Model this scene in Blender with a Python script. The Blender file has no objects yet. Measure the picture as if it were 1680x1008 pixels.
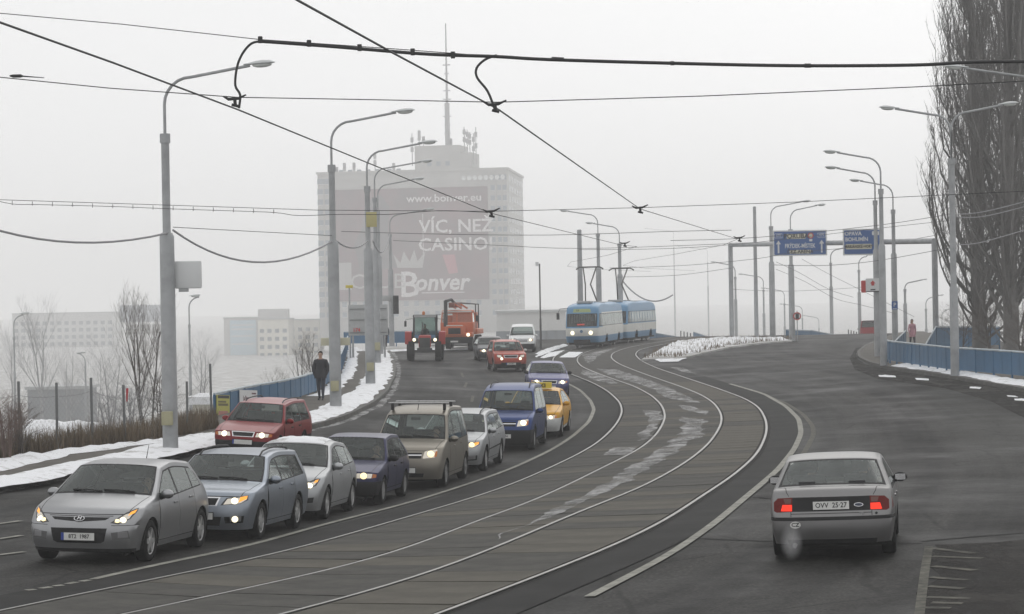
import bpy, bmesh, math, random
import numpy as np
from mathutils import Vector, Matrix, noise
from mathutils.geometry import delaunay_2d_cdt
rnd = random.Random(11)
SC = bpy.context.scene
COL = SC.collection
R = math.radians
# ---------------------------------------------------------------- camera
FPX, HCAM, PITCH, ROLL = 4100.0, 4.0, math.atan(17/4100.0), R(1.0)
fw = Vector((0, math.cos(PITCH), -math.sin(PITCH)))
_r = Vector((1, 0, 0)); _u = _r.cross(fw)
rt = _r*math.cos(ROLL) - _u*math.sin(ROLL)
up = _u*math.cos(ROLL) + _r*math.sin(ROLL)
CAM = Vector((0, 0, HCAM))
cam_d = bpy.data.cameras.new('camera')
cam_d.sensor_fit = 'HORIZONTAL'; cam_d.sensor_width = 36.0; cam_d.lens = 36.0*FPX/1680.0
cam_d.clip_start = 0.1; cam_d.clip_end = 6000
cam = bpy.data.objects.new('camera', cam_d); COL.objects.link(cam)
cam.matrix_world = Matrix(((rt.x, up.x, -fw.x, 0), (rt.y, up.y, -fw.y, 0), (rt.z, up.z, -fw.z, HCAM), (0, 0, 0, 1)))
SC.camera = cam
# ---------------------------------------------------------------- sky, sun, exposure
world = bpy.data.worlds.new('World'); SC.world = world; world.use_nodes = True
nt = world.node_tree; nt.nodes.clear()
sky = nt.nodes.new('ShaderNodeTexSky'); sky.sky_type = 'NISHITA'; sky.sun_disc = False
sky.sun_elevation = R(28); sky.sun_rotation = R(20); sky.dust_density = 4; sky.air_density = 1
hsv = nt.nodes.new('ShaderNodeHueSaturation'); hsv.inputs['Saturation'].default_value = 0.05
hsv.inputs['Value'].default_value = 1.0
# an even stratus layer: the clear-sky model only tints it
mixs = nt.nodes.new('ShaderNodeMix'); mixs.data_type = 'RGBA'; mixs.inputs[0].default_value = 0.9
mixs.inputs[7].default_value = (9.6, 9.62, 9.68, 1)
bg = nt.nodes.new('ShaderNodeBackground'); bg.inputs['Strength'].default_value = 0.1
wo = nt.nodes.new('ShaderNodeOutputWorld')
nt.links.new(sky.outputs[0], hsv.inputs['Color']); nt.links.new(hsv.outputs[0], mixs.inputs[6])
nt.links.new(mixs.outputs[2], bg.inputs['Color']); nt.links.new(bg.outputs[0], wo.inputs[0])
sun_d = bpy.data.lights.new('sun', 'SUN'); sun_d.energy = 0.5; sun_d.angle = R(40); sun_d.color = (1, .98, .95)
sun = bpy.data.objects.new('sun', sun_d); COL.objects.link(sun)
sun.rotation_euler = (R(-58), 0, R(-10)); sun.location = (0, 0, 80)
vs = SC.view_settings; vs.view_transform = 'Standard'; vs.look = 'None'; vs.exposure = 0.0; vs.gamma = 1.0
vs.use_curve_mapping = False
cy = SC.cycles
cy.max_bounces = 10; cy.diffuse_bounces = 3; cy.glossy_bounces = 3; cy.transmission_bounces = 4
cy.transparent_max_bounces = 12; cy.volume_bounces = 6; cy.caustics_reflective = False; cy.caustics_refractive = False
cy.use_denoising = True; cy.sample_clamp_indirect = 6
cy.volume_step_rate = 5.0
# ---------------------------------------------------------------- pixels and ground
def ray(px, py):
    return fw + rt*((px-840)/FPX) - up*((py-504)/FPX)
def AT(px, py, D):
    d = ray(px, py); return CAM + d*(D/d.y)
_cp = np.array([(-6.5,37.8,.08),(-4.9,42.7,-.06),(-3.9,47.6,-.19),(-2.9,53.2,-.33),(-1.9,58.5,-.38),(-1.0,62,-.38),(.3,72,-.36),(1.2,77,-.30),
 (2.0,103,-.2),(0,134,-.04),(4.6,35.5,.26),(8,36,.28),(8,82,-.06),(4.6,82,-.14),(6,147,.3),(3.2,171,.36),(-9,67,.08),(-6.5,85,.22),(-5.9,105,.33),
 (17.7,119,.4),(18.3,103,.4),(0,30,.1),(-6,29,.08),(6,28,.25),(12,40,.3),(12,70,.12),(15,160,.4),(15,200,.4),(-5,160,.35),(-15,40,.08),(-15,28,.08),
 (-13,62,.06),(-10,120,.36),(5,220,.4),(-10,200,.4),(0,44,.02),(3,60,-.12),(22,60,.3),(22,35,.3),(2,37,.14),(24,220,.4),(24,110,.4),(-7,52,-.1),(-4.5,72,-.1),(-16,160,.35)])
_SY = 3.0
def _phi(X, Y): return np.sqrt((X-_cp[:, 0])**2+((Y-_cp[:, 1])/_SY)**2+2.0)
_Am = np.array([_phi(c[0], c[1]) for c in _cp])+np.eye(len(_cp))*-.05
_m0 = float(_cp[:, 2].mean()); _wt = np.linalg.solve(_Am, _cp[:, 2]-_m0)
def _plat(X, Y):
    X = min(max(X, -16), 24); Y = min(max(Y, 28), 220)
    return float(_phi(X, Y)@_wt)+_m0
CREST = 206.0
def zg(X, Y):
    z = _plat(X, min(Y, 230.0))
    if Y > CREST: z -= min(9.0, (Y-CREST)**2/((Y-CREST)+30.0)*0.075)
    return z
def G(px, py, dz=0.0):
    d = ray(px, py); z = 0.0; P = CAM
    for _ in range(25):
        t = (z+dz-HCAM)/min(d.z, -1e-4); P = CAM+d*t
        z = zg(P.x, P.y)
    return P
def Gl(pts, dz=0.0): return [G(x, y, dz) for x, y in pts]
def on(X, Y, dz=0.0): return Vector((X, Y, zg(X, Y)+dz))
def resample(pts, step, smooth=2):
    """even spacing along a polyline after light smoothing (x,y only)"""
    P = np.array([(p[0], p[1]) for p in pts], float)
    def even(P, st):
        d = np.r_[0, np.cumsum(np.hypot(*np.diff(P, axis=0).T))]
        n = max(2, int(d[-1]/st)+1); t = np.linspace(0, d[-1], n)
        return np.c_[np.interp(t, d, P[:, 0]), np.interp(t, d, P[:, 1])]
    Q = even(P, step)
    for _ in range(smooth):
        S = Q.copy(); S[1:-1] = (Q[:-2]+2*Q[1:-1]+Q[2:])/4; Q = S
    return even(Q, step)
def normals2(Q):
    T = np.gradient(Q, axis=0); T /= np.linalg.norm(T, axis=1)[:, None]+1e-9
    return np.c_[T[:, 1], -T[:, 0]], T     # right-hand normal, tangent
# ---------------------------------------------------------------- materials
MATS = {}
def mat(name, col=(.5, .5, .5), rough=.6, metal=0.0, var=0.0, vscale=3.0, bump=0.0, bscale=40.0, coat=0.0, emit=None, estr=0.0, spec=.5, col2=None, alpha=None):
    if name in MATS: return MATS[name]
    m = bpy.data.materials.new(name); m.use_nodes = True; t = m.node_tree; b = t.nodes['Principled BSDF']
    b.inputs['Base Color'].default_value = (*col, 1); b.inputs['Roughness'].default_value = rough
    b.inputs['Metallic'].default_value = metal; b.inputs['Coat Weight'].default_value = coat
    b.inputs['Coat Roughness'].default_value = .08; b.inputs['Specular IOR Level'].default_value = spec
    if emit: b.inputs['Emission Color'].default_value = (*emit, 1); b.inputs['Emission Strength'].default_value = estr
    if alpha is not None: b.inputs['Alpha'].default_value = alpha
    if var or col2 or bump:
        tc = t.nodes.new('ShaderNodeTexCoord')
    if var or col2:
        n = t.nodes.new('ShaderNodeTexNoise'); n.inputs['Scale'].default_value = vscale; n.inputs['Detail'].default_value = 6; n.inputs['Roughness'].default_value = .65
        t.links.new(tc.outputs['Object'], n.inputs['Vector'])
        r = t.nodes.new('ShaderNodeValToRGB'); r.color_ramp.elements[0].position = .3; r.color_ramp.elements[1].position = .7
        a = col2 if col2 else tuple(c*(1-var) for c in col); z = col if col2 else tuple(min(1, c*(1+var)) for c in col)
        r.color_ramp.elements[0].color = (*a, 1); r.color_ramp.elements[1].color = (*z, 1)
        t.links.new(n.outputs[0], r.inputs[0]); t.links.new(r.outputs[0], b.inputs['Base Color'])
    if bump:
        n2 = t.nodes.new('ShaderNodeTexNoise'); n2.inputs['Scale'].default_value = bscale; n2.inputs['Detail'].default_value = 5
        t.links.new(tc.outputs['Object'], n2.inputs['Vector'])
        bp = t.nodes.new('ShaderNodeBump'); bp.inputs['Strength'].default_value = bump; bp.inputs['Distance'].default_value = .02
        t.links.new(n2.outputs[0], bp.inputs['Height']); t.links.new(bp.outputs[0], b.inputs['Normal'])
    MATS[name] = m; return m
# ---------------------------------------------------------------- mesh builder
class MB:
    def __init__(s): s.v = []; s.f = []; s.uv = None
    def pv(s, p): s.v.append(tuple(p)); return len(s.v)-1
    def box(s, x0, x1, y0, y1, z0, z1, M=None, bev=0.0):
        if bev > 0:
            bm = bmesh.new(); bmesh.ops.create_cube(bm, size=1)
            for v in bm.verts: v.co = Vector(((x0+x1)/2+v.co.x*(x1-x0), (y0+y1)/2+v.co.y*(y1-y0), (z0+z1)/2+v.co.z*(z1-z0)))
            bmesh.ops.bevel(bm, geom=bm.edges[:], offset=bev, segments=2, affect='EDGES', profile=.6)
            s.bm(bm, M); bm.free(); return s
        P = [Vector(p) for p in ((x0,y0,z0),(x1,y0,z0),(x1,y1,z0),(x0,y1,z0),(x0,y0,z1),(x1,y0,z1),(x1,y1,z1),(x0,y1,z1))]
        if M is not None: P = [M@p for p in P]
        b = len(s.v); s.v += [tuple(p) for p in P]
        s.f += [tuple(b+i for i in q) for q in ((0,3,2,1),(4,5,6,7),(0,1,5,4),(1,2,6,5),(2,3,7,6),(3,0,4,7))]; return s
    def bm(s, bm, M=None):
        b = len(s.v); bm.verts.ensure_lookup_table(); bm.verts.index_update()
        s.v += [tuple(M@v.co if M is not None else v.co) for v in bm.verts]
        s.f += [tuple(b+v.index for v in f.verts) for f in bm.faces]; return s
    def tube(s, pts, r, n=8, cap=True):
        pts = [Vector(p) for p in pts]; m = len(pts)
        rs = list(r) if isinstance(r, (list, tuple)) else [r]*m
        b = len(s.v); ref = None
        for i, p in enumerate(pts):
            t = (pts[min(i+1, m-1)]-pts[max(i-1, 0)])
            t = t.normalized() if t.length > 1e-9 else Vector((0, 0, 1))
            if ref is None: ref = Vector((0, 0, 1)) if abs(t.z) < .9 else Vector((1, 0, 0))
            a = ref-t*ref.dot(t)
            if a.length < 1e-6: a = t.orthogonal()
            a.normalize(); c = t.cross(a); ref = a
            for k in range(n):
                q = 2*math.pi*k/n; s.v.append(tuple(p+(a*math.cos(q)+c*math.sin(q))*rs[i]))
        for i in range(m-1):
            for k in range(n):
                s.f.append((b+i*n+k, b+i*n+(k+1) % n, b+(i+1)*n+(k+1) % n, b+(i+1)*n+k))
        if cap and n > 2:
            s.f.append(tuple(b+k for k in reversed(range(n)))); s.f.append(tuple(b+(m-1)*n+k for k in range(n)))
        return s
    def lathe(s, prof, n=24, M=None, close=False):
        """prof = [(r, h)] round local z"""
        b = len(s.v); m = len(prof)
        for (r, h) in prof:
            for k in range(n):
                q = 2*math.pi*k/n; p = Vector((r*math.cos(q), r*math.sin(q), h)); s.v.append(tuple(M@p if M is not None else p))
        for i in range(m-1):
            for k in range(n):
                s.f.append((b+i*n+k, b+i*n+(k+1) % n, b+(i+1)*n+(k+1) % n, b+(i+1)*n+k))
        if close:
            s.f.append(tuple(b+k for k in reversed(range(n)))); s.f.append(tuple(b+(m-1)*n+k for k in range(n)))
        return s
    def prism(s, poly, h0, h1, M=None):
        b = len(s.v); n = len(poly)
        for h in (h0, h1):
            for (x, y) in poly:
                p = Vector((x, y, h)); s.v.append(tuple(M@p if M is not None else p))
        s.f.append(tuple(b+i for i in reversed(range(n)))); s.f.append(tuple(b+n+i for i in range(n)))
        for i in range(n): s.f.append((b+i, b+(i+1) % n, b+n+(i+1) % n, b+n+i))
        return s
    def quad(s, a, b, c, d):
        k = len(s.v); s.v += [tuple(a), tuple(b), tuple(c), tuple(d)]; s.f.append((k, k+1, k+2, k+3)); return s
    def sphere(s, c, r, n=10, m=7, M=None):
        c = Vector(c); rr = Vector(r) if isinstance(r, (tuple, list, Vector)) else Vector((r, r, r))
        b = len(s.v)
        for i in range(m+1):
            a = math.pi*i/m
            for k in range(n):
                q = 2*math.pi*k/n; p = c+Vector((rr.x*math.sin(a)*math.cos(q), rr.y*math.sin(a)*math.sin(q), rr.z*math.cos(a)))
                s.v.append(tuple(M@p if M is not None else p))
        for i in range(m):
            for k in range(n):
                s.f.append((b+i*n+k, b+(i+1)*n+k, b+(i+1)*n+(k+1) % n, b+i*n+(k+1) % n))
        return s
    def mesh(s, name, smooth=None, m=None):
        me = bpy.data.meshes.new(name); me.from_pydata(s.v, [], s.f); me.update()
        if m is not None: me.materials.append(m)
        if smooth is not None:
            me.shade_smooth(); me.set_sharp_from_angle(angle=R(smooth))
        return me
    def build(s, name, m, parent=None, smooth=35, loc=None, M=None):
        return link(s.mesh(name, smooth, m), name, parent, loc, M)
def link(me, name, parent=None, loc=None, M=None):
    o = bpy.data.objects.new(name, me); COL.objects.link(o)
    if parent is not None: o.parent = parent
    if loc is not None: o.location = loc
    if M is not None: o.matrix_local = M
    return o
def tag(o, label=None, cat=None, group=None, kind=None):
    if label: o['label'] = label
    if cat: o['category'] = cat
    if group: o['group'] = group
    if kind: o['kind'] = kind
    return o
def thing(name, label, cat, loc=(0, 0, 0), rz=0.0, group=None):
    o = bpy.data.objects.new(name, None); COL.objects.link(o); o.empty_display_size = .2
    o.location = loc; o.rotation_euler = (0, 0, rz)
    return tag(o, label, cat, group)
def copy_tree(o, parent=None):
    c = o.copy(); COL.objects.link(c); c.parent = parent
    for ch in list(o.children): copy_tree(ch, c)
    return c
def bez(p0, p1, sag=0.0, n=12, mids=None):
    p0 = Vector(p0); p1 = Vector(p1); out = []
    for i in range(n+1):
        t = i/n; p = p0.lerp(p1, t); p.z -= sag*4*t*(1-t); out.append(p)
    return out
_fontmesh = {}
def text_mesh(txt, size, m, depth=.002, bold=0.0, sx=1.0, shear=0.0):
    cu = bpy.data.curves.new('lettering', 'FONT'); cu.body = txt; cu.size = size; cu.align_x = 'CENTER'; cu.align_y = 'CENTER'
    cu.extrude = depth; cu.offset = bold; cu.shear = shear; cu.resolution_u = 2
    ob = bpy.data.objects.new('lettering', cu); COL.objects.link(ob)
    dg = bpy.context.evaluated_depsgraph_get(); me = bpy.data.meshes.new_from_object(ob.evaluated_get(dg))
    bpy.data.objects.remove(ob); bpy.data.curves.remove(cu)
    for v in me.vertices: v.co.x *= sx
    me.materials.clear(); me.materials.append(m); me.name = 'lettering'
    return me
def pip_many(P, poly):
    P = np.asarray(P, float); Q = np.asarray(poly, float); res = np.zeros(len(P), bool)
    lo, hi = Q.min(0), Q.max(0); cand = np.where((P[:, 0] >= lo[0]) & (P[:, 0] <= hi[0]) & (P[:, 1] >= lo[1]) & (P[:, 1] <= hi[1]))[0]
    if not len(cand): return res
    x = P[cand, 0][:, None]; y = P[cand, 1][:, None]; A = Q; B = np.roll(Q, 1, axis=0)
    cr = ((A[:, 1] > y) != (B[:, 1] > y)) & (x < (B[:, 0]-A[:, 0])*(y-A[:, 1])/(B[:, 1]-A[:, 1]+1e-15)+A[:, 0])
    res[cand] = cr.sum(1) % 2 == 1; return res
def pip(x, y, poly):
    c = False; n = len(poly); j = n-1
    for i in range(n):
        xi, yi = poly[i][0], poly[i][1]; xj, yj = poly[j][0], poly[j][1]
        if (yi > y) != (yj > y) and x < (xj-xi)*(y-yi)/(yj-yi+1e-15)+xi: c = not c
        j = i
    return c
# ================================================================ GROUND, ROAD, TRACK
M_ASPH = mat('asphalt', (.05, .05, .05), .75)
def _asph(m, base, dark, light, patch):
    t = m.node_tree; b = t.nodes['Principled BSDF']; N = t.nodes.new; L = t.links.new
    uv = N('ShaderNodeUVMap'); uv.uv_map = 'lane'
    tc = N('ShaderNodeTexCoord')
    mp = N('ShaderNodeMapping'); mp.inputs['Scale'].default_value = (1.1, .035, 1); L(uv.outputs[0], mp.inputs[0])
    n1 = N('ShaderNodeTexNoise'); n1.inputs['Scale'].default_value = 1.0; n1.inputs['Detail'].default_value = 5; L(mp.outputs[0], n1.inputs['Vector'])
    r1 = N('ShaderNodeValToRGB'); r1.color_ramp.elements[0].position = .38; r1.color_ramp.elements[1].position = .62
    r1.color_ramp.elements[0].color = (*dark, 1); r1.color_ramp.elements[1].color = (*light, 1); L(n1.outputs[0], r1.inputs[0])
    n2 = N('ShaderNodeTexNoise'); n2.inputs['Scale'].default_value = .22; n2.inputs['Detail'].default_value = 7; n2.inputs['Roughness'].default_value = .7; L(tc.outputs['Object'], n2.inputs['Vector'])
    r2 = N('ShaderNodeValToRGB'); r2.color_ramp.elements[0].position = .38; r2.color_ramp.elements[1].position = .62
    r2.color_ramp.elements[0].color = (*patch, 1); r2.color_ramp.elements[1].color = (1, 1, 1, 1); L(n2.outputs[0], r2.inputs[0])
    mx = N('ShaderNodeMix'); mx.data_type = 'RGBA'; mx.blend_type = 'MULTIPLY'; mx.inputs[0].default_value = 1
    L(r1.outputs[0], mx.inputs[6]); L(r2.outputs[0], mx.inputs[7])
    n3 = N('ShaderNodeTexNoise'); n3.inputs['Scale'].default_value = 22; n3.inputs['Detail'].default_value = 3; L(tc.outputs['Object'], n3.inputs['Vector'])
    r3 = N('ShaderNodeValToRGB'); r3.color_ramp.elements[0].position = .3; r3.color_ramp.elements[1].position = .75
    r3.color_ramp.elements[0].color = (.45, .45, .45, 1); r3.color_ramp.elements[1].color = (1.5, 1.5, 1.5, 1); L(n3.outputs[0], r3.inputs[0])
    m2 = N('ShaderNodeMix'); m2.data_type = 'RGBA'; m2.blend_type = 'MULTIPLY'; m2.inputs[0].default_value = 1
    L(mx.outputs[2], m2.inputs[6]); L(r3.outputs[0], m2.inputs[7])
    n6 = N('ShaderNodeTexNoise'); n6.inputs['Scale'].default_value = 5.5; n6.inputs['Detail'].default_value = 6; n6.inputs['Roughness'].default_value = .8; L(tc.outputs['Object'], n6.inputs['Vector'])
    r6 = N('ShaderNodeValToRGB'); r6.color_ramp.elements[0].position = .34; r6.color_ramp.elements[1].position = .66
    r6.color_ramp.elements[0].color = (.68, .68, .68, 1); r6.color_ramp.elements[1].color = (1.32, 1.31, 1.28, 1); L(n6.outputs[0], r6.inputs[0])
    m6 = N('ShaderNodeMix'); m6.data_type = 'RGBA'; m6.blend_type = 'MULTIPLY'; m6.inputs[0].default_value = 1
    L(m2.outputs[2], m6.inputs[6]); L(r6.outputs[0], m6.inputs[7]); m2 = m6
    # cracks and repair seams
    n5 = N('ShaderNodeTexNoise'); n5.inputs['Scale'].default_value = .6; n5.inputs['Detail'].default_value = 3; L(tc.outputs['Object'], n5.inputs['Vector'])
    mv = N('ShaderNodeMix'); mv.data_type = 'RGBA'; mv.inputs[0].default_value = .25; L(tc.outputs['Object'], mv.inputs[6]); L(n5.outputs[1], mv.inputs[7])
    vo = N('ShaderNodeTexVoronoi'); vo.feature = 'DISTANCE_TO_EDGE'; vo.inputs['Scale'].default_value = .3; L(mv.outputs[2], vo.inputs['Vector'])
    r5 = N('ShaderNodeValToRGB'); r5.color_ramp.elements[0].position = .004; r5.color_ramp.elements[1].position = .012
    r5.color_ramp.elements[0].color = (.45, .45, .45, 1); r5.color_ramp.elements[1].color = (1, 1, 1, 1); L(vo.outputs['Distance'], r5.inputs[0])
    m3 = N('ShaderNodeMix'); m3.data_type = 'RGBA'; m3.blend_type = 'MULTIPLY'; m3.inputs[0].default_value = .8
    L(m2.outputs[2], m3.inputs[6]); L(r5.outputs[0], m3.inputs[7])
    L(m3.outputs[2], b.inputs['Base Color'])
    rr = N('ShaderNodeMapRange'); rr.inputs[1].default_value = .35; rr.inputs[2].default_value = .65; rr.inputs[3].default_value = .55; rr.inputs[4].default_value = .85
    L(n2.outputs[0], rr.inputs[0]); L(rr.outputs[0], b.inputs['Roughness'])
    bp = N('ShaderNodeBump'); bp.inputs['Strength'].default_value = .35; bp.inputs['Distance'].default_value = .01
    L(n3.outputs[0], bp.inputs['Height']); L(bp.outputs[0], b.inputs['Normal'])
    b.inputs['Specular IOR Level'].default_value = .07
_asph(M_ASPH, None, (.0165, .0163, .016), (.046, .0448, .0428), (.55, .55, .56))
M_CONC = mat('track_slab_concrete', (.088, .084, .075), .9, var=.35, vscale=1.4, bump=.3, bscale=30, col2=(.042, .041, .038), spec=.15)
M_CONC2 = mat('track_slab_concrete_stained', (.115, .107, .089), .9, var=.35, vscale=.9, bump=.3, bscale=30, col2=(.065, .060, .050), spec=.15)
M_DARKBED = mat('track_joint_fill', (.016, .0155, .015), .9, var=.3, vscale=8, spec=.08)
M_RAIL = mat('worn_rail_steel', (.15, .147, .14), .42, 1.0, var=.25, vscale=2)
M_PAINT = mat('worn_white_road_paint', (.34, .335, .295), .8, var=.3, vscale=4, col2=(.15, .148, .13), spec=.15)
M_PAINT_OLD = mat('faded_road_paint', (.15, .145, .12), .85, var=.4, vscale=5, col2=(.03, .03, .028), spec=.1)
M_SNOW = mat('snow', (.76, .77, .79), .75, vscale=2.6, bump=.8, bscale=6, col2=(.36, .35, .335))
for n_ in M_SNOW.node_tree.nodes:
    if n_.type == 'VALTORGB': n_.color_ramp.elements[0].position = .30; n_.color_ramp.elements[1].position = .47
M_SLUSH = mat('trodden_icy_snow', (.50, .50, .50), .75, vscale=2.2, bump=.4, bscale=14, col2=(.26, .257, .25), spec=.2)
def _patchy(m, sc, lo, hi):      # thin snow worn through in places
    t = m.node_tree; b = t.nodes['Principled BSDF']; tc = t.nodes.new('ShaderNodeTexCoord'); mp = t.nodes.new('ShaderNodeMapping'); mp.inputs['Scale'].default_value = (sc, sc*.4, sc)
    n = t.nodes.new('ShaderNodeTexNoise'); n.inputs['Scale'].default_value = 1.0; n.inputs['Detail'].default_value = 8; n.inputs['Roughness'].default_value = .75
    r = t.nodes.new('ShaderNodeMapRange'); r.inputs[1].default_value = lo; r.inputs[2].default_value = hi; r.inputs[3].default_value = 0; r.inputs[4].default_value = 1
    t.links.new(tc.outputs['Object'], mp.inputs[0]); t.links.new(mp.outputs[0], n.inputs['Vector']); t.links.new(n.outputs[0], r.inputs[0]); t.links.new(r.outputs[0], b.inputs['Alpha'])
_patchy(M_SLUSH, 1.3, .36, .70)
M_KERB = mat('kerb_granite', (.16, .155, .145), .8, var=.3, vscale=2, col2=(.07, .07, .066), spec=.15)
M_PAVE = mat('pavement_asphalt', (.135, .125, .110), .85, var=.25, vscale=1.2, bump=.3, bscale=40, col2=(.085, .080, .072), spec=.12)
M_DIRT = mat('gutter_dirt', (.034, .031, .028), .85, var=.4, vscale=1.6, bump=.4, bscale=20, col2=(.013, .012, .011), spec=.08)
M_GROUND = mat('winter_ground', (.62, .62, .62), .9, vscale=.25, bump=.5, bscale=2, col2=(.16, .15, .125))
RAILPX = [
 [(0,1005.7),(195,967),(378,929),(505,899.5),(695,842.4),(840,796.7),(937,753),(983,726.7),(1013,696.7),(1021.7,676.7),(1016.7,660),(998,642.5),(973,629),(940,616),(921,607),(908,597),(906,590),(914,582.5),(930,576),(955,570),(985,565.5),(1030,560)],
 [(219,1008),(400,971),(657,911),(747.6,869.5),(840,838),(940,793),(1006.7,760),(1053,736.7),(1080,711.7),(1092.7,686.7),(1086.7,666.7),(1070,650),(1040,634),(1012,625),(979,612.8),(953,601.9),(945.5,592),(949.4,585),(963,577.5),(985,571),(1012,566.5),(1052,561)],
 [(476,1008),(666.7,959),(876,875.7),(995,823),(1040,808),(1123,763),(1163,730),(1183,700),(1185,683),(1173,663),(1150,648),(1116.7,635),(1073,620),(1040,608),(1013,596.7),(1001.7,588),(1005,580),(1026.7,571.7),(1055,566),(1090,560.5)],
 [(724,1008),(876,949.5),(981,911),(1090,861),(1140,823),(1203,783),(1243,746.7),(1258,713),(1258,693),(1246.7,670),(1223,655),(1173,636.7),(1123,620),(1073,603),(1050,591.7),(1041.7,583),(1046.7,575.5),(1070,569),(1100,564),(1125,560.5)]]
def extend(Q, d0, d1):
    Q = np.array(Q); a = Q[0]-Q[1]; a /= np.linalg.norm(a); b = Q[-1]-Q[-2]; b /= np.linalg.norm(b)
    return np.vstack([Q[0]+a*d0, Q, Q[-1]+b*d1])
RAILS = [resample(extend([(p.x, p.y) for p in Gl(px)], 9, 30), 1.0, 14) for px in RAILPX]
def xof(Q, y): return float(np.interp(y, Q[:, 1], Q[:, 0]))
def ribbon(name, left, right, dz, m, parent=None, thick=0.0, uvs=None, smooth=None):
    """sheet between two equally long lists of (x,y)"""
    mb = MB()
    for a, b in zip(left, right):
        mb.pv(on(a[0], a[1], dz)); mb.pv(on(b[0], b[1], dz))
    n = len(left)
    mb.f = [(2*i, 2*i+1, 2*i+3, 2*i+2) for i in range(n-1)]
    if thick:
        o = len(mb.v)
        for a, b in zip(left, right):
            mb.pv(on(a[0], a[1], dz-thick)); mb.pv(on(b[0], b[1], dz-thick))
        for i in range(n-1):
            mb.f += [(o+2*i, 2*i, 2*i+2, o+2*i+2), (2*i+1, o+2*i+1, o+2*i+3, 2*i+3)]
        mb.f += [(0, o, o+1, 1), (2*n-2, 2*n-1, o+2*n-1, o+2*n-2)]
    return mb.build(name, m, parent, smooth)
def strip(name, Q, w0, w1, dz, m, parent=None, thick=0.0):
    Nn, _ = normals2(Q)
    return ribbon(name, Q+Nn*w0, Q+Nn*w1, dz, m, parent, thick)
# ---- kerb lines and terrain
KERB_L = resample(extend([(p.x, p.y) for p in Gl([(0,806),(89,789),(180,770),(292,750),(350,736),(420,723),(490,710),(536,699),(575,686),(614,666),(638,645),(648,622),(650,604),(646,590),(640,578)])], 14, 0.1), .8, 5)
PAR_L = resample([(p.x, p.y) for p in Gl([(352,689),(419,673),(456,667),(490,659),(521,648),(545,629),(560,612),(566,593),(571,574)])], .8, 3)
FENCE_PX = [(-30,757),(33,749),(94,742),(152,735),(205,729.5),(308,713),(348,703)]
KERB_R = resample(extend([(p.x, p.y) for p in Gl([(1790,668),(1680,643),(1566,622.7),(1500,612),(1457,606),(1425,598),(1408,589),(1406,580),(1418,570),(1436,562),(1452,556)])], 40, 20), .8, 4)
PAR_R = resample([(p.x, p.y) for p in Gl([(1760,640),(1680,628),(1562,617),(1503,607.5),(1457,600),(1455,594),(1470,586),(1486,579)])], .8, 1)
# left edge of the plateau (x as a function of depth)
EL = [(-15.5,20),(-14.6,50)] + [(p.x-.5, p.y) for p in Gl(FENCE_PX[::2], .1)] + [(q[0]-.35, q[1]) for q in PAR_L[::6]] + [(-10.6,190),(-10,215),(-12,400)]
EL = np.array(sorted(EL, key=lambda p: p[1]))
ER = np.array([(40,15),(34,60),(27,90),(24,110),(26,140),(30,180),(34,215),(40,400)])
def terr(X, Y):
    xl = float(np.interp(Y, EL[:, 1], EL[:, 0])); xr = float(np.interp(Y, ER[:, 1], ER[:, 0]))
    z = zg(min(max(X, xl), xr), Y)-.07
    if X < xl:
        d = xl-X
        z -= min(6.5, .42*max(0, d-.6)) if Y < 80 else min(7.0, .9*d)
    if X > xr: z -= min(4.0, .3*(X-xr))
    if X < xl-1 or Y > 230 or X > xr+2: z += .25*noise.noise((X*.11, Y*.07, 0))
    return z
xs = list(np.r_[np.linspace(-2000, -70, 20), np.linspace(-60, -18, 15), np.linspace(-17, 45, 78), np.linspace(50, 120, 10), np.linspace(150, 2000, 16)])
ys = list(np.r_[np.linspace(5, 30, 4), np.linspace(32, 240, 150), np.linspace(246, 330, 12), np.linspace(350, 1500, 22), np.linspace(1600, 3500, 12)])
mb = MB()
for y in ys:
    for x in xs: mb.pv((x, y, terr(x, y)))
nx = len(xs)
mb.f = [(j*nx+i, j*nx+i+1, (j+1)*nx+i+1, (j+1)*nx+i) for j in range(len(ys)-1) for i in range(nx-1)]
ground = mb.build('ground', M_GROUND, None, 60); tag(ground, kind='structure')
# ---- carriageway: a grid that follows the tram track
CL = (RAILS[1][np.linspace(0, len(RAILS[1])-1, 200).astype(int)]+RAILS[2][np.linspace(0, len(RAILS[2])-1, 200).astype(int)])/2
CL = resample(CL, 1.5, 12); NL, TL = normals2(CL)
offs = np.r_[np.linspace(-17, -3, 18), np.linspace(-2, 26, 30)]
mb = MB(); uvv = []
s_al = np.r_[0, np.cumsum(np.hypot(*np.diff(CL, axis=0).T))]
for i in range(len(CL)):
    for o in offs:
        x, y = CL[i]+NL[i]*o
        if y < 190:
            x = max(x, xof(KERB_L, y)-.05 if y < KERB_L[-1][1] else KERB_L[-1][0]+(y-KERB_L[-1][1])*.35)
        mb.pv(on(x, y, 0)); uvv.append((o, s_al[i]))
no = len(offs)
mb.f = [(i*no+j, i*no+j+1, (i+1)*no+j+1, (i+1)*no+j) for i in range(len(CL)-1) for j in range(no-1)]
def uvmesh(mb, name, uvv, m):
    me = mb.mesh(name, 60, m); ul = me.uv_layers.new(name='lane')
    idx = np.empty(len(me.loops), int); me.loops.foreach_get('vertex_index', idx)
    ul.data.foreach_set('uv', np.array(uvv, float)[idx].ravel()); return me
road = link(uvmesh(mb, 'road', uvv, M_ASPH), 'road'); tag(road, kind='structure')
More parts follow.
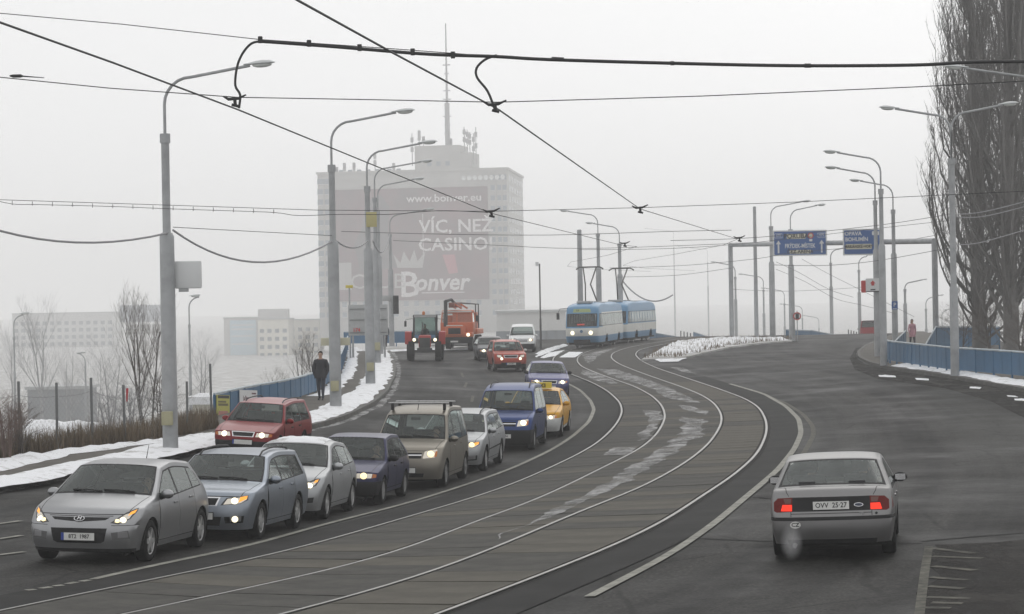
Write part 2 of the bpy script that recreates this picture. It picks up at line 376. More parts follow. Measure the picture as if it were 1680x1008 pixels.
# ---- tram track: bed, rails, concrete slabs
ia = [np.linspace(0, len(Q)-1, 190) for Q in RAILS]
def rail_at(k, t):
    Q = RAILS[k]; return np.c_[np.interp(t, np.arange(len(Q)), Q[:, 0]), np.interp(t, np.arange(len(Q)), Q[:, 1])]
Ra = [rail_at(k, ia[k]) for k in range(4)]
lo = Ra[0]+(Ra[0]-Ra[1])*.085; hi = Ra[3]+(Ra[3]-Ra[2])*.085
cols = [lo]+[Ra[0]*(1-f)+Ra[1]*f for f in (0, .25, .5, .75)]+[Ra[1]*(1-f)+Ra[2]*f for f in (0, .25, .5, .75)]+[Ra[2]*(1-f)+Ra[3]*f for f in (0, .25, .5, .75)]+[Ra[3], hi]
mb = MB(); nc = len(cols)
for i in range(190):
    for c in cols: mb.pv(on(c[i][0], c[i][1], .010))
mb.f = [(i*nc+j, i*nc+j+1, (i+1)*nc+j+1, (i+1)*nc+j) for i in range(189) for j in range(nc-1)]
bed = mb.build('track_bed', M_DARKBED, None, 60)
tag(bed, kind='structure')
for k, Q in enumerate(RAILS):
    g = 1 if k % 2 == 0 else -1          # flange groove on the inner side of each rail
    strip('rail', Q, -.032, .032, .030, M_RAIL, bed, .03)
    strip('groove', Q, g*.036 if g > 0 else -.085, g*.085 if g > 0 else -.036, .016, M_DARKBED, bed)
def on_rail(k, j, n):                    # matching points on rail k for parameter j/n
    Q = RAILS[k]; t = j/n*(len(Q)-1); i = min(int(t), len(Q)-2); f = t-i
    return Q[i]*(1-f)+Q[i+1]*f
def slab_row(k, inset_l, inset_r, step, far, m):
    A, B = RAILS[k], RAILS[k+1]
    L = np.hypot(*np.diff(A, axis=0).T).sum(); n = int(L/step)
    # pair the rails by nearest point so joints run square across the track
    rest = []
    for j in range(n):
        t0 = (j+.012)/n*(len(A)-1); t1 = (j+1-.012)/n*(len(A)-1)
        ps = []
        for t in (t0, t1):
            i = min(int(t), len(A)-2); f = t-i; a = A[i]*(1-f)+A[i+1]*f
            d = np.hypot(B[:, 0]-a[0], B[:, 1]-a[1]); q = int(np.argmin(d)); lo, hi = max(q-1, 0), min(q+1, len(B)-1)
            # refine along B
            best = None
            for h in range(21):
                c = B[lo]*(1-h/20)+B[hi]*(h/20); e = np.hypot(*(c-a))
                if best is None or e < best[0]: best = (e, c)
            b = best[1]; u = (b-a)/max(best[0], 1e-6)
            ps.append((a+u*inset_l, b-u*inset_r))
        (a0, b0), (a1, b1) = ps
        if a0[1] > far: rest.append((a0, b0, a1, b1)); continue
        if a0[1] < 30 or a0[0] < -12: continue
        dz = .024+rnd.uniform(-.003, .003)
        mb = MB(); nn = 2
        top = [on(*(a0), dz), on(*(b0), dz), on(*(b1), dz), on(*(a1), dz)]
        low = [p-Vector((0, 0, .03)) for p in top]
        c = sum(top, Vector())/4
        mb.v = [tuple(p-c) for p in top+low]; mb.f = [(0, 1, 2, 3), (0, 4, 5, 1), (1, 5, 6, 2), (2, 6, 7, 3), (3, 7, 4, 0)]
        mb.build('slab', m if rnd.random() < .75 else (M_CONC2 if m is M_CONC else M_CONC), bed, None, loc=c)
    mb = MB()
    for (a0, b0, a1, b1) in rest:
        if a0[1] < 230: mb.quad(on(*a0, .024), on(*b0, .024), on(*b1, .024), on(*a1, .024))
    o = mb.build('far_slabs', M_CONC, bed, None); tag(o, kind='stuff')
slab_row(0, .09, .09, 1.25, 112, M_CONC)
slab_row(1, .04, .04, 1.25, 112, M_CONC)
slab_row(2, .09, .09, 1.25, 112, M_CONC2)
# ---- painted lines (parts of the road)
LINE_L = resample([(p.x, p.y) for p in Gl([(152,952.6),(243,932),(400,899.6),(543,859),(733,806.7),(840,770),(900,741.7),(940,716.7),(966.7,693),(975,673),(968,656.7),(953,641.7),(935,631.7),(915,624)])], .8, 6)
LINE_R = resample([(p.x, p.y) for p in Gl([(967,981),(1100,911.6),(1169.7,863),(1225,816),(1276.5,772),(1304,737),(1314.6,712),(1311,688.6),(1290,667.7),(1253,646.8),(1197.5,630.6)])], .8, 6)
strip('lane_line', LINE_L, -.065, .065, .020, M_PAINT, road)
strip('lane_line', LINE_R, -.075, .075, .020, M_PAINT, road)
# short dashes at the near end, older ghost lines, dashes between the two queue lanes
def dash_px(a, b, w, m=M_PAINT):
    Q = resample([(p.x, p.y) for p in Gl([a, b])], .3, 0)
    if len(Q) < 2: return
    strip('lane_dash', Q, -w/2, w/2, .018 if m is M_PAINT else .010, m, road)
for a, b in (((43,970.5),(58,969)),((66,967.5),(84,965)),((88,963.5),(104,962)),((110,960),(126,957)),((133,956),(148,953.5))): dash_px(a, b, .12)
for a, b in (((-40,892),(36,880)),((-40,917),(40,907)),((-10,862),(34,856))): dash_px(a, b, .13, M_PAINT)
for a, b in (((762,636),(766,628)),((774,660),(776,650)),((779,690),(779,678)),((772,706),(768,716)),((757,612),(760,619))): dash_px(a, b, .12, M_PAINT_OLD)
ghost = resample([(p.x, p.y) for p in Gl([(1318,745),(1335,715),(1334,700),(1318,680),(1290,662),(1240,642)])], .8, 5)
strip('old_line', ghost, -.07, .07, .007, M_PAINT_OLD, road)
comb = resample([(p.x, p.y) for p in Gl([(1524,897),(1517,940),(1508,1012)])], .4, 0)
strip('edge_line', comb, -.06, .06, .007, M_PAINT_OLD, road)
for (x0, y0, x1, y1) in ((1526,900,1598,909),(1530,914,1612,917),(1530,930,1600,937),(1526,948,1585,953),(1522,963,1580,967),(1520,981,1592,983),(1512,998,1560,999),(1528,990,1580,991)):
    dash_px((x0, y0), (x1, y1), .16, M_PAINT_OLD)
# expansion joints across the right-hand lanes
M_TAR = mat('tar_joint', (.010, .010, .010), .8, spec=.1)
for pts in ([(1120,883),(1235,888),(1400,893),(1512,892)], [(1512,889),(1600,881),(1720,872)], [(1232,816),(1300,822)], [(1195,818),(1225,815),(1262,816)]):
    Q = resample([(p.x, p.y) for p in Gl(pts)], .4, 1); strip('expansion_joint', Q, -.035, .035, .007, M_TAR, road)
# ---- gutter dirt on the right, pavements, kerbs
def sheet(name, poly, m, dz=.01, parent=None, cell=.5, lump=0.0, edge=.25, thick=0.0, seed=0, rag=0.0, zmin=None):
    """filled patch with uneven outline; lump = height in the middle"""
    P = [Vector((p[0], p[1])) for p in poly]
    out = []
    for i, a in enumerate(P):
        b = P[(i+1) % len(P)]; n = max(1, int((b-a).length/cell))
        for k in range(n):
            q = a.lerp(b, k/n)
            if rag: q = q+Vector((noise.noise((q.x*.9, q.y*.45, seed))+.4*noise.noise((q.x*2.7, q.y*1.3, seed)), noise.noise((q.x*.9, q.y*.45, seed+9))*2.0))*rag
            out.append(q)
    n = len(out); x0 = min(p.x for p in out); x1 = max(p.x for p in out); y0 = min(p.y for p in out); y1 = max(p.y for p in out)
    pts = list(out); tup = [(p.x, p.y) for p in out]
    nxx = max(1, int((x1-x0)/cell)); nyy = max(1, int((y1-y0)/cell))
    if nxx*nyy < 60000:
        for i in range(nxx+1):
            for j in range(nyy+1):
                x = x0+(x1-x0)*(i+rnd.uniform(-.3, .3))/nxx; y = y0+(y1-y0)*(j+rnd.uniform(-.3, .3))/nyy
                if pip(x, y, tup): pts.append(Vector((x, y)))
    vc, _, fc, _, _, _ = delaunay_2d_cdt(pts, [(i, (i+1) % n) for i in range(n)], [], 0, 1e-4)
    seg = np.array(tup); seg2 = np.roll(seg, -1, axis=0)
    mb = MB()
    for v in vc:
        h = 0
        if lump:
            p = np.array((v.x, v.y)); ab = seg2-seg; t = np.clip(((p-seg)*ab).sum(1)/((ab*ab).sum(1)+1e-9), 0, 1)
            d = np.sqrt((((seg+ab*t[:, None])-p)**2).sum(1)).min()
            h = lump*min(1, d/edge)**.7*(.75+.6*noise.noise((v.x*1.7, v.y*1.7, seed))+.35*noise.noise((v.x*5, v.y*5, seed)))
        mb.pv(on(v.x, v.y, dz+max(h, 0)))
    for f in fc:
        c = sum((vc[i] for i in f), Vector((0, 0)))/len(f)
        if pip(c.x, c.y, tup): mb.f.append(tuple(f))
    if thick:
        b = len(mb.v)
        for p in out: q = on(p.x, p.y, dz); mb.pv(q); mb.pv(q-Vector((0, 0, thick)))
        area = sum(out[i].x*out[(i+1) % n].y-out[(i+1) % n].x*out[i].y for i in range(n))
        for i in range(n):
            j = (i+1) % n; q = (b+2*i, b+2*i+1, b+2*j+1, b+2*j)
            mb.f.append(q if area < 0 else q[::-1])
    return mb.build(name, m, parent, 60)
def px_sheet(name, pts, m, dz=.01, **k): return sheet(name, [(p.x, p.y) for p in Gl(pts, dz)], m, dz, **k)
px_sheet('gutter_dirt', [(1394,588),(1402,606),(1440,622),(1550,637),(1625,658),(1690,690),(1800,740),(1800,672),(1680,643),(1566,623),(1457,607),(1420,598),(1406,589),(1404,580),(1420,569),(1404,571)], M_DIRT, .012, parent=road, cell=.7)
_patchy(M_DIRT, .9, .28, .58)
px_sheet('gutter_dirt', [(1534,896),(1690,885),(1700,1010),(1516,1010)], M_DIRT, .0055, parent=road, cell=.5, rag=.25)
M_PATCH = mat('dark_filler_asphalt', (.031, .0305, .0295), .8, var=.4, vscale=.8, bump=.3, bscale=25, col2=(.014, .014, .0138), spec=.07)
def near_rail(k, ymax): Q = RAILS[k]; return Q[(Q[:, 1] > 29) & (Q[:, 1] < ymax)]
for k_, w0, w1 in ((3, .14, .98), (0, -1.0, -.14)):
    Qn = near_rail(k_, 118); nn_ = 4; 
    mbp = MB(); Nq, _ = normals2(Qn)
    for i_ in range(len(Qn)):
        for j_ in range(nn_+1):
            q_ = Qn[i_]+Nq[i_]*(w0+(w1-w0)*j_/nn_); mbp.pv(on(q_[0], q_[1], .012))
    mbp.f = [(i_*(nn_+1)+j_, i_*(nn_+1)+j_+1, (i_+1)*(nn_+1)+j_+1, (i_+1)*(nn_+1)+j_) for i_ in range(len(Qn)-1) for j_ in range(nn_)]
    mbp.build('filler_strip', M_PATCH, road, 60)
# left pavement: a kerbed slab, with asphalt path
PW = .13
path_edge = [(p[0], p[1]) for p in EL if 20 < p[1] < 180]
poly = [(q[0]-.02, q[1]) for q in KERB_L[::2] if q[1] > 20] + [(KERB_L[-1][0]-4.2, KERB_L[-1][1]+.5)] + [(p[0]+.1, p[1]) for p in reversed(path_edge) if p[1] < KERB_L[-1][1]]
pave = sheet('pavement', poly, M_PAVE, PW, cell=1.0, thick=.3); tag(pave, kind='structure')
kq = [q for q in KERB_L if q[1] > 22]
def kerb_stones(Q, side, parent, h=PW, w=.16, step=1.6, ymax=120):
    Nn, T = normals2(np.array(Q)); i = 0; Q = np.array(Q); k = int(step/.8)
    far = []
    for i in range(0, len(Q)-k, k):
        a, b = Q[i], Q[i+k]; na, nb = Nn[i], Nn[i+k]
        if side > 0: na, nb = -na, -nb
        mb = MB(); d = (b-a)*.006
        c = on(*(a+b)/2)
        pts = [(a+d, 0), (b-d, 0), (b-d, 1), (a+d, 1)]
        top = []; low = []
        for p, o in pts:
            n = na if p is pts[0][0] else nb
            q = p-(n*w if o else n*0); top.append(on(q[0], q[1], h+.012)-c); low.append(on(q[0], q[1], -.1)-c)
        if ymax and a[1] > ymax: far.append((top, low, c)); continue
        mb.v = [tuple(p) for p in top+low]; mb.f = [(0, 1, 2, 3), (0, 4, 5, 1), (1, 5, 6, 2), (2, 6, 7, 3), (3, 7, 4, 0)]
        mb.build('kerb_stone', M_KERB, parent, None, loc=c)
    if far:
        mb = MB()
        for top, low, c in far:
            b = len(mb.v); mb.v += [tuple(p+c) for p in top+low]; mb.f += [tuple(b+i for i in q) for q in ((0,1,2,3),(0,4,5,1),(1,5,6,2),(2,6,7,3),(3,7,4,0))]
        tag(mb.build('far_kerb', M_KERB, parent, None), kind='stuff')
kerb_stones(kq, -1, pave)
# right pavement
poly = [(q[0]+.02, q[1]) for q in KERB_R[::2] if 40 < q[1] < 215] + [(ER[k][0]+1, ER[k][1]) for k in (6, 5, 4, 3, 2, 1)]
rpave = sheet('footway', [p for p in poly], M_PAVE, .12, cell=1.2, thick=.3); tag(rpave, kind='structure')
kerb_stones([q for q in KERB_R if 60 < q[1] < 200], 1, rpave, .12)
# central island at the far end of the curve
ISL = [(1052,590),(1078,588),(1110,588),(1132,584.5),(1160,577.5),(1200,569),(1250,562.5),(1300,559),(1300,556.5),(1200,556.8),(1160,557.5),(1134,559),(1112,563),(1088,571),(1072,579)]
isl = px_sheet('island', ISL, M_GROUND, .10, cell=.9, thick=.3); tag(isl, kind='structure')
# ---- snow and ice (nobody could count it)
def snow(pts, lump, m=M_SNOW, dz=.012, edge=.3, rag=.12, cell=.25, seed=1, world=False):
    f = sheet if world else px_sheet
    o = f('snow', pts, m, dz, cell=cell, lump=lump, edge=edge, rag=rag, seed=seed)
    tag(o, kind='stuff'); return o
def snow_band(Q, w0, w1, dz, lump, m=M_SNOW, seed=1, rag=.2, cell=.28):
    Q = np.array(Q); Nn, _ = normals2(Q)
    poly = [tuple(p) for p in (Q+Nn*w0)]+[tuple(p) for p in (Q+Nn*w1)[::-1]]
    return snow(poly, lump, m, dz, .3, rag, cell, seed, True)
kl = np.array([q for q in KERB_L if q[1] > 26]); near = kl[kl[:, 1] < 66]; far = kl[kl[:, 1] >= 63]
snow([(-40,809),(0,800),(89,785),(180,766),(292,746),(350,732),(420,719),(420,700),(351,717),(265,733),(125,756),(0,784),(-40,791)], .10, dz=PW+.012, seed=2, rag=.2)
snow_band(far[::2], -1.35, -.19, PW+.012, .08, seed=3)
snow_band(kl[::2], .02, .26, .008, .05, seed=4, rag=.12, m=M_SLUSH)
# band at the foot of the fence and along the parapet
snow([(-60,788),(0,773),(125,744.5),(265,726),(351,712),(351,708),(265,722),(152,735),(94,742),(0,755),(-60,766)], .13, dz=PW+.01, seed=5, rag=.25)
pl = np.array([q for q in PAR_L if q[1] > 92]); snow_band(pl[::2], .12, .75, PW+.01, .10, seed=6)
endx, endy = KERB_L[-1]
snow([(endx-4.0, endy-1.5), (endx-.3, endy-1.2), (endx-.2, endy-.1), (endx-4.0, endy-.2)], .08, dz=PW+.012, world=True, seed=7)
snow([(endx-4.2, endy+.3), (endx+8, endy+3.0), (endx+8, endy+5), (endx-4.2, endy+3)], .1, dz=.02, world=True, seed=8)
Z8 = lambda L: [(840+x/3, 560+y/3) for x, y in L]
Z5 = lambda L: [(880+x/5.04, 460+y/5.04) for x, y in L]
snow(Z8([(345,142),(385,145),(450,170),(525,206),(490,210),(400,190),(340,160)]), .02, m=M_SLUSH, dz=.034, seed=11)
snow(Z8([(420,135),(520,140),(640,180),(740,215),(830,255),(925,303),(860,300),(740,270),(700,235),(560,190),(470,165)]), .03, m=M_SLUSH, dz=.034, seed=12)
snow(Z8([(810,315),(880,320),(965,345),(950,362),(870,345)]), .02, m=M_SLUSH, dz=.034, seed=13)
snow(Z8([(640,340),(730,345),(742,380),(700,430),(690,475),(612,490),(650,440),(680,400),(650,350)]), .02, m=M_SLUSH, dz=.034, seed=14, rag=.2)
snow(Z8([(840,370),(960,382),(950,420),(900,485),(780,500),(830,430)]), .015, m=M_SLUSH, dz=.034, seed=15, rag=.3)
snow(Z8([(490,525),(622,520),(560,562),(445,560)]), .02, m=M_SLUSH, dz=.034, seed=16)
snow(Z8([(880,490),(780,500),(680,560),(600,610),(400,730),(150,850),(60,900),(-140,995),(-120,960)][:7]+[(-100,978),(-40,955),(80,895),(250,840),(500,720),(700,610),(800,550)]), .018, m=M_SLUSH, dz=.034, seed=17, rag=.22)
snow(Z5([(0,600),(110,560),(240,528),(262,540),(140,585),(0,640)]), .12, dz=.034, seed=18, rag=.15)
snow(Z5([(30,640),(110,597),(235,577),(160,625),(60,645)]), .03, dz=.034, seed=19, rag=.05)
snow(Z5([(190,638),(272,592),(385,595),(322,638)]), .03, dz=.034, seed=20, rag=.04)
snow(Z5([(380,620),(500,590),(690,547),(610,580),(560,600),(470,660),(440,690),(400,655)]), .03, m=M_SLUSH, dz=.034, seed=21)
snow(Z5([(1110,722),(1220,722),(1320,780),(1230,765)]), .02, m=M_SLUSH, dz=.034, seed=22)
snow(Z5([(945,640),(1060,610),(1270,630),(1180,672),(1020,675)]), .06, dz=.034, seed=23)
snow([(1074,580),(1108,582),(1132,580),(1165,572),(1200,565),(1252,560),(1296,557.8),(1200,557),(1134,560),(1100,567)], .25, dz=.11, seed=24, rag=.3, cell=.5)
kr = np.array([q for q in KERB_R if 70 < q[1] < 116])
snow_band(kr[::2], .25, 1.3, .13, .10, seed=25, rag=.25)
for (x, y, w) in ((1455,617,14),(1512,622,11),(1598,636,9),(1660,650,7),(1676,656,12)):
    snow([(x-w, y-1.5), (x+w, y-.5), (x+w*1.1, y+2.4), (x-w*.9, y+1.2)], .06, seed=30+x, dz=.015, rag=.1)
# ================================================================ VEHICLE SHELLS
def glass_mat(name, tint, rough=.02, mixf=.0):
    m = bpy.data.materials.new(name); m.use_nodes = True; t = m.node_tree; t.nodes.clear()
    tr = t.nodes.new('ShaderNodeBsdfTransparent'); tr.inputs[0].default_value = (*tint, 1)
    gl = t.nodes.new('ShaderNodeBsdfGlossy'); gl.inputs['Roughness'].default_value = rough; gl.inputs[0].default_value = (.95, 1, .98, 1)
    df = t.nodes.new('ShaderNodeBsdfDiffuse'); df.inputs[0].default_value = (.32, .34, .33, 1)
    fr = t.nodes.new('ShaderNodeFresnel'); fr.inputs[0].default_value = 1.5
    mx = t.nodes.new('ShaderNodeMixShader'); m2 = t.nodes.new('ShaderNodeMixShader')
    # thin film of road grime; doubles as painted sky sheen on one car
    tc = t.nodes.new('ShaderNodeTexCoord'); nz = t.nodes.new('ShaderNodeTexNoise'); nz.inputs['Scale'].default_value = 2.5; nz.inputs['Detail'].default_value = 4
    mr = t.nodes.new('ShaderNodeMapRange'); mr.inputs[1].default_value = .35; mr.inputs[2].default_value = .75; mr.inputs[3].default_value = mixf*.5; mr.inputs[4].default_value = mixf*1.6
    o = t.nodes.new('ShaderNodeOutputMaterial'); L = t.links.new
    L(tc.outputs['Object'], nz.inputs['Vector']); L(nz.outputs[0], mr.inputs[0])
    L(mr.outputs[0], m2.inputs[0]); L(tr.outputs[0], m2.inputs[1]); L(df.outputs[0], m2.inputs[2])
    L(fr.outputs[0], mx.inputs[0]); L(m2.outputs[0], mx.inputs[1]); L(gl.outputs[0], mx.inputs[2]); L(mx.outputs[0], o.inputs[0])
    MATS[name] = m; return m
M_GLASS = glass_mat('green_tinted_glass', (.74, .81, .79), .03, .03)
M_GRIMESHEEN = glass_mat('grimed_sky_sheen_glass', (.88, .92, .90), .05, .10)  # grime film thickened so its pale diffuse also stands in for sky reflection
M_TRAMGLASS = glass_mat('dark_tram_glass', (.40, .44, .46), .03, .08)
M_LENS = glass_mat('clear_lens', (.85, .86, .86), .03, .12)
M_BLACK = mat('black_plastic', (.018, .018, .019), .6, spec=.25)
M_GAP = mat('panel_gap', (.012, .012, .012), .8)
M_RUBBER = mat('tyre_rubber', (.014, .014, .014), .85, var=.3, vscale=4, spec=.15)
M_RIM = mat('alloy_wheel', (.42, .42, .42), .4, .7, var=.2, vscale=5)
M_STEELRIM = mat('grey_wheel_cover', (.24, .24, .24), .5, .3, var=.2, vscale=5)
M_CHROME = mat('chrome', (.65, .65, .66), .2, 1.0)
M_REFL = mat('headlamp_reflector', (.40, .40, .41), .25, .8, emit=(1, .84, .55), estr=.28)
M_FOG = mat('unlit_fog_lamp', (.30, .30, .31), .3, .6)
M_DARKLAMP = mat('dark_lamp_housing', (.05, .05, .052), .35, .3)
M_BEAM = mat('lit_headlamp', (1, .95, .8), .4, emit=(1, .90, .62), estr=1.5)
M_BEAMW = mat('lit_yellowish_headlamp', (1, .88, .6), .4, emit=(1, .80, .40), estr=1.15)
M_AMBER = mat('amber_indicator', (.75, .25, .03), .3, emit=(1, .45, .05), estr=.8)
M_AMBER0 = mat('amber_lens', (.55, .17, .03), .3)
M_REDLENS = mat('dark_red_lens', (.13, .010, .008), .35, spec=.2)
M_REDLIT = mat('lit_red_lamp', (.6, .03, .02), .5, emit=(1, .04, .015), estr=1.0, spec=.2)
M_WHITELENS = mat('smoked_pink_lens', (.16, .08, .07), .4, spec=.2)
M_INT = mat('dark_interior', (.018, .018, .019), .8)
M_SEAT = mat('grey_seat_cloth', (.030, .030, .033), .9)
M_PLATE = mat('licence_plate_white', (.62, .62, .60), .5, var=.1, vscale=6)
M_PLATEBLUE = mat('licence_plate_blue', (.03, .06, .30), .5)
M_INK = mat('black_lettering', (.015, .015, .016), .6)
M_UNDER = mat('underbody_black', (.012, .012, .012), .9)
def paint(name, col, metal=.35, rough=.38, dirt=.5):
    m = mat(name, col, rough, metal, coat=.12, spec=.35 if metal > .3 else .2); t = m.node_tree; b = t.nodes['Principled BSDF']; N = t.nodes.new; L = t.links.new
    b.inputs['Coat Roughness'].default_value = .12
    if metal > .3: b.inputs['Specular Tint'].default_value = (.55, .55, .55, 1)
    tc = N('ShaderNodeTexCoord'); sx = N('ShaderNodeSeparateXYZ'); L(tc.outputs['Object'], sx.inputs[0])
    nz = N('ShaderNodeTexNoise'); nz.inputs['Scale'].default_value = 3.0; nz.inputs['Detail'].default_value = 7; nz.inputs['Roughness'].default_value = .7; L(tc.outputs['Object'], nz.inputs['Vector'])
    # road salt and spray, heaviest on the sills and bumpers
    mr = N('ShaderNodeMapRange'); mr.inputs[1].default_value = .2; mr.inputs[2].default_value = .85; mr.inputs[3].default_value = 1.0; mr.inputs[4].default_value = .12; L(sx.outputs[2], mr.inputs[0])
    mu = N('ShaderNodeMath'); mu.operation = 'MULTIPLY'; L(mr.outputs[0], mu.inputs[0]); L(nz.outputs[0], mu.inputs[1])
    m2 = N('ShaderNodeMath'); m2.operation = 'MULTIPLY'; m2.use_clamp = True; m2.inputs[1].default_value = dirt*2; L(mu.outputs[0], m2.inputs[0])
    mx = N('ShaderNodeMix'); mx.data_type = 'RGBA'; mx.inputs[6].default_value = (*col, 1); mx.inputs[7].default_value = (.10, .099, .10, 1)
    L(m2.outputs[0], mx.inputs[0]); L(mx.outputs[2], b.inputs['Base Color'])
    r2 = N('ShaderNodeMapRange'); r2.inputs[3].default_value = rough; r2.inputs[4].default_value = .8; L(m2.outputs[0], r2.inputs[0]); L(r2.outputs[0], b.inputs['Roughness'])
    iv = N('ShaderNodeMapRange'); iv.inputs[3].default_value = metal; iv.inputs[4].default_value = 0; L(m2.outputs[0], iv.inputs[0]); L(iv.outputs[0], b.inputs['Metallic'])
    cv = N('ShaderNodeMapRange'); cv.inputs[3].default_value = .12; cv.inputs[4].default_value = 0; L(m2.outputs[0], cv.inputs[0]); L(cv.outputs[0], b.inputs['Coat Weight'])
    return m
class Shell:
    def __init__(s, keys, halfW, wz, ftap=(.9, .13), rtap=(.7, .10), res=.07, nb=20, arches=(), sill=None):
        K = np.array([k[:4] for k in keys], float); pw = np.array([k[4] for k in keys], float)
        cor = [len(k) > 5 and k[5] for k in keys]; n = len(K)
        s.L = K[:, 0].max(); s.hw = halfW; s.wz = np.array(wz, float); s.ftap = ftap; s.rtap = rtap
        d = np.maximum(np.hypot(np.diff(K[:, 0]), np.diff(K[:, 1])), .02)
        A = []; kk = []; pp = []
        def tang(i, seg):
            if i == 0 or i == n-1 or cor[i]: return (K[seg+1]-K[seg])/d[seg]
            return ((K[i]-K[i-1])/d[i-1]*d[i]+(K[i+1]-K[i])/d[i]*d[i-1])/(d[i]+d[i-1])
        for i in range(n-1):
            m0, m1 = tang(i, i)*d[i], tang(i+1, i)*d[i]; ns = max(2, int(math.ceil(d[i]/res)))
            for j in range(ns):
                t = j/ns; A.append((2*t**3-3*t*t+1)*K[i]+(t**3-2*t*t+t)*m0+(-2*t**3+3*t*t)*K[i+1]+(t**3-t*t)*m1)
                kk.append(i+t); pp.append(pw[i]*(1-t)+pw[i+1]*t)
        A.append(K[-1]); kk.append(n-1); pp.append(pw[-1])
        A = np.array(A); s.P = A[:, :2]; s.E = A[:, 2:]; s.k = np.array(kk); s.p = np.array(pp); s.n = len(A)
        s.Ey = np.array([s.W(x, z) for x, z in s.E])
        s.arc = np.r_[0, np.cumsum(np.maximum(np.hypot(np.diff(s.P[:, 0]), np.diff(s.P[:, 1])), np.hypot(np.diff(s.E[:, 0]), np.diff(s.E[:, 1]))))]
        s.Wc = halfW*.66; s.nb = nb; s.res = res; s.arches = arches; s.sill = sill if sill is not None else s.E[0][1]
        s.rf = []; s.sf = []
    def W(s, x, z):
        w = float(np.interp(z, s.wz[:, 0], s.wz[:, 1]))
        # soften the kinks of the width profile
        w = .5*w+.25*float(np.interp(z-.05, s.wz[:, 0], s.wz[:, 1]))+.25*float(np.interp(z+.05, s.wz[:, 0], s.wz[:, 1]))
        if x < s.ftap[0]: w *= 1-s.ftap[1]*((s.ftap[0]-x)/s.ftap[0])**2.2
        xr = s.L-x
        if xr < s.rtap[0]: w *= 1-s.rtap[1]*(max(0, s.rtap[0]-xr)/s.rtap[0])**2.2
        return s.hw*w
    def at(s, i, v):
        i = min(max(i, 0), s.n-1); a = int(i); b = min(a+1, s.n-1); f = i-a
        P = s.P[a]*(1-f)+s.P[b]*f; E = s.E[a]*(1-f)+s.E[b]*f; ey = s.Ey[a]*(1-f)+s.Ey[b]*f; p = s.p[a]*(1-f)+s.p[b]*f
        g = max(0.0, 1-abs(v)**p)**(1/p); q = E+(P-E)*g
        return Vector((q[0], v*ey, q[1]))
    def ab(s, a, b): return s.at(float(np.interp(a, s.arc, np.arange(s.n))), math.sin(max(-math.pi/2, min(math.pi/2, b/s.Wc))))
    def _out(s, i, v): return (float(np.interp(i, np.arange(s.n), s.arc)), math.asin(max(-1, min(1, v)))*s.Wc)
    def Kp(s, k, v): return s._out(float(np.interp(k, s.k, np.arange(s.n))), v)
    def Fp(s, y, z, rear=False, kmax=None):
        rng = range(s.n) if not rear else range(s.n-1, -1, -1); prev = None
        for i in rng:
            v = max(-1, min(1, y/s.Ey[i])); h = s.at(i, v).z
            if h >= z:
                if prev is None: return s._out(i, v)
                j, hv, vv = prev; f = (z-hv)/max(h-hv, 1e-6); return s._out(j+(i-j)*f, vv+(v-vv)*f)
            prev = (i, h, v)
        return s._out(prev[0], prev[2])
    def Rp(s, y, z): return s.Fp(y, z, True)
    def pt(s, ab, off=0.0):
        p = s.ab(*ab); e = .01
        n = (s.ab(ab[0]+e, ab[1])-s.ab(ab[0]-e, ab[1])).cross(s.ab(ab[0], ab[1]+e)-s.ab(ab[0], ab[1]-e))
        if n.length < 1e-9: n = Vector((-1, 0, 0))
        n.normalize(); c = Vector((s.L/2, 0, .6))
        if n.dot(p-c) < 0: n = -n
        return p+n*off, n
    def front(s, cls, pts, mirror=True, rear=False):
        f = s.Rp if rear else s.Fp
        s.rf.append((cls, [f(y, z) for y, z in dens(pts, .05)]))
        if mirror: s.rf.append((cls+('|m' if mirror == 2 else ''), [f(-y, z) for y, z in dens(pts, .05)]))
    def rear(s, cls, pts, mirror=True): s.front(cls, pts, mirror, True)
    def top(s, cls, pts): s.rf.append((cls, [s.Kp(k, v) for k, v in dens(pts, .07)]))
    def side(s, cls, pts): s.sf.append((cls, dens(pts, .06)))
    def gap(s, pts, w=.012, cls='gap'):
        for a, b in zip(pts[:-1], pts[1:]):
            t = Vector((b[0]-a[0], b[1]-a[1])); t.normalize(); n = Vector((-t.y, t.x))*w/2
            s.sf.append((cls, [(a[0]+n.x, a[1]+n.y), (b[0]+n.x, b[1]+n.y), (b[0]-n.x, b[1]-n.y), (a[0]-n.x, a[1]-n.y)]))
    def ez(s, x):      # height of the roof-side edge above x (greenhouse part)
        q = s.E[(s.E[:, 1] > s.E[:, 1].max()*.6)]; return float(np.interp(x, *q[np.argsort(q[:, 0])].T))
    def window_poly(s, x0, x1, belt, inset, dx0=0.0, dx1=0.0):
        bt = (lambda x: belt[0][1]+(belt[1][1]-belt[0][1])*(x-belt[0][0])/(belt[1][0]-belt[0][0]))
        xs_ = np.linspace(x0, x1, 13); top = []
        for j, x in enumerate(xs_):
            xx = x+dx0*(1-j/12)+dx1*(j/12); sl = (s.ez(xx+.03)-s.ez(xx-.03))/.06; z = s.ez(xx)-inset*math.hypot(1, min(abs(sl), 3))
            if z > bt(xx)+.015: top.append((xx, z))
        if not top: return None
        return [(max(x0, top[0][0]-.02) if dx0 == 0 else x0, bt(x0))]+[(x1, bt(x1))]+top[::-1]
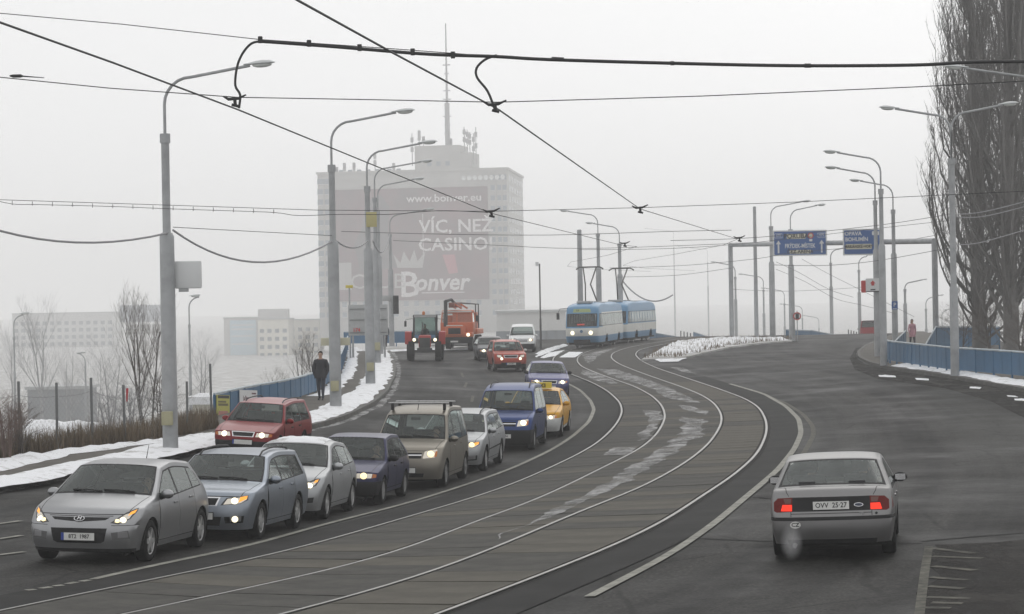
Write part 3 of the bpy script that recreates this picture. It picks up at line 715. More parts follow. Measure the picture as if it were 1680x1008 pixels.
    def build(s, root, classes, default='body', loose=()):
        """classes: cls -> (object name, material, parent cls or None)"""
        out = {}
        def emit(key, tri):
            out.setdefault(key, []).append(tri)
        # ---- ribbon
        pts = []; idx = {}
        th = [(-math.pi/2+math.pi*j/s.nb)*s.Wc for j in range(s.nb+1)]
        for i in range(s.n):
            for b in th: pts.append(Vector((s.arc[i], b)))
        ed = []
        a0, a1 = s.arc[0], s.arc[-1]
        for cls, poly in s.rf:
            b = len(pts); m = len(poly); pts += [Vector((min(max(q[0], a0), a1), q[1])) for q in poly]; ed += [(b+j, b+(j+1) % m) for j in range(m)]
        vc, _, fc, _, _, _ = delaunay_2d_cdt(pts, ed, [], 0, 1e-5)
        V3 = [s.ab(v.x, v.y) for v in vc]
        C2 = np.array([((vc[f[0]].x+vc[f[1]].x+vc[f[2]].x)/3, (vc[f[0]].y+vc[f[1]].y+vc[f[2]].y)/3) for f in fc]); lab = np.full(len(fc), -1)
        for qi, (q, poly) in enumerate(s.rf): lab[pip_many(C2, poly)] = qi
        for fi, f in enumerate(fc):
            cls = default if lab[fi] < 0 else s.rf[lab[fi]][0]
            emit(cls, (V3[f[0]], V3[f[1]], V3[f[2]]))
        # ---- sides
        bot = []
        zs = s.sill; xr = s.E[-1][0]; xf = s.E[0][0]
        cur = [(xr, s.E[-1][1])]
        for (xw, zw, ra) in sorted(s.arches, reverse=True):
            ph = math.asin(max(-1, min(1, (zs-zw)/ra)))
            cur.append((xw+ra*math.cos(ph), zs))
            for j in range(1, 16):
                q = ph+(math.pi-2*ph)*j/16; cur.append((xw+ra*math.cos(q), zw+ra*math.sin(q)))
            cur.append((xw-ra*math.cos(ph), zs))
        cur.append((xf, s.E[0][1]))
        outline = [tuple(e) for e in s.E]+dens(cur, .08, False)[1:-1]
        ox = np.array(outline)
        pts = [Vector(p) for p in outline]; m0 = len(pts); ed = [(j, (j+1) % m0) for j in range(m0)]
        r = s.res*1.2
        gx = ox[:, 0].min()+(np.arange(int((ox[:, 0].max()-ox[:, 0].min())/r))+.5)*r; gz = ox[:, 1].min()+(np.arange(int((ox[:, 1].max()-ox[:, 1].min())/r))+.5)*r
        gg = np.array([(x, z) for x in gx for z in gz]); pts += [Vector(q) for q in gg[pip_many(gg, outline)]]
        for cls, poly in s.sf:
            b = len(pts); m = len(poly); pts += [Vector(q) for q in poly]; ed += [(b+j, b+(j+1) % m) for j in range(m)]
        vc, _, fc, _, _, _ = delaunay_2d_cdt(pts, ed, [], 0, 1e-5)
        Wv = [s.W(v.x, v.y) for v in vc]
        C2 = np.array([((vc[f[0]].x+vc[f[1]].x+vc[f[2]].x)/3, (vc[f[0]].y+vc[f[1]].y+vc[f[2]].y)/3) for f in fc]); lab = np.full(len(fc), -1); ins = pip_many(C2, outline)
        for qi, (q, poly) in enumerate(s.sf): lab[pip_many(C2, poly)] = qi
        for fi, f in enumerate(fc):
            if not ins[fi]: continue
            cls = default if lab[fi] < 0 else s.sf[lab[fi]][0]
            L = [Vector((vc[i].x, -Wv[i], vc[i].y)) for i in f]; Rr = [Vector((vc[i].x, Wv[i], vc[i].y)) for i in f]
            two = cls in s.two_sided if hasattr(s, 'two_sided') else False
            emit(cls if not two else cls+'|l', (L[0], L[1], L[2])); emit(cls if not two else cls+'|r', (Rr[0], Rr[2], Rr[1]))
        objs = {}
        for cls in list(classes):
            nm, m, par = classes[cls]
            for key in [k for k in out if k.split('|')[0] == cls]:
                bm = bmesh.new(); vm = {}
                for t in out[key]:
                    vs_ = []
                    for p in t:
                        h = (round(p.x, 4), round(p.y, 4), round(p.z, 4))
                        if h not in vm: vm[h] = bm.verts.new(p)
                        vs_.append(vm[h])
                    if len(set(vs_)) == 3:
                        try: bm.faces.new(vs_)
                        except ValueError: pass
                bmesh.ops.remove_doubles(bm, verts=bm.verts[:], dist=.0008)
                groups = islands(bm) if cls in loose else [None]
                for gset in groups:
                    b2 = bm
                    if gset is not None and len(groups) > 1:
                        b2 = bm.copy(); b2.faces.ensure_lookup_table()
                        bmesh.ops.delete(b2, geom=[f for f in b2.faces if f.index not in gset], context='FACES')
                    me = bpy.data.meshes.new(nm); b2.to_mesh(me); me.materials.append(m)
                    if b2 is not bm: b2.free()
                    me.shade_smooth(); me.set_sharp_from_angle(angle=R(38))
                    o = link(me, nm, objs.get(par, root) if par else root); objs[key] = o
                bm.free()
                if cls not in objs: objs[cls] = o
        return objs
def islands(bm):
    bm.faces.index_update(); bm.faces.ensure_lookup_table(); seen = set(); out = []
    for f in bm.faces:
        if f.index in seen: continue
        st = [f]; cur = set()
        while st:
            g = st.pop()
            if g.index in cur: continue
            cur.add(g.index)
            for v in g.verts:
                for h in v.link_faces:
                    if h.index not in cur: st.append(h)
        seen |= cur; out.append(cur)
    big = [c for c in out if len(c) >= 3]
    return big or out
def dens(pts, st, close=True):
    out = []; n = len(pts)
    for i in range(n if close else n-1):
        a = pts[i]; b = pts[(i+1) % n]; m = max(1, int(math.hypot(b[0]-a[0], b[1]-a[1])/st))
        for j in range(m): out.append((a[0]+(b[0]-a[0])*j/m, a[1]+(b[1]-a[1])*j/m))
    if not close: out.append(tuple(pts[-1]))
    return out
# ---------------------------------------------------------------- wheels
_wheel = {}
def wheel_meshes(r, w, style):
    key = (r, w, style)
    if key in _wheel: return _wheel[key]
    t = MB(); rr = r*.66
    t.lathe([(rr, -w*.42), (rr+.02, -w*.5), (r*.9, -w*.5), (r*.975, -w*.42), (r, -w*.28), (r, w*.28), (r*.975, w*.42), (r*.9, w*.5), (rr+.02, w*.5), (rr, w*.42), (rr, -w*.42)], 28)
    rim = MB(); rim.lathe([(rr, -w*.42), (rr-.012, -w*.40), (rr-.02, -w*.25), (rr-.025, w*.3)], 28)
    n = {'six': 6, 'five': 5, 'ten': 10, 'seven': 7, 'cover': 8}[style]
    for j in range(n):
        q = 2*math.pi*j/n; M = Matrix.Rotation(q, 4, 'Z')
        wd = {'six': .055, 'five': .075, 'ten': .03, 'seven': .05, 'cover': .085}[style]*r/.31
        poly = [(.03, -wd*.8), (rr-.005, -wd*.5), (rr-.005, wd*.5), (.03, wd*.8)]
        rim.prism(poly, -w*.40, -w*.30, M)
    rim.lathe([(0.001, -w*.43), (.05, -w*.43), (.062, -w*.38), (.062, -w*.25)], 14)
    back = MB(); back.lathe([(.001, -w*.12), (rr-.02, -w*.12)], 20)
    res = (t.mesh('tyre', 40, M_RUBBER), rim.mesh('rim', 30, M_STEELRIM if style == 'cover' else M_RIM), back.mesh('brake_disc', 30, M_UNDER))
    _wheel[key] = res; return res
def add_wheel(root, x, y, r, w, style, steer=0.0):
    """outer face looks away from the car centre"""
    sgn = -1 if y < 0 else 1
    M = Matrix.Translation((x, y, r)) @ Matrix.Rotation(steer, 4, 'Z') @ (Matrix.Rotation(R(90), 4, 'X') if sgn > 0 else Matrix.Rotation(R(-90), 4, 'X'))
    tm, rm, bk = wheel_meshes(r, w, style)
    wh = link(bk, 'wheel', root, M=M)
    link(tm, 'tyre', wh); link(rm, 'rim', wh); return wh
def well(root, x, r, hw):
    for sg in (-1, 1):
        mb = MB(); n = 14; y0, y1 = sg*hw*.975, sg*(hw-.30)
        for j in range(n+1):
            q = math.pi*(-.06+1.12*j/n); mb.pv((x+r*math.cos(q), y0, .31+r*math.sin(q))); mb.pv((x+r*math.cos(q), y1, .31+r*math.sin(q)))
        mb.f = [(2*j, 2*j+1, 2*j+3, 2*j+2) for j in range(n)]
        mb.f.append(tuple(2*j+1 for j in range(n+1)))
        mb.build('wheel_arch_liner', M_UNDER, root, None)
def plate(root, s, y, z, txt, rear=False, w=.52, eu=True, size=.085, col=None):
    ab = (s.Rp if rear else s.Fp)(y, z); p, n = s.pt(ab, .012)
    sg = 1 if rear else -1
    p.x += sg*.006
    tilt = math.atan2(n.z, abs(n.x))*.5
    # local frame: X along the plate's reading direction, Y up, Z out
    X = Vector((0, 1, 0)) if rear else Vector((0, -1, 0)); Zv = Vector((sg*math.cos(tilt), 0, math.sin(tilt))); Yv = Zv.cross(X)
    M = Matrix((( X.x, Yv.x, Zv.x, p.x), (X.y, Yv.y, Zv.y, p.y), (X.z, Yv.z, Zv.z, p.z), (0, 0, 0, 1)))
    mb = MB(); mb.box(-w/2, w/2, -.056, .056, -.01, .004)
    pl = mb.build('licence_plate', col or M_PLATE, root, None, M=M)
    fr = MB(); fr.box(-w/2-.012, w/2+.012, -.068, .068, -.014, .001); fr.build('plate_holder', M_BLACK, pl, None)
    if eu: e = MB(); e.box(-w/2, -w/2+.045, -.056, .056, .004, .0055); e.build('blue_band', M_PLATEBLUE, pl, None)
    if txt: link(text_mesh(txt, size, M_INK, .001, .0016, .92), 'lettering', pl, loc=(.02 if eu else 0, 0, .0055))
    return pl
def ring_between(mb, poly3, w=.008):
    mb.tube(poly3+[poly3[0]], w, 5, False)
# ================================================================ CARS
WZ = [(.15, .90), (.30, .955), (.5, .99), (.65, 1.0), (.80, .985), (.95, .95), (1.38, .745), (1.5, .70)]
BODY = {}
BODY['hatch'] = dict(L=4.245, hw=.8875, axF=.88, wb=2.65, wr=.315, keys=[
 (.08,.20,.40,.20,2.6),(.01,.40,.34,.40,2.6),(.04,.64,.38,.62,2.5),(.13,.745,.52,.745,2.4),(.55,.905,.78,.86,2.6),(1.06,1.005,1.18,.945,2.6,1),
 (1.84,1.435,1.97,1.365,2.4,1),(2.5,1.48,2.5,1.41,2.6),(3.5,1.43,3.45,1.355,2.6,1),(3.93,1.06,3.75,1.02,2.5,1),(4.19,.72,3.93,.70,2.5),(4.235,.48,3.98,.45,2.5),(4.17,.24,3.93,.24,2.5)],
 belt=((1.3,.925),(3.7,1.03)), win=[(1.28,2.28,0,0),(2.36,3.13,0,.02),(3.20,3.62,0,-.12)], kw=(5,6), kr=(8,9))
BODY['estate'] = dict(L=4.57, hw=.885, axF=.93, wb=2.58, wr=.315, keys=[
 (.08,.20,.40,.20,2.6),(.01,.40,.34,.40,2.6),(.04,.62,.36,.60,2.6),(.10,.745,.46,.72,2.6),(.6,.88,.78,.83,2.8),(1.14,.965,1.26,.915,2.6,1),
 (1.92,1.40,2.06,1.335,2.4,1),(2.6,1.455,2.6,1.385,2.7),(4.10,1.43,4.05,1.355,2.7,1),(4.38,1.02,4.25,.99,2.6,1),(4.53,.72,4.30,.70,2.6),(4.56,.48,4.33,.45,2.5),(4.5,.24,4.28,.24,2.5)],
 belt=((1.4,.915),(4.1,.99)), win=[(1.38,2.34,0,0),(2.42,3.22,0,.02),(3.30,4.02,.02,-.12)], kw=(5,6), kr=(8,9))
BODY['compact'] = dict(L=4.25, hw=.877, axF=.92, wb=2.61, wr=.315, keys=[
 (.08,.20,.42,.20,2.5),(.01,.40,.36,.40,2.5),(.05,.62,.42,.60,2.4),(.16,.735,.6,.74,2.3),(.62,.90,.84,.85,2.5),(1.16,.995,1.28,.935,2.5,1),
 (1.95,1.41,2.08,1.34,2.4,1),(2.55,1.46,2.55,1.39,2.6),(3.5,1.40,3.45,1.33,2.6,1),(3.98,1.02,3.8,.98,2.5,1),(4.2,.72,3.95,.70,2.5),(4.24,.48,4.0,.45,2.5),(4.17,.24,3.95,.24,2.5)],
 belt=((1.4,.92),(3.7,1.0)), win=[(1.38,2.36,0,0),(2.44,3.2,0,.02),(3.27,3.62,0,-.12)], kw=(5,6), kr=(8,9))
BODY['boxy'] = dict(L=3.855, hw=.8175, axF=.73, wb=2.45, wr=.285, keys=[
 (.05,.22,.26,.22,3.2),(.0,.36,.20,.36,3.2),(.01,.52,.20,.51,3.2),(.06,.70,.22,.67,3.4,1),(.55,.82,.62,.79,3.4),(1.02,.89,1.08,.86,3.2,1),
 (1.66,1.36,1.74,1.32,2.9,1),(2.3,1.41,2.3,1.36,3.0),(3.12,1.385,3.08,1.335,3.0,1),(3.66,.96,3.56,.93,3.0,1),(3.80,.66,3.64,.65,3.0),(3.85,.46,3.68,.45,3.0),(3.8,.24,3.65,.24,3.0)],
 belt=((1.2,.87),(3.5,.92)), win=[(1.18,2.06,0,0),(2.13,2.82,0,.02),(2.89,3.40,0,-.2)], kw=(5,6), kr=(8,9), tap=((.6,.06),(.5,.06)))
BODY['boxyestate'] = dict(BODY['boxy'], L=4.205, keys=BODY['boxy']['keys'][:7]+[
 (2.5,1.42,2.5,1.37,3.0),(3.82,1.40,3.78,1.35,3.0,1),(4.08,.97,3.98,.95,3.0,1),(4.16,.66,4.0,.65,3.0),(4.2,.46,4.03,.45,3.0),(4.15,.24,4.0,.24,3.0)],
 belt=((1.2,.87),(3.9,.90)), win=[(1.18,2.06,0,0),(2.13,2.82,0,.02),(2.89,3.72,.02,-.1)])
BODY['mpv'] = dict(L=4.11, hw=.862, axF=.80, wb=2.69, wr=.315, keys=[
 (.07,.22,.34,.22,2.8),(.0,.42,.28,.42,2.8),(.02,.66,.28,.64,2.8),(.10,.86,.36,.82,2.7),(.5,1.02,.66,.97,2.8),(.92,1.10,1.05,1.05,2.8,1),
 (1.52,1.66,1.66,1.60,2.6,1),(2.0,1.775,2.0,1.70,2.9),(3.80,1.78,3.78,1.70,2.9,1),(3.98,1.10,3.90,1.08,2.8,1),(4.06,.72,3.9,.70,2.8),(4.10,.48,3.92,.46,2.8),(4.05,.25,3.88,.25,2.8)],
 belt=((1.1,1.02),(3.8,1.06)), win=[(1.12,1.98,0,0),(2.06,2.98,0,0),(3.06,3.74,0,-.04)], kw=(5,6), kr=(8,9),
 wz=[(.15,.92),(.35,.97),(.55,1.0),(.85,.995),(1.05,.975),(1.6,.84),(1.8,.78)], tap=((.7,.10),(.5,.05)))
BODY['suv'] = dict(L=4.22, hw=.8965, axF=.86, wb=2.58, wr=.335, keys=[
 (.08,.26,.36,.26,2.8),(.0,.46,.28,.46,2.8),(.02,.72,.30,.70,2.8),(.10,.90,.38,.88,2.8),(.6,1.03,.74,.98,3.0),(1.12,1.09,1.22,1.05,2.8,1),
 (1.78,1.58,1.90,1.52,2.6,1),(2.4,1.65,2.4,1.58,2.9),(3.80,1.62,3.76,1.55,2.9,1),(4.02,1.14,3.92,1.12,2.8,1),(4.16,.8,3.95,.78,2.8),(4.2,.52,3.98,.5,2.8),(4.14,.28,3.93,.28,2.8)],
 belt=((1.3,1.05),(3.8,1.10)), win=[(1.3,2.16,0,0),(2.24,2.98,0,0),(3.06,3.70,0,-.05)], kw=(5,6), kr=(8,9),
 wz=[(.2,.92),(.4,.97),(.6,1.0),(.9,.99),(1.08,.96),(1.55,.80),(1.7,.75)], tap=((.7,.09),(.6,.07)))
BODY['saloon'] = dict(L=4.53, hw=.875, axF=.92, wb=2.70, wr=.31, keys=[
 (.10,.20,.42,.20,2.6),(.02,.38,.36,.38,2.6),(.05,.56,.40,.55,2.5),(.16,.68,.5,.67,2.6),(.7,.83,.85,.78,2.8),(1.30,.93,1.40,.88,2.6,1),
 (2.02,1.33,2.14,1.27,2.4,1),(2.55,1.395,2.55,1.325,2.6),(3.20,1.345,3.16,1.285,2.5,1),(3.94,1.005,3.86,.95,2.5,1),(4.36,.965,4.18,.915,2.7),(4.43,.90,4.22,.86,2.6,1),(4.475,.72,4.27,.72,2.6),(4.53,.60,4.30,.60,2.6,1),(4.53,.42,4.31,.42,2.6),(4.46,.24,4.25,.24,2.6)],
 belt=((1.5,.88),(3.7,.93)), win=[(1.52,2.44,0,0),(2.52,3.26,0,.03),(3.30,3.52,0,-.10)], kw=(5,6), kr=(8,9))
BODY['liftback'] = dict(L=4.51, hw=.866, axF=.90, wb=2.51, wr=.31, keys=[
 (.08,.20,.38,.20,2.7),(.01,.38,.32,.38,2.7),(.04,.58,.34,.56,2.7),(.12,.70,.42,.68,2.7),(.65,.845,.80,.80,2.9),(1.22,.95,1.32,.90,2.7,1),
 (1.96,1.36,2.08,1.30,2.5,1),(2.5,1.425,2.5,1.355,2.7),(3.28,1.37,3.24,1.31,2.6,1),(4.08,1.03,3.98,.98,2.6,1),(4.38,.98,4.22,.93,2.7,1),(4.47,.72,4.28,.70,2.6),(4.51,.50,4.31,.48,2.6),(4.45,.24,4.26,.24,2.6)],
 belt=((1.4,.90),(3.7,.95)), win=[(1.44,2.38,0,0),(2.46,3.20,0,.03),(3.26,3.60,0,-.12)], kw=(5,6), kr=(8,9))
def shape_lights(s, cls, pts): s.front(cls, pts, 2)
def make_car(name, label, body, col, place, fr=None, trim=None, rims='six', lit=M_BEAM, plate_f=None, plate_r=None, rails=None, bump=None, detail=2, steer=0.0, mirror=None, extras=None, low=None, roofcol=None, people=True, glass=None, group='cars in the curve'):
    B = BODY[body]; root = thing(name, label, 'car', group=None)
    L = B['L']; xf = B['axF']; xr = xf+B['wb']; wr = B['wr']; ra = wr*1.17
    tap = B.get('tap', ((.95, .13), (.7, .09)))
    s = Shell(B['keys'], B['hw'], B.get('wz', WZ), tap[0], tap[1], res=.075 if detail > 1 else .11, nb=20 if detail > 1 else 14,
              arches=[(xf, wr, ra), (xr, wr, ra)], sill=B['keys'][0][3]+.0)
    s.two_sided = ('door_a', 'door_b', 'glass_a', 'glass_b', 'glass_c')
    k0, k1 = B['kw']; r0, r1 = B['kr']; belt = B['belt']
    # lower bumper / cladding in another colour
    if bump:
        zb, clad = bump
        s.front('bumper', [(-1.2, .0), (1.2, .0), (1.2, zb), (-1.2, zb)], False)
        s.rear('bumper', [(-1.2, .0), (1.2, .0), (1.2, zb), (-1.2, zb)], False)
        s.side('bumper', [(-.2, 0), (xf-ra*.75, 0), (xf-ra*.75, zb), (-.2, zb)]); s.side('bumper', [(xr+ra*.75, 0), (L+.2, 0), (L+.2, zb), (xr+ra*.75, zb)])
        if clad:
            for xw in (xf, xr): s.side('bumper', [(xw+(ra+.06)*math.cos(q*math.pi/12), wr+(ra+.06)*math.sin(q*math.pi/12)) for q in range(-1, 14)])
            s.side('bumper', [(xf, .1), (xr, .1), (xr, .36), (xf, .36)])
    if low:                       # two-tone lower body
        s.side('low', [(-.2, -.1), (L+.2, -.1), (L+.2, low), (-.2, low)]); s.front('low', [(-1.2, -.1), (1.2, -.1), (1.2, low), (-1.2, low)], False); s.rear('low', [(-1.2, -.1), (1.2, -.1), (1.2, low), (-1.2, low)], False)
    # windscreen and rear window
    s.top('trim', [(k0+.02, -.93), (k0+.02, 0), (k0+.02, .93), (k0+.5, .945), (k1-.015, .93), (k1-.015, 0), (k1-.015, -.93), (k0+.5, -.945)])
    s.top('screen', [(k0+.08, -.885), (k0+.06, 0), (k0+.08, .885), (k0+.5, .915), (k1-.06, .895), (k1-.05, 0), (k1-.06, -.895), (k0+.5, -.915)])
    s.top('trim', [(r0+.03, -.90), (r0+.03, .90), (r1-.03, .92), (r1-.03, -.92)])
    s.top('rglass', [(r0+.09, -.85), (r0+.08, 0), (r0+.09, .85), (r0+.5, .88), (r1-.10, .87), (r1-.09, 0), (r1-.10, -.87), (r0+.5, -.88)])
    # side windows
    band = s.window_poly(B['win'][0][0]-.07, B['win'][-1][1]+.03, ((belt[0][0], belt[0][1]-.018), (belt[1][0], belt[1][1]-.018)), .038, 0, B['win'][-1][3])
    if band: s.side('trim', band)
    for i, (x0, x1, d0, d1) in enumerate(B['win']):
        w = s.window_poly(x0, x1, belt, .062, d0, d1)
        if w: s.side('glass_'+'abc'[i], w)
    # doors and shut lines
    bz = lambda x: belt[0][1]+(belt[1][1]-belt[0][1])*(x-belt[0][0])/(belt[1][0]-belt[0][0])
    zl = B['keys'][0][3]+.09; xa = xf+ra+.06; xb = B['win'][0][1]+.04; xc = min(B['win'][1][1]+.05, xr-.12)
    s.side('door_a', [(xa, zl), (xb-.008, zl), (xb-.008, bz(xb)-.03), (xa, bz(xa)-.03)])
    s.side('door_b', [(xb+.008, zl), (xr-ra*.92-.03, zl), (xr-ra*.8, wr+ra*.62), (xc, wr+ra*1.02), (xc, bz(xc)-.03), (xb+.008, bz(xb)-.03)])
    if not bump or not bump[1]: pass
    s.gap([(xa, bz(xa)-.03), (xa, zl), (xb, zl), (xb, bz(xb)-.02)]); s.gap([(xb, zl), (xr-ra*.92-.03, zl), (xr-ra*.8, wr+ra*.62), (xc, wr+ra*1.02), (xc, bz(xc)-.02)])
    if trim and 'strip' in trim: s.side('bumper', [(xa+.03, .50), (xc-.02, .52), (xc-.02, .56), (xa+.03, .54)])
    # bonnet shut line
    kh = 3.02
    s.top('gap', [(kh, -.80), (kh, .80), (kh+.045, .80), (kh+.045, -.80)])
    for sg in (-1, 1): s.top('gap', [(kh, sg*.80), (k0-.02, sg*.90), (k0-.02, sg*.912), (kh, sg*.815)])
    if fr: fr(s)
    pm = col
    classes = dict(body=('body', pm, None), trim=('window_trim', M_BLACK, None), gap=('shut_line', M_GAP, None), bumper=('bumper', M_BLACK if not (bump and len(bump) > 2) else bump[2], None),
        low=('lower_body', trim.get('lowmat', M_BLACK) if isinstance(trim, dict) else M_BLACK, None),
        screen=('windscreen', glass or M_GLASS, None), rglass=('rear_window', glass or M_GLASS, None), door_a=('door', pm, None), door_b=('door', pm, None),
        glass_a=('side_window', glass or M_GLASS, None), glass_b=('side_window', glass or M_GLASS, None), glass_c=('side_window', glass or M_GLASS, None),
        lamp=('headlight', M_REFL, None), lampd=('headlight', M_DARKLAMP, None), amber=('indicator', M_AMBER0, None), amberl=('indicator', M_AMBER, None), grille=('grille', M_BLACK, None), intake=('air_intake', M_BLACK, None),
        chrome=('grille_surround', M_CHROME, None), fog=('fog_lamp', M_FOG, None), beam=('lamp_beam', lit, None), tail=('tail_light', M_REDLENS, None), taillit=('brake_lamp', M_REDLIT, None), tailw=('reversing_lamp', M_WHITELENS, None), panel=('rear_panel', M_BLACK, None), second=('second_colour_panel', trim.get('lowmat', M_BLACK) if isinstance(trim, dict) else M_BLACK, None))
    objs = s.build(root, classes, loose=('bumper', 'tail', 'lamp', 'lampd', 'fog', 'intake', 'second', 'amber', 'amberl', 'taillit', 'tailw', 'low'))
    # handles
    if detail > 1:
        for sg in (-1, 1):
            for d, key in ((xb-.20, 'door_a'), (xc-.22, 'door_b')):
                z = bz(d)-.13; y = sg*s.W(d, z); mb = MB(); mb.box(d-.09, d+.09, y-.022, y+.022, z-.016, z+.016, bev=.008)
                mb.build('handle', pm if 'blackhandle' not in (trim or {}) else M_BLACK, objs.get(key+('|l' if sg < 0 else '|r'), root))
    # mirrors
    mm = mirror if mirror else pm
    for sg in (-1, 1):
        xm = B['win'][0][0]+.22; zm = bz(xm)+.06; y = sg*(s.W(xm, zm)+.10); mb = MB()
        mb.sphere((xm, y, zm), (.075, .105, .072), 12, 8)
        for i, v in enumerate(mb.v):
            if v[0] > xm+.03: mb.v[i] = (xm+.03, v[1], v[2])
        mb.tube([(xm+.02, sg*s.W(xm, zm-.05), zm-.05), (xm, y, zm-.03)], .025, 6)
        mo = mb.build('wing_mirror', mm, root, 50)
        g = MB(); g.box(xm+.031, xm+.034, y-.075, y+.075, zm-.045, zm+.045); g.build('mirror_glass', M_CHROME, mo, None)
    for x, st in ((xf, steer), (xr, 0)):
        for sg in (-1, 1): add_wheel(root, x, sg*(B['hw']-.115), wr, .2, rims, st)
    well(root, xf, ra, B['hw']); well(root, xr, ra, B['hw'])
    mb = MB(); mb.box(.35, L-.32, -B['hw']*.84, B['hw']*.84, B['keys'][0][3]-.02, B['keys'][0][3]+.06); mb.box(.30, xf-ra, -B['hw']*.80, B['hw']*.80, .17, .4); mb.build('underbody', M_UNDER, root, None)
    if detail > 1:
        # cabin
        cx = B['keys'][k0][0]; cz = B['keys'][k0][1]; hw = B['hw']
        mb = MB(); mb.box(cx+.12, cx+.55, -hw*.86, hw*.86, .55, cz-.05, bev=.05); mb.build('dashboard', M_INT, root)
        mb = MB(); mb.box(cx+.1, L-.5, -hw*.88, hw*.88, .28, .34); mb.build('floor', M_INT, root, None)
        sx = cx+1.02
        for sg in (-1, 1):
            mb = MB(); mb.box(sx-.1, sx+.42, sg*.37-.24, sg*.37+.24, .42, .56, bev=.05)
            mb.box(-.08, .08, sg*.37-.24, sg*.37+.24, 0, .58, Matrix.Translation((sx+.42, 0, .52))@Matrix.Rotation(R(14), 4, 'Y'), bev=.05)
            mb.box(-.06, .06, sg*.37-.13, sg*.37+.13, .62, .80, Matrix.Translation((sx+.42, 0, .52))@Matrix.Rotation(R(12), 4, 'Y'), bev=.04)
            mb.build('seat', M_SEAT, root)
        mb = MB(); mb.box(sx+.95, sx+1.4, -hw*.78, hw*.78, .42, .56, bev=.04); mb.box(sx+1.36, sx+1.52, -hw*.76, hw*.76, .5, min(1.05, cz+.08), bev=.05)
        for sg in (-1, 1): mb.box(sx+1.44, sx+1.54, sg*.35-.12, sg*.35+.12, min(1.05, cz+.08), min(1.05, cz+.08)+.05, bev=.02)
        mb.build('rear_bench', M_SEAT, root)
        mb = MB(); c = Vector((cx+.68, -.37, cz-.06)); pts = [c+Vector((math.sin(q)*.05, math.cos(q)*.18, math.sin(q)*.17)) for q in np.linspace(0, 2*math.pi, 17)]
        mb.tube(pts, .016, 6, False); mb.tube([pts[0], pts[8]], .014, 5); mb.build('steering_wheel', M_INT, root)
        # wipers
        for y0, y1 in ((-.55, -.02), (.0, .52)):
            a, n = s.pt(s.Kp(k0+.075, y0/s.hw), .012); b, n = s.pt(s.Kp(k0+.12, y1/s.hw), .012)
            mb = MB(); mb.tube([a, a.lerp(b, .5)+n*.01, b], .011, 5); mb.build('wiper', M_BLACK, root)
        # rear-view mirror
        a, n = s.pt(s.Kp(k1-.12, 0), -.06); mb = MB(); mb.box(a.x-.01, a.x+.02, -.11, .11, a.z-.035, a.z+.03, bev=.01); mb.build('rear_view_mirror', M_INT, root)
    if rails:
        for sg in (-1, 1):
            x0, x1 = rails; pts = []
            for j in range(11):
                x = x0+(x1-x0)*j/10; i = float(np.interp(x, s.P[s.k_between(6, 8)][:, 0], s.k_between(6, 8))); q = s.at(i, sg*.80)
                h = .045 if 0 < j < 10 else -.01; pts.append((x, q.y, q.z+h))
            mb = MB(); mb.tube(pts, .016, 6); mb.build('roof_rail', M_BLACK if trim is None or 'silverrail' not in trim else M_RIM, root)
    if plate_f is not None: plate(root, s, 0, B.get('pz', .43), plate_f)
    if plate_r is not None: plate(root, s, plate_r[1], plate_r[2], plate_r[0], True, w=.50, eu=False, size=.098)
    if extras: extras(s, root)
    # place: car frame front axle etc. -> world
    place(root, xf, xr, B['hw']-.115)
    return root
def _kb(s, a, b): return np.where((s.k >= a) & (s.k <= b))[0]
Shell.k_between = _kb
def set_on_ground(root, origin2, back, lift=0.0, wb=(0, 2.5), hy=.7):
    """origin2: world xy of the local origin; back: unit xy direction of local +x"""
    bx = Vector((back[0], back[1])).normalized(); ly = Vector((-bx.y, bx.x))       # local +y
    o = Vector((origin2[0], origin2[1])); P = {}
    f = lambda x, y: zg(*(o+bx*x+ly*y))
    zf = (f(wb[0], hy)+f(wb[0], -hy))/2; zr = (f(wb[1], hy)+f(wb[1], -hy))/2; zl = (f(wb[0], -hy)+f(wb[1], -hy))/2; zR = (f(wb[0], hy)+f(wb[1], hy))/2
    X = Vector((bx.x, bx.y, (zr-zf)/(wb[1]-wb[0]))).normalized(); Y = Vector((ly.x, ly.y, (zR-zl)/(2*hy))); Z = X.cross(Y).normalized(); Y = Z.cross(X)
    O = Vector((o.x, o.y, (zf+zr)/2-X.z*(wb[0]+wb[1])/2+lift))
    root.matrix_world = Matrix(((X.x, Y.x, Z.x, O.x), (X.y, Y.y, Z.y, O.y), (X.z, Y.z, Z.z, O.z), (0, 0, 0, 1)))
def at_wheel(px, py, yaw, which='FL'):
    """place by the pixel where a wheel meets the road; yaw = direction the rear points to, degrees to the right of the view axis"""
    def f(root, xf, xr, hy):
        P = G(px, py); b = Vector((math.sin(R(yaw)), math.cos(R(yaw)))); ly = Vector((-b.y, b.x))
        x = xf if which[0] == 'F' else xr; y = -hy if which[1] == 'L' else hy
        o = Vector((P.x, P.y))-b*x-ly*y
        set_on_ground(root, o, b, 0, (xf, xr), hy)
    return f
# lane direction from the painted line, as a function of depth
NLl, TLl = normals2(LINE_L)
def lane_yaw(D):
    i = int(np.argmin(np.abs(LINE_L[:, 1]-D))); i = min(max(i, 2), len(LINE_L)-3); t = LINE_L[i+2]-LINE_L[i-2]
    return math.degrees(math.atan2(t[0], t[1]))
def bulb(s, root, y, z, r=.075, m=M_BEAM, off=.01, name='lit_bulb'):
    for sg in ((1, -1) if y else (1,)):
        p, n = s.pt(s.Fp(sg*y, z), off); mb = MB()
        mb.lathe([(.001, .012), (r*.6, .010), (r, 0)], 14, Matrix.Translation(p)@n.to_track_quat('Z', 'Y').to_matrix().to_4x4()); mb.build(name, m, root)
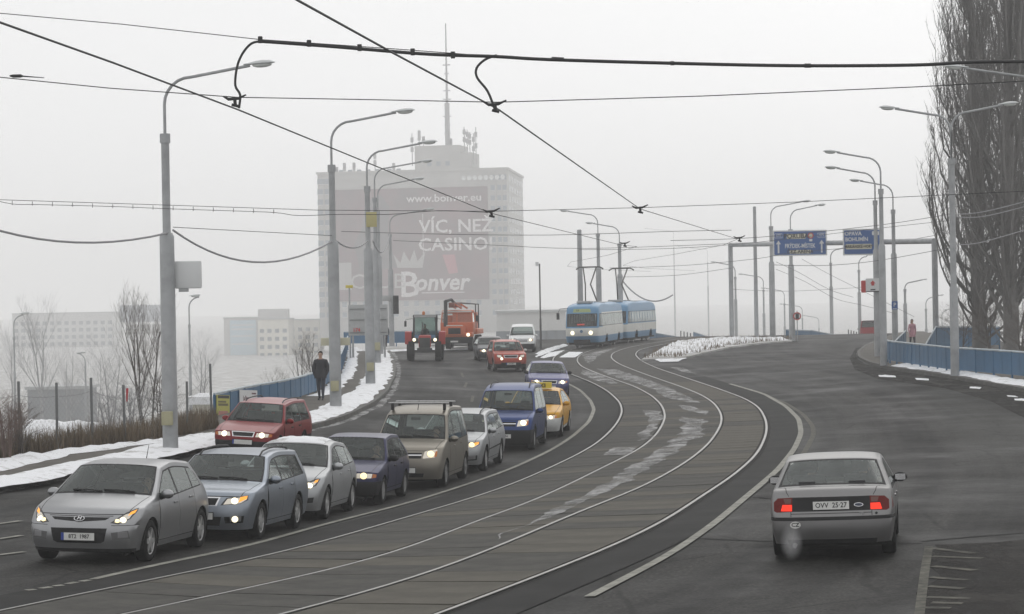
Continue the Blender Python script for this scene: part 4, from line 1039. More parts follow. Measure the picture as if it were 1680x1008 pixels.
# ---- front faces
def fr_hatch(s):
    s.front('lampd', [(.48,.635),(.60,.615),(.745,.69),(.80,.80),(.79,.845),(.66,.78)], 2)
    s.front('lamp', [(.53,.645),(.61,.64),(.73,.70),(.76,.79),(.66,.755)], 2)
    s.front('amberl', [(.70,.735),(.775,.775),(.785,.825),(.72,.79)], 2)
    s.front('grille', [(-.46,.715),(.46,.715),(.40,.675),(.12,.655),(-.12,.655),(-.40,.675)], False)
    s.front('gap', [(-.50,.738),(.50,.738),(.50,.728),(-.50,.728)], False)
    s.front('gap', [(-.9,.605),(-.50,.60),(-.50,.592),(-.9,.597)], False); s.front('gap', [(.9,.605),(.50,.60),(.50,.592),(.9,.597)], False); s.front('bumper', [(-1.2,.0),(1.2,.0),(1.2,.245),(-1.2,.245)], False)
    s.front('intake', [(-.44,.555),(.44,.555),(.40,.36),(.34,.33),(-.34,.33),(-.40,.36)], False)
    s.front('second', [(.50,.49),(.74,.52),(.76,.40),(.52,.38)], 2); s.front('fog', [(.60,.50),(.73,.51),(.74,.42),(.60,.415)], 2)
def fr_estate(s):
    s.front('chrome', [(-.36,.75),(.36,.75),(.31,.60),(-.31,.60)], False)
    s.front('grille', [(-.33,.73),(.33,.73),(.285,.615),(-.285,.615)], False)
    s.front('lampd', [(.37,.61),(.70,.64),(.80,.70),(.79,.775),(.46,.735)], 2)
    s.front('lamp', [(.42,.625),(.70,.65),(.78,.71),(.775,.755),(.48,.722)], 2); s.front('amberl', [(.66,.66),(.78,.72),(.78,.77),(.68,.75)], 2)
    s.front('intake', [(-.40,.42),(.40,.42),(.36,.27),(-.36,.27)], False); s.front('intake', [(.44,.42),(.76,.44),(.74,.32),(.46,.31)], 2)
    s.front('fog', [(.54,.425),(.72,.435),(.71,.345),(.54,.335)], 2)
def fr_compact(s):
    s.front('lampd', [(.44,.62),(.62,.60),(.76,.68),(.80,.80),(.72,.80),(.58,.73)], 2)
    s.front('lamp', [(.50,.63),(.62,.62),(.73,.69),(.76,.77),(.62,.725)], 2); s.front('amberl', [(.70,.72),(.76,.74),(.77,.79),(.72,.77)], 2)
    s.front('grille', [(-.36,.70),(.36,.70),(.33,.62),(-.33,.62)], False); s.front('chrome', [(-.36,.675),(.36,.675),(.35,.65),(-.35,.65)], False)
    s.front('intake', [(-.5,.46),(.5,.46),(.44,.32),(-.44,.32)], False); s.front('intake', [(.56,.44),(.74,.46),(.72,.36),(.58,.35)], 2)
def fr_boxy(s):
    s.front('chrome', [(-.31,.70),(.31,.70),(.28,.565),(-.28,.565)], False); s.front('grille', [(-.28,.68),(.28,.68),(.25,.58),(-.25,.58)], False)
    s.front('lamp', [(.33,.57),(.66,.575),(.68,.665),(.36,.675)], 2); s.front('amber', [(.67,.575),(.755,.59),(.76,.65),(.69,.665)], 2)
    s.front('intake', [(-.42,.33),(.42,.33),(.42,.26),(-.42,.26)], False)
def fr_mpv(s):
    s.front('lamp', [(.42,.70),(.70,.72),(.74,.86),(.72,.90),(.46,.86)], 2); s.front('amber', [(.68,.72),(.735,.75),(.74,.86),(.70,.86)], 2)
    s.front('grille', [(-.40,.83),(.40,.83),(.38,.70),(-.38,.70)], False); s.front('chrome', [(-.40,.79),(.40,.79),(.39,.765),(-.39,.765)], False)
    s.front('intake', [(-.45,.36),(.45,.36),(.42,.27),(-.42,.27)], False)
def fr_suv(s):
    s.front('chrome', [(-.40,.90),(.40,.90),(.34,.74),(-.34,.74)], False); s.front('grille', [(-.37,.88),(.37,.88),(.31,.76),(-.31,.76)], False)
    s.front('lampd', [(.42,.74),(.68,.76),(.76,.82),(.74,.93),(.50,.90)], 2); s.front('lamp', [(.46,.755),(.67,.775),(.73,.83),(.72,.91),(.53,.885)], 2)
    s.front('intake', [(-.55,.50),(.55,.50),(.5,.38),(-.5,.38)], False)
def fr_liftback(s):
    s.front('chrome', [(-.33,.70),(.33,.70),(.29,.56),(-.29,.56)], False); s.front('grille', [(-.30,.68),(.30,.68),(.26,.575),(-.26,.575)], False)
    s.front('lamp', [(.36,.565),(.66,.58),(.74,.62),(.74,.685),(.40,.68)], 2); s.front('amber', [(.67,.585),(.745,.62),(.745,.68),(.69,.675)], 2)
    s.front('intake', [(-.45,.34),(.45,.34),(.42,.26),(-.42,.26)], False)
def fr_saloon_rear(s):
    Z = lambda y: .0
    s.rear('panel', [(-.56,.885),(.56,.885),(.54,.69),(-.54,.69)], False)
    s.rear('tail', [(.535,.885),(.74,.875),(.80,.82),(.80,.70),(.76,.68),(.54,.69)], 2)
    s.rear('tailw', [(.55,.87),(.66,.868),(.64,.80),(.555,.80)], 2)
    s.rear('taillit', [(.545,.785),(.675,.785),(.70,.70),(.545,.70)], 2)
    s.side('tail', [(4.10,.72),(4.40,.68),(4.40,.875),(4.17,.85)])
    s.rear('bumper', [(-1.2,.615),(1.2,.615),(1.2,.565),(-1.2,.565)], False); s.side('bumper', [(3.95,.555),(4.6,.565),(4.6,.615),(3.95,.60)])
    s.rear('gap', [(-.56,.665),(.56,.665),(.56,.655),(-.56,.655)], False)
    for sg in (-1, 1):
        s.rear('gap', [(sg*.555,.69),(sg*.565,.69),(sg*.565,.62),(sg*.555,.62)], False)
        s.top('gap', [(9.05,sg*.80),(10.9,sg*.70),(10.9,sg*.712),(9.05,sg*.815)])
    s.rear('intake', [(-.62,.30),(.62,.30),(.60,.20),(-.60,.20)], False)
    s.front('lamp', [(.36,.565),(.66,.58),(.72,.62),(.72,.66),(.40,.66)], 2); s.front('grille', [(-.3,.64),(.3,.64),(.28,.58),(-.28,.58)], False)
def oval(root, s, y, z, a, b, m, txt=None, rear=False, tm=None, off=.012):
    p, n = s.pt((s.Rp if rear else s.Fp)(y, z), off); Zv = n; X = Vector((0, 1, 0)) if rear else Vector((0, -1, 0)); Yv = Zv.cross(X).normalized(); X = Yv.cross(Zv)
    M = Matrix(((X.x, Yv.x, Zv.x, p.x), (X.y, Yv.y, Zv.y, p.y), (X.z, Yv.z, Zv.z, p.z), (0, 0, 0, 1)))
    mb = MB(); mb.prism([(a*math.cos(q*math.pi/12), b*math.sin(q*math.pi/12)) for q in range(24)], -.006, .004); e = mb.build('emblem', m, root, 30, M=M)
    if txt: link(text_mesh(*txt, tm or M_CHROME, .001, .002, 1.1, .25 if txt[0] == 'H' else 0), 'lettering', e, loc=(0, 0, .006))
    return e
# ---- paints
P_SILVER = paint('silver_paint', (.345, .35, .36), .85, .27, .22)
P_GREYSILVER = paint('dull_silver_paint', (.23, .228, .228), .85, .30, .3)
P_BLUESILVER = paint('ice_blue_silver_paint', (.29, .32, .365), .85, .28, .28)
P_WHITESILVER = paint('pale_silver_paint', (.40, .41, .42), .75, .36, .3)
P_NAVY = paint('navy_paint', (.022, .024, .075), .5, .32, .2)
P_RED = paint('red_paint', (.20, .008, .010), .1, .34, .12)
P_BEIGE = paint('sand_metallic_paint', (.25, .23, .195), .8, .36, .3)
P_WHITE = paint('white_paint', (.62, .63, .62), 0, .4, .3)
P_BLUE = paint('blue_paint', (.028, .052, .16), .6, .32, .2)
P_YELLOW = paint('yellow_taxi_paint', (.58, .29, .006), 0, .4, .15)
P_PURPLE = paint('violet_blue_paint', (.085, .088, .20), .6, .34, .2)
P_ORANGE = paint('orange_red_paint', (.36, .045, .02), .4, .34, .22)
P_DARK = paint('charcoal_paint', (.04, .042, .05), .6, .32, .3)
P_VANWHITE = paint('van_white_paint', (.70, .71, .71), 0, .42, .25)
BUMPER_GREY = mat('grey_bumper_plastic', (.11, .11, .112), .6, var=.25, vscale=5)
def bulbs(*L):
    def f(s, root):
        for (y, z, r, m) in L: bulb(s, root, y, z, r, m)
    return f
def ex_hatch(s, root):
    bulb(s, root, .655, .672, .048, M_BEAM); bulb(s, root, .575, .66, .034, M_BEAMW)
    oval(root, s, 0, .685, .085, .046, M_CHROME, None, off=.02); e = oval(root, s, 0, .685, .072, .036, M_BLACK, ('H', .085), off=.025)
    p = s.at(float(np.interp(3.3, s.P[_kb(s, 6, 8)][:, 0], _kb(s, 6, 8))), 0); mb = MB(); mb.tube([p, p+Vector((.12, 0, .22))], [.008, .004], 5); mb.build('antenna', M_BLACK, root)
def ex_estate(s, root): bulb(s, root, .60, .685, .06, M_BEAM); bulb(s, root, .62, .385, .055, M_BEAM)
def ex_snowroof(s, root):
    bulb(s, root, .635, .675, .07, M_BEAM); oval(root, s, 0, .665, .05, .05, M_CHROME)
    kb = _kb(s, 6, 8); mb = MB(); nu, nv = 14, 14
    for i in range(nu+1):
        for j in range(nv+1):
            v = -.80+1.6*j/nv; ii = kb[0]+(kb[-1]-kb[0])*(.02+.80*i/nu); p, n = s.pt(s._out(ii, v), 0)
            e = min(i, nu-i, j, nv-j)/3; h = .045*min(1, e)**.5*(1+.5*noise.noise((i*.5, j*.5, 3)))+.004
            mb.pv(p+n*h)
    mb.f = [(i*(nv+1)+j, i*(nv+1)+j+1, (i+1)*(nv+1)+j+1, (i+1)*(nv+1)+j) for i in range(nu) for j in range(nv)]
    o = mb.build('roof_snow', M_SNOW, root, 60)
def ex_rack(s, root):
    bulb(s, root, .60, .80, .08, M_BEAMW); bulb(s, root, .0, .93, .001, M_CHROME)
    for x in (1.85, 2.75):
        mb = MB(); mb.box(x-.035, x+.035, -.72, .72, 1.885, 1.915, bev=.008)
        mb.build('rack_bar', M_RIM, root)
        for sg in (-1, 1):
            mb = MB(); mb.box(x-.06, x+.06, sg*.62-.03, sg*.62+.03, 1.73, 1.89, bev=.01); mb.build('rack_foot', M_BLACK, root)
    mb = MB(); mb.tube([(1.75, 0, 1.74), (1.95, 0, 1.97)], [.01, .005], 5); mb.build('antenna', M_BLACK, root)
def ex_taxi(s, root):
    bulb(s, root, .56, .63, .06, M_BEAM)
    mb = MB(); mb.prism([(-.09, 1.41), (.09, 1.41), (.06, 1.60), (-.06, 1.60)], -.42, .42, Matrix.Translation((2.15, 0, 0))@Matrix(((1, 0, 0, 0), (0, 0, -1, 0), (0, 1, 0, 0), (0, 0, 0, 1))))
    sgn = mb.build('taxi_sign', mat('taxi_sign_yellow', (.62, .47, .03), .5), root, None)
    link(text_mesh('TAXI', .17, M_INK, .001, .004, 1.3), 'lettering', sgn, M=Matrix.Translation((2.055, 0, 1.50))@Matrix(((0, 0, -1, 0), (-1, 0, 0, 0), (0, 1, 0, 0), (0, 0, 0, 1))))
def ex_rear(s, root):
    p, n = s.pt(s.Rp(-.47, .51), .008)
    oval(root, s, -.50, .51, .075, .048, M_PLATE, ('CZ', .075), True, M_INK)
    oval(root, s, .38, .765, .065, .028, M_CHROME, None, True); oval(root, s, .38, .765, .056, .021, mat('emblem_dark', (.02, .03, .06), .4), None, True, off=.0145)
    mb = MB(); mb.tube([(4.2, -.52, .24), (4.56, -.52, .22)], .03, 10); mb.build('exhaust_pipe', M_STEELRIM, root)
    mb = MB(); mb.box(4.37, 4.46, -.30, -.10, .64, .648); mb.build('boot_handle', M_CHROME, root, None)
    oval(root, s, .62, .645, .018, .016, M_BLACK, None, True)
    link(text_mesh('TD', .05, M_CHROME, .001, .002), 'badge_lettering', root, M=Matrix.Translation((s.pt(s.Rp(.42, .645), .008)[0]))@Matrix(((0, 0, 1, 0), (1, 0, 0, 0), (0, 1, 0, 0), (0, 0, 0, 1))))
# ---- the queue coming towards the camera, nearest first
CARS = {}
CARS['i30'] = make_car('hatchback_car', 'silver hatchback at the head of the queue, nearest car at lower left', 'hatch', P_SILVER, at_wheel(238,920.5,9.5), fr_hatch, {'lowmat': BUMPER_GREY}, 'six', plate_f='8T2  1987', extras=ex_hatch, steer=0)
CARS['oct'] = make_car('estate_car', 'ice blue silver estate car with roof rails and lit amber indicator', 'estate', P_BLUESILVER, at_wheel(420,884,9), fr_estate, None, 'seven', plate_f='', rails=(1.95, 3.95), extras=ex_estate)
CARS['astra'] = make_car('hatchback_car', 'pale silver hatchback with snow lying on its roof', 'compact', P_WHITESILVER, at_wheel(529,852,7), fr_compact, None, 'five', plate_f='', extras=ex_snowroof)
CARS['navy'] = make_car('hatchback_car', 'small old navy blue hatchback with black bumper and mirrors', 'boxy', P_NAVY, at_wheel(622,827,8.2), fr_boxy, {'blackhandle': 1}, 'cover', plate_f='1T3 43-79', lit=M_BEAMW, bump=(.50, False), mirror=M_BLACK, extras=bulbs((.50,.62,.07,M_BEAMW)))
CARS['beige'] = make_car('minivan', 'sand coloured high-roofed minivan with two roof rack bars', 'mpv', P_BEIGE, at_wheel(726,799,8.4), fr_mpv, None, 'cover', plate_f='', extras=ex_rack)
CARS['fabia'] = make_car('estate_car', 'white silver estate car between the sand and the blue minivans', 'estate', P_WHITESILVER, at_wheel(792,772.5,8.2), fr_estate, {'strip': 1}, 'seven', plate_f='', rails=(1.95, 3.95), extras=bulbs((.62,.70,.07,M_BEAMW)))
CARS['bluevan'] = make_car('minivan', 'blue high-roofed minivan with black bumper and roof rails', 'mpv', P_BLUE, at_wheel(872,738,7.2), fr_mpv, None, 'cover', plate_f='3T8 0554', rails=(1.8, 3.6), bump=(.60, True), mirror=P_BLUE, extras=bulbs((.60,.80,.085,M_BEAM)))
CARS['taxi'] = make_car('taxi', 'yellow and white taxi with a taxi sign on its roof', 'liftback', P_YELLOW, at_wheel(918,716,6.2), fr_liftback, {'lowmat': P_WHITE}, 'seven', plate_f='', extras=ex_taxi, low=.60, mirror=P_YELLOW)
CARS['purple'] = make_car('liftback_car', 'violet blue saloon with both headlamps lit, right behind the taxi', 'liftback', P_PURPLE, at_wheel(929,651,-2), fr_liftback, None, 'cover', plate_f='', extras=bulbs((.54,.63,.085,M_BEAM)), mirror=M_BLACK)
CARS['yeti'] = make_car('suv_car', 'orange red compact off-roader with lit front fog lamps', 'suv', P_ORANGE, at_wheel(859,609,-7), fr_suv, None, 'six', plate_f='2T4 8815', rails=(2.0, 3.6), bump=(.42, True), mirror=M_PLATE, extras=bulbs((.50,.70,.075,M_BEAM)))
CARS['dark'] = make_car('saloon_car', 'charcoal saloon following beside the orange red off-roader', 'liftback', P_DARK, at_wheel(786,592.5,-5,'FR'), fr_liftback, None, 'six', plate_f='', extras=bulbs((.52,.63,.09,M_BEAM)), detail=1)
CARS['van'] = make_car('delivery_van', 'white delivery van behind the charcoal saloon', 'mpv', P_VANWHITE, at_wheel(838,578,2,'FR'), fr_mpv, None, 'cover', bump=(.55, False), extras=bulbs((.58,.80,.08,M_BEAM)), detail=1)
CARS['red'] = make_car('estate_car', 'red estate car alone in the left lane beside the pavement', 'boxyestate', P_RED, at_wheel(452,752,10), fr_boxy, {'blackhandle': 1}, 'cover', plate_f='', lit=M_BEAMW, bump=(.46, False), mirror=P_RED, rails=(1.9, 3.6), extras=bulbs((.50,.62,.075,M_BEAM)))
CARS['ford'] = make_car('saloon_car', 'silver saloon driving away in the right lane with brake lights on', 'saloon', P_GREYSILVER, at_wheel(1283,912,180+9.5,'RL'), fr_saloon_rear, None, 'seven', plate_r=('OVV  25·27', 0, .765), extras=ex_rear, mirror=M_BLACK, glass=M_GRIMESHEEN)
CARS['far'] = make_car('van', 'red van far off on the right, going over the crest', 'mpv', P_RED, lambda r_, a, b, c: set_on_ground(r_, (33.7, 237), (-.10, -.995), 0, (a, b), c), None, None, 'cover', detail=1)
# ================================================================ POSTS, SIGNS, RAILINGS, WIRES
M_POST = mat('painted_steel_post', (.40, .41, .42), .6, .1, var=.25, vscale=1.5, col2=(.25, .26, .265))
M_LAMP = mat('lamp_housing', (.50, .52, .52), .45)
M_LAMPGLASS = mat('lamp_bowl', (.60, .62, .60), .3)
M_BOXY = mat('yellowed_cabinet', (.36, .34, .22), .7, var=.15, vscale=4)
M_SIGNBACK = mat('grey_sign_back', (.36, .37, .37), .6, .2, var=.1, vscale=2)
M_SIGNBLUE = mat('traffic_sign_blue', (.03, .10, .30), .5)
M_SIGNWHITE = mat('traffic_sign_white', (.62, .63, .63), .5)
M_SIGNCREAM = mat('traffic_sign_cream', (.55, .53, .40), .5)
M_SIGNRED = mat('traffic_sign_red', (.45, .03, .03), .5)
M_RAILBLUE = mat('blue_parapet_paint', (.035, .13, .25), .5, var=.2, vscale=1.3, col2=(.026, .09, .17))
M_RAILTOP = mat('frosted_handrail', (.42, .47, .50), .6, var=.2, vscale=3)
M_WIRE = mat('black_wire', (.025, .025, .026), .6)
M_GREYWIRE = mat('frosted_cable', (.30, .30, .31), .8)
def profile_post(root, B, z_tot, rads, joints, lean=0.0):
    zs = [0]+[z_tot*j for j in joints]; names = ['pole', 'upper_pole', 'mast']
    for i, r in enumerate(rads):
        mb = MB(); a, b = zs[i], zs[i+1]
        if i == 0: mb.tube([(0, 0, a), (0, 0, b-.1), (0, 0, b)], [r*1.06, r, r*.75], 16)
        else: mb.tube([(0, 0, a-.03), (0, 0, a+.02), (0, 0, b-.03), (0, 0, b)], [r*1.15, r, r, r*1.05], 14)
        mb.build(names[min(i, 2)], M_POST, root)
    if len(rads) > 1:
        mb = MB(); mb.tube([(0, 0, zs[2]-.22), (0, 0, zs[2]+.02)], rads[1]*1.3, 12); mb.build('collar', M_POST, root)
def lamp_head(root, p, d, s=1.0):
    """housing at p, pointing along unit d"""
    d = Vector(d).normalized(); side = d.cross(Vector((0, 0, 1))).normalized(); u = side.cross(d)
    M = Matrix(((d.x, side.x, u.x, p.x), (d.y, side.y, u.y, p.y), (d.z, side.z, u.z, p.z), (0, 0, 0, 1)))
    mb = MB(); prof = [(-.12, .045), (0, .065), (.18, .13), (.38, .165), (.58, .13), (.70, .03)]
    n = 12
    for x, r in prof:
        for k in range(n):
            q = 2*math.pi*k/n; h = math.sin(q); mb.v.append(tuple(M@Vector((x*s, r*s*math.cos(q), r*s*h*(.55 if h > 0 else .18)+.03*s))))
    for i in range(len(prof)-1):
        for k in range(n): mb.f.append((i*n+k, i*n+(k+1) % n, (i+1)*n+(k+1) % n, (i+1)*n+k))
    mb.f.append(tuple(range(n-1, -1, -1))); mb.f.append(tuple((len(prof)-1)*n+k for k in range(n)))
    h = mb.build('lamp_head', M_LAMP, root)
    g = MB(); g.sphere((.36*s, 0, -.01*s), (.26*s, .12*s, .07*s), 12, 6, M); g.build('lamp_bowl', M_LAMPGLASS, h)
def lamp_post(px, py, tips, label, D=None, mast=.82, thick=.565, r0=.19, r1=.105, r2=.04, name='street_lamp', group='street lamps along the road', sink=.12):
    B = G(px, py, sink) if D is None else None
    if B is None:
        q = AT(px, py, D); B = Vector((q.x, D, terr(q.x, D)))
    D = B.y; root = thing(name, label, 'street lamp', B, 0, group)
    T = [AT(tx, ty, D) for tx, ty in tips]
    ztop = max(t.z for t in T)-B.z
    profile_post(root, B, ztop, [r0, r1], [thick, mast])
    for t in T:
        v = Vector((t.x-B.x, 0, t.z-B.z)); sg = 1 if v.x > 0 else -1; L = abs(v.x)-.5; zt = v.z-.05
        z0 = ztop*mast-.05; zr = zt-.10*abs(v.x); rad = min(.7, (zr-z0)*.8)
        pts = [(0, 0, z0), (0, 0, zr-rad)]
        for k in range(1, 7):
            q = math.pi/2*k/6; pts.append((sg*rad*(1-math.cos(q)), 0, zr-rad+rad*math.sin(q)))
        pts.append((sg*L, 0, zt))
        mb = MB(); mb.tube(pts, r2, 10); mb.build('arm', M_POST, root)
        lamp_head(root, Vector((sg*(L-.05), 0, zt)), (sg, 0, .06), min(1.0, max(.6, (ztop/10))))
    return root
def box_on(root, name, px0, px1, py0, py1, D, th, m, bev=.02, off=0.0, loc=None):
    """upright box filling a pixel rectangle at depth D, child of root (root has no rotation)"""
    a = AT(px0, py1, D+off); b = AT(px1, py0, D+off); o = root.location if root else Vector((0, 0, 0))
    mb = MB(); mb.box(min(a.x, b.x)-o.x, max(a.x, b.x)-o.x, D+off-th-o.y, D+off-o.y, a.z-o.z, b.z-o.z, bev=bev)
    return mb.build(name, m, root)
def one(o, label, cat, group=None): return tag(o, label, cat, group)
P1 = lamp_post(280, 740, [(442,104)], 'nearest lamp post on the left, with a blank white box sign')
b = box_on(None, 'box_sign', 287, 331, 428, 474, P1.location.y, .14, M_SIGNWHITE, .05, .25); one(b, 'blank white box sign fixed to the nearest left lamp post', 'sign')
f = MB(); q = AT(300, 476, P1.location.y); f.box(q.x-.12, q.x+.12, q.y+.1, q.y+.25, q.z-.05, q.z+.04); f.build('sign_lamp', M_SIGNBACK, b, None)
box_on(P1, 'cable_cabinet', 266, 284, 675, 698, P1.location.y-.19, .14, M_BOXY, .02)
P2 = lamp_post(551, 670, [(674,182)], 'second lamp post on the left, beside the walking man')
box_on(P2, 'cable_cabinet', 543, 556, 625, 642, P2.location.y-.19, .14, M_BOXY, .02)
P3 = lamp_post(608, 632, [(712,233)], 'third lamp post on the left with a yellow plate halfway up')
box_on(P3, 'cable_cabinet', 602, 613.5, 595, 609, P3.location.y-.19, .14, M_BOXY, .02)
y = box_on(None, 'warning_plate', 601, 618, 348, 373, P3.location.y-.14, .05, mat('yellow_plate', (.42, .38, .18), .6), .01); one(y, 'small yellow plate high on the third left lamp post', 'sign')
P4 = lamp_post(619.5, 597, [(706,264)], 'fourth lamp post on the left, just behind the third one')
box_on(P4, 'cable_cabinet', 614.5, 624, 562, 575, P4.location.y-.19, .14, M_BOXY, .02)
lamp_post(624, 583, [(693,293)], 'fifth lamp post on the left, almost hidden by the fourth')
P6 = lamp_post(643, 568, [(710,343)], 'farthest lamp post of the left row, beside the traffic light')
R1 = lamp_post(1567, 617, [(1448,177), (1665,170)], 'tall double-armed lamp post in front of the poplars', mast=.80, thick=.33, r0=.17, r1=.125, r2=.045, sink=.12)
lamp_post(1450, 600, [(1355,249)], 'front lamp post of the pair at the right-hand bend', r0=.16, r1=.10)
R3 = lamp_post(1440, 585, [(1357,275)], 'rear lamp post of the pair at the right-hand bend, with a white and red sign', r0=.16, r1=.10)
R4 = lamp_post(1469, 572, [(1397,296)], 'lamp post with a blue parking sign, behind the right bend', r0=.17, r1=.11)
lamp_post(1722, 640, [(1557,110)], 'lamp reaching into the frame from the right in front of the poplars')
for (x, yb, tx, ty, lab) in ((984,560,921,346,'lamp post rising behind the front tram car'),(1019,560,962,366,'lamp post rising behind the rear tram car'),
    (1108,553,1058,375,'lamp post behind the snowy island, nearer of two, with the hanging cable'),(1163,553,1113,405,'lamp post behind the snowy island, farther of two'),
    (1268,558,1327,330,'lamp post at the left edge of the large blue road sign'),(1300,560,1352,336,'lamp post with the round sign, under the large blue road sign')):
    lamp_post(x, yb, [(tx, ty)], lab, sink=0, r0=.21, r1=.13)
for (x, D, tx, ty, lab) in ((1207,245,1166,430,'misty lamp post just right of the left sign gantry leg'),(1253,290,1213,450,'misty lamp post left of the large blue road sign'),(1287,330,1250,473,'misty lamp post under the left half of the large blue sign'),
    (1316,370,1280,499,'faint lamp post beside the round speed sign'),(1343,410,1317,518,'faintest small lamp post near the crest'),(1364,225,1402,404,'misty lamp post between the two blue road signs'),
    (1410,235,1432,418,'misty lamp post below the smaller blue road sign'),(1485,215,1524,458,'misty lamp post left of the walking woman'),(1519,260,1549,484,'misty lamp post right of the walking woman'),(1545,330,1556,508,'faint lamp post beside the right gantry leg')):
    lamp_post(x, 500, [(tx, ty)], lab, D=D, r0=.16, r1=.10, r2=.05, group='lamps fading into the mist')
for (x, D, tx, ty, lab) in ((22,190,46,514,'faint lamp at the far left among misty trees'),(310,170,326,485,'thin misty lamp to the right of the nearest left post'),(138,210,130,578,'short misty lamp between the far left trees')):
    lamp_post(x, 500, [(tx, ty)], lab, D=D, r0=.10, r1=.07, r2=.045, group='lamps fading into the mist')
# plain masts for the overhead line
for (x, yb, ty, r, lab, Dm) in ((953.5,562,378,.24,'overhead line mast above the front tram car',None),(1241.5,560,340,.16,'plain tall mast between gantry leg and large blue sign',None)):
    B = G(x, yb); ro = thing('catenary_mast', lab, 'mast', B); t = AT(x, ty, B.y); mb = MB(); h = t.z-B.z
    mb.tube([(0, 0, 0), (0, 0, h*.5), (0, 0, h)], [r, r*.85, r*.7], 14); mb.build('mast', M_POST, ro)
    mb = MB(); mb.tube([(0, 0, h), (0, 0, h+.05)], [r*.75, r*.5], 12); mb.build('cap', M_POST, ro)
B = G(887.5, 573); ro = thing('signal_post', 'slender dark post with a small box, left of the tram', 'post', B); h = AT(887, 433, B.y).z-B.z
mb = MB(); mb.tube([(0, 0, 0), (0, 0, h*.35), (0, 0, h*.36), (0, 0, h)], [.075, .07, .055, .05], 10); mb.build('post', mat('dark_post', (.10, .10, .10), .6), ro)
mb = MB(); mb.box(-.28, -.06, -.06, .06, h-.16, h+.12); mb.build('box', M_SIGNWHITE, ro, None)
# ---- gantry with the two direction signs
GA = G(1201, 560); GB = G(1536, 574, .12)
ztA = AT(1201, 402, GA.y).z; ztB = AT(1536, 395.5, GB.y).z
gan = thing('sign_gantry', 'grey tubular gantry spanning the right-hand lanes', 'gantry', GA)
for P, z in ((GA, ztA), (GB, ztB)):
    mb = MB(); o = P-GA; mb.tube([o, (o.x, o.y, z-GA.z)], .17, 14); mb.build('leg', M_POST, gan)
    mb = MB(); mb.box(o.x-.3, o.x+.3, o.y-.3, o.y+.3, o.z-.02, o.z+.06); mb.build('foot_plate', M_POST, gan, None)
mb = MB(); mb.tube([Vector((0, 0, ztA-GA.z)), Vector((GB.x-GA.x, GB.y-GA.y, ztB-GA.z))], .16, 14); mb.build('beam', M_POST, gan)
bd = Vector((GB.x-GA.x, GB.y-GA.y, 0)).normalized()
def on_beam(px):
    r_ = ray(px, 400); # intersection in plan with the beam line
    t = (GA.x*bd.y-GA.y*bd.x)/(r_.x*bd.y-r_.y*bd.x); return r_.y*t
def sign_frame(px0, px1, py0, py1):
    D0 = D1 = min(on_beam(px0), on_beam(px1)); n = Vector((0, -1, 0)); bd = Vector((1, 0, 0))
    a = AT(px0, py1, D0); b = AT(px1, py1, D1); c = AT((px0+px1)/2, py0, (D0+D1)/2); w = (Vector((b.x, b.y))-Vector((a.x, a.y))).length
    z0 = (a.z+b.z)/2; h = c.z-z0; o = (a+b)/2; o.z = z0; o = o+n*.22
    return Matrix(((bd.x, 0, n.x, o.x), (bd.y, 0, n.y, o.y), (0, 1, 0, o.z), (0, 0, 0, 1))), w, h
def rrect(w, h, r, n=4):
    out = []
    for cx, cy, a in ((w/2-r, h/2-r, 0), (-w/2+r, h/2-r, 90), (-w/2+r, -h/2+r, 180), (w/2-r, -h/2+r, 270)):
        for k in range(n+1): q = R(a+90*k/n); out.append((cx+r*math.cos(q), cy+r*math.sin(q)))
    return out
def panel(root, name, cx, cy, w, h, m, z0=.0, th=.004, r=.05):
    mb = MB(); mb.prism(rrect(w, h, min(r, h*.3), 3), z0, z0+th, Matrix.Translation((cx, cy, 0))); return mb.build(name, m, root, None)
def lettering(root, txt, cx, cy, size, m, z, sx=1.0, bold=.003): return link(text_mesh(txt, size, m, .001, bold, sx), 'lettering', root, loc=(cx, cy, z))
def arrow(root, cx, cy, h, m, z):
    w = h*.13; mb = MB(); mb.prism([(-w/2, -h/2), (w/2, -h/2), (w/2, h*.2), (w*1.5, h*.2), (0, h/2), (-w*1.5, h*.2), (-w/2, h*.2)], z, z+.003, Matrix.Translation((cx, cy, 0))); mb.build('arrow', m, root, None)
M_, w, h = sign_frame(1268, 1356.5, 378, 420)
sg = thing('direction_sign', 'large blue overhead direction sign with two white up arrows', 'road sign'); sg.matrix_world = M_
panel(sg, 'white_border', 0, h/2, w, h, M_SIGNWHITE, -.05, .05); panel(sg, 'blue_face', 0, h/2, w-.16, h-.16, M_SIGNBLUE, .0, .006)
panel(sg, 'cream_field', -.07*w, h*.76, w*.35, h*.2, M_SIGNCREAM, .006, .003); lettering(sg, 'PORUBA', -.07*w, h*.76, h*.25, M_INK, .0105, 1.0, .012)
lettering(sg, 'FRÝDEK-MÍSTEK', 0, h*.38, h*.23, M_SIGNWHITE, .008, .72, .010)
panel(sg, 'cream_field', 0, h*.155, w*.4, h*.15, M_SIGNCREAM, .006, .003); lettering(sg, 'ČEZ ARÉNA', 0, h*.155, h*.19, M_INK, .0105, 1.0, .010)
for x, t in ((-.40, '479'), (.40, '479')):
    panel(sg, 'number_field', x*w, h*.79, w*.15, h*.18, M_SIGNWHITE, .006, .002); panel(sg, 'number_field', x*w, h*.79, w*.14, h*.15, M_SIGNBLUE, .008, .002); lettering(sg, t, x*w, h*.79, h*.15, M_SIGNWHITE, .0115, .9)
mb = MB(); mb.prism([(.115*h*math.cos(R(15*k)), .115*h*math.sin(R(15*k))) for k in range(24)], .006, .009, Matrix.Translation((.2*w, h*.78, 0))); mb.build('round_symbol', M_SIGNRED, sg, None)
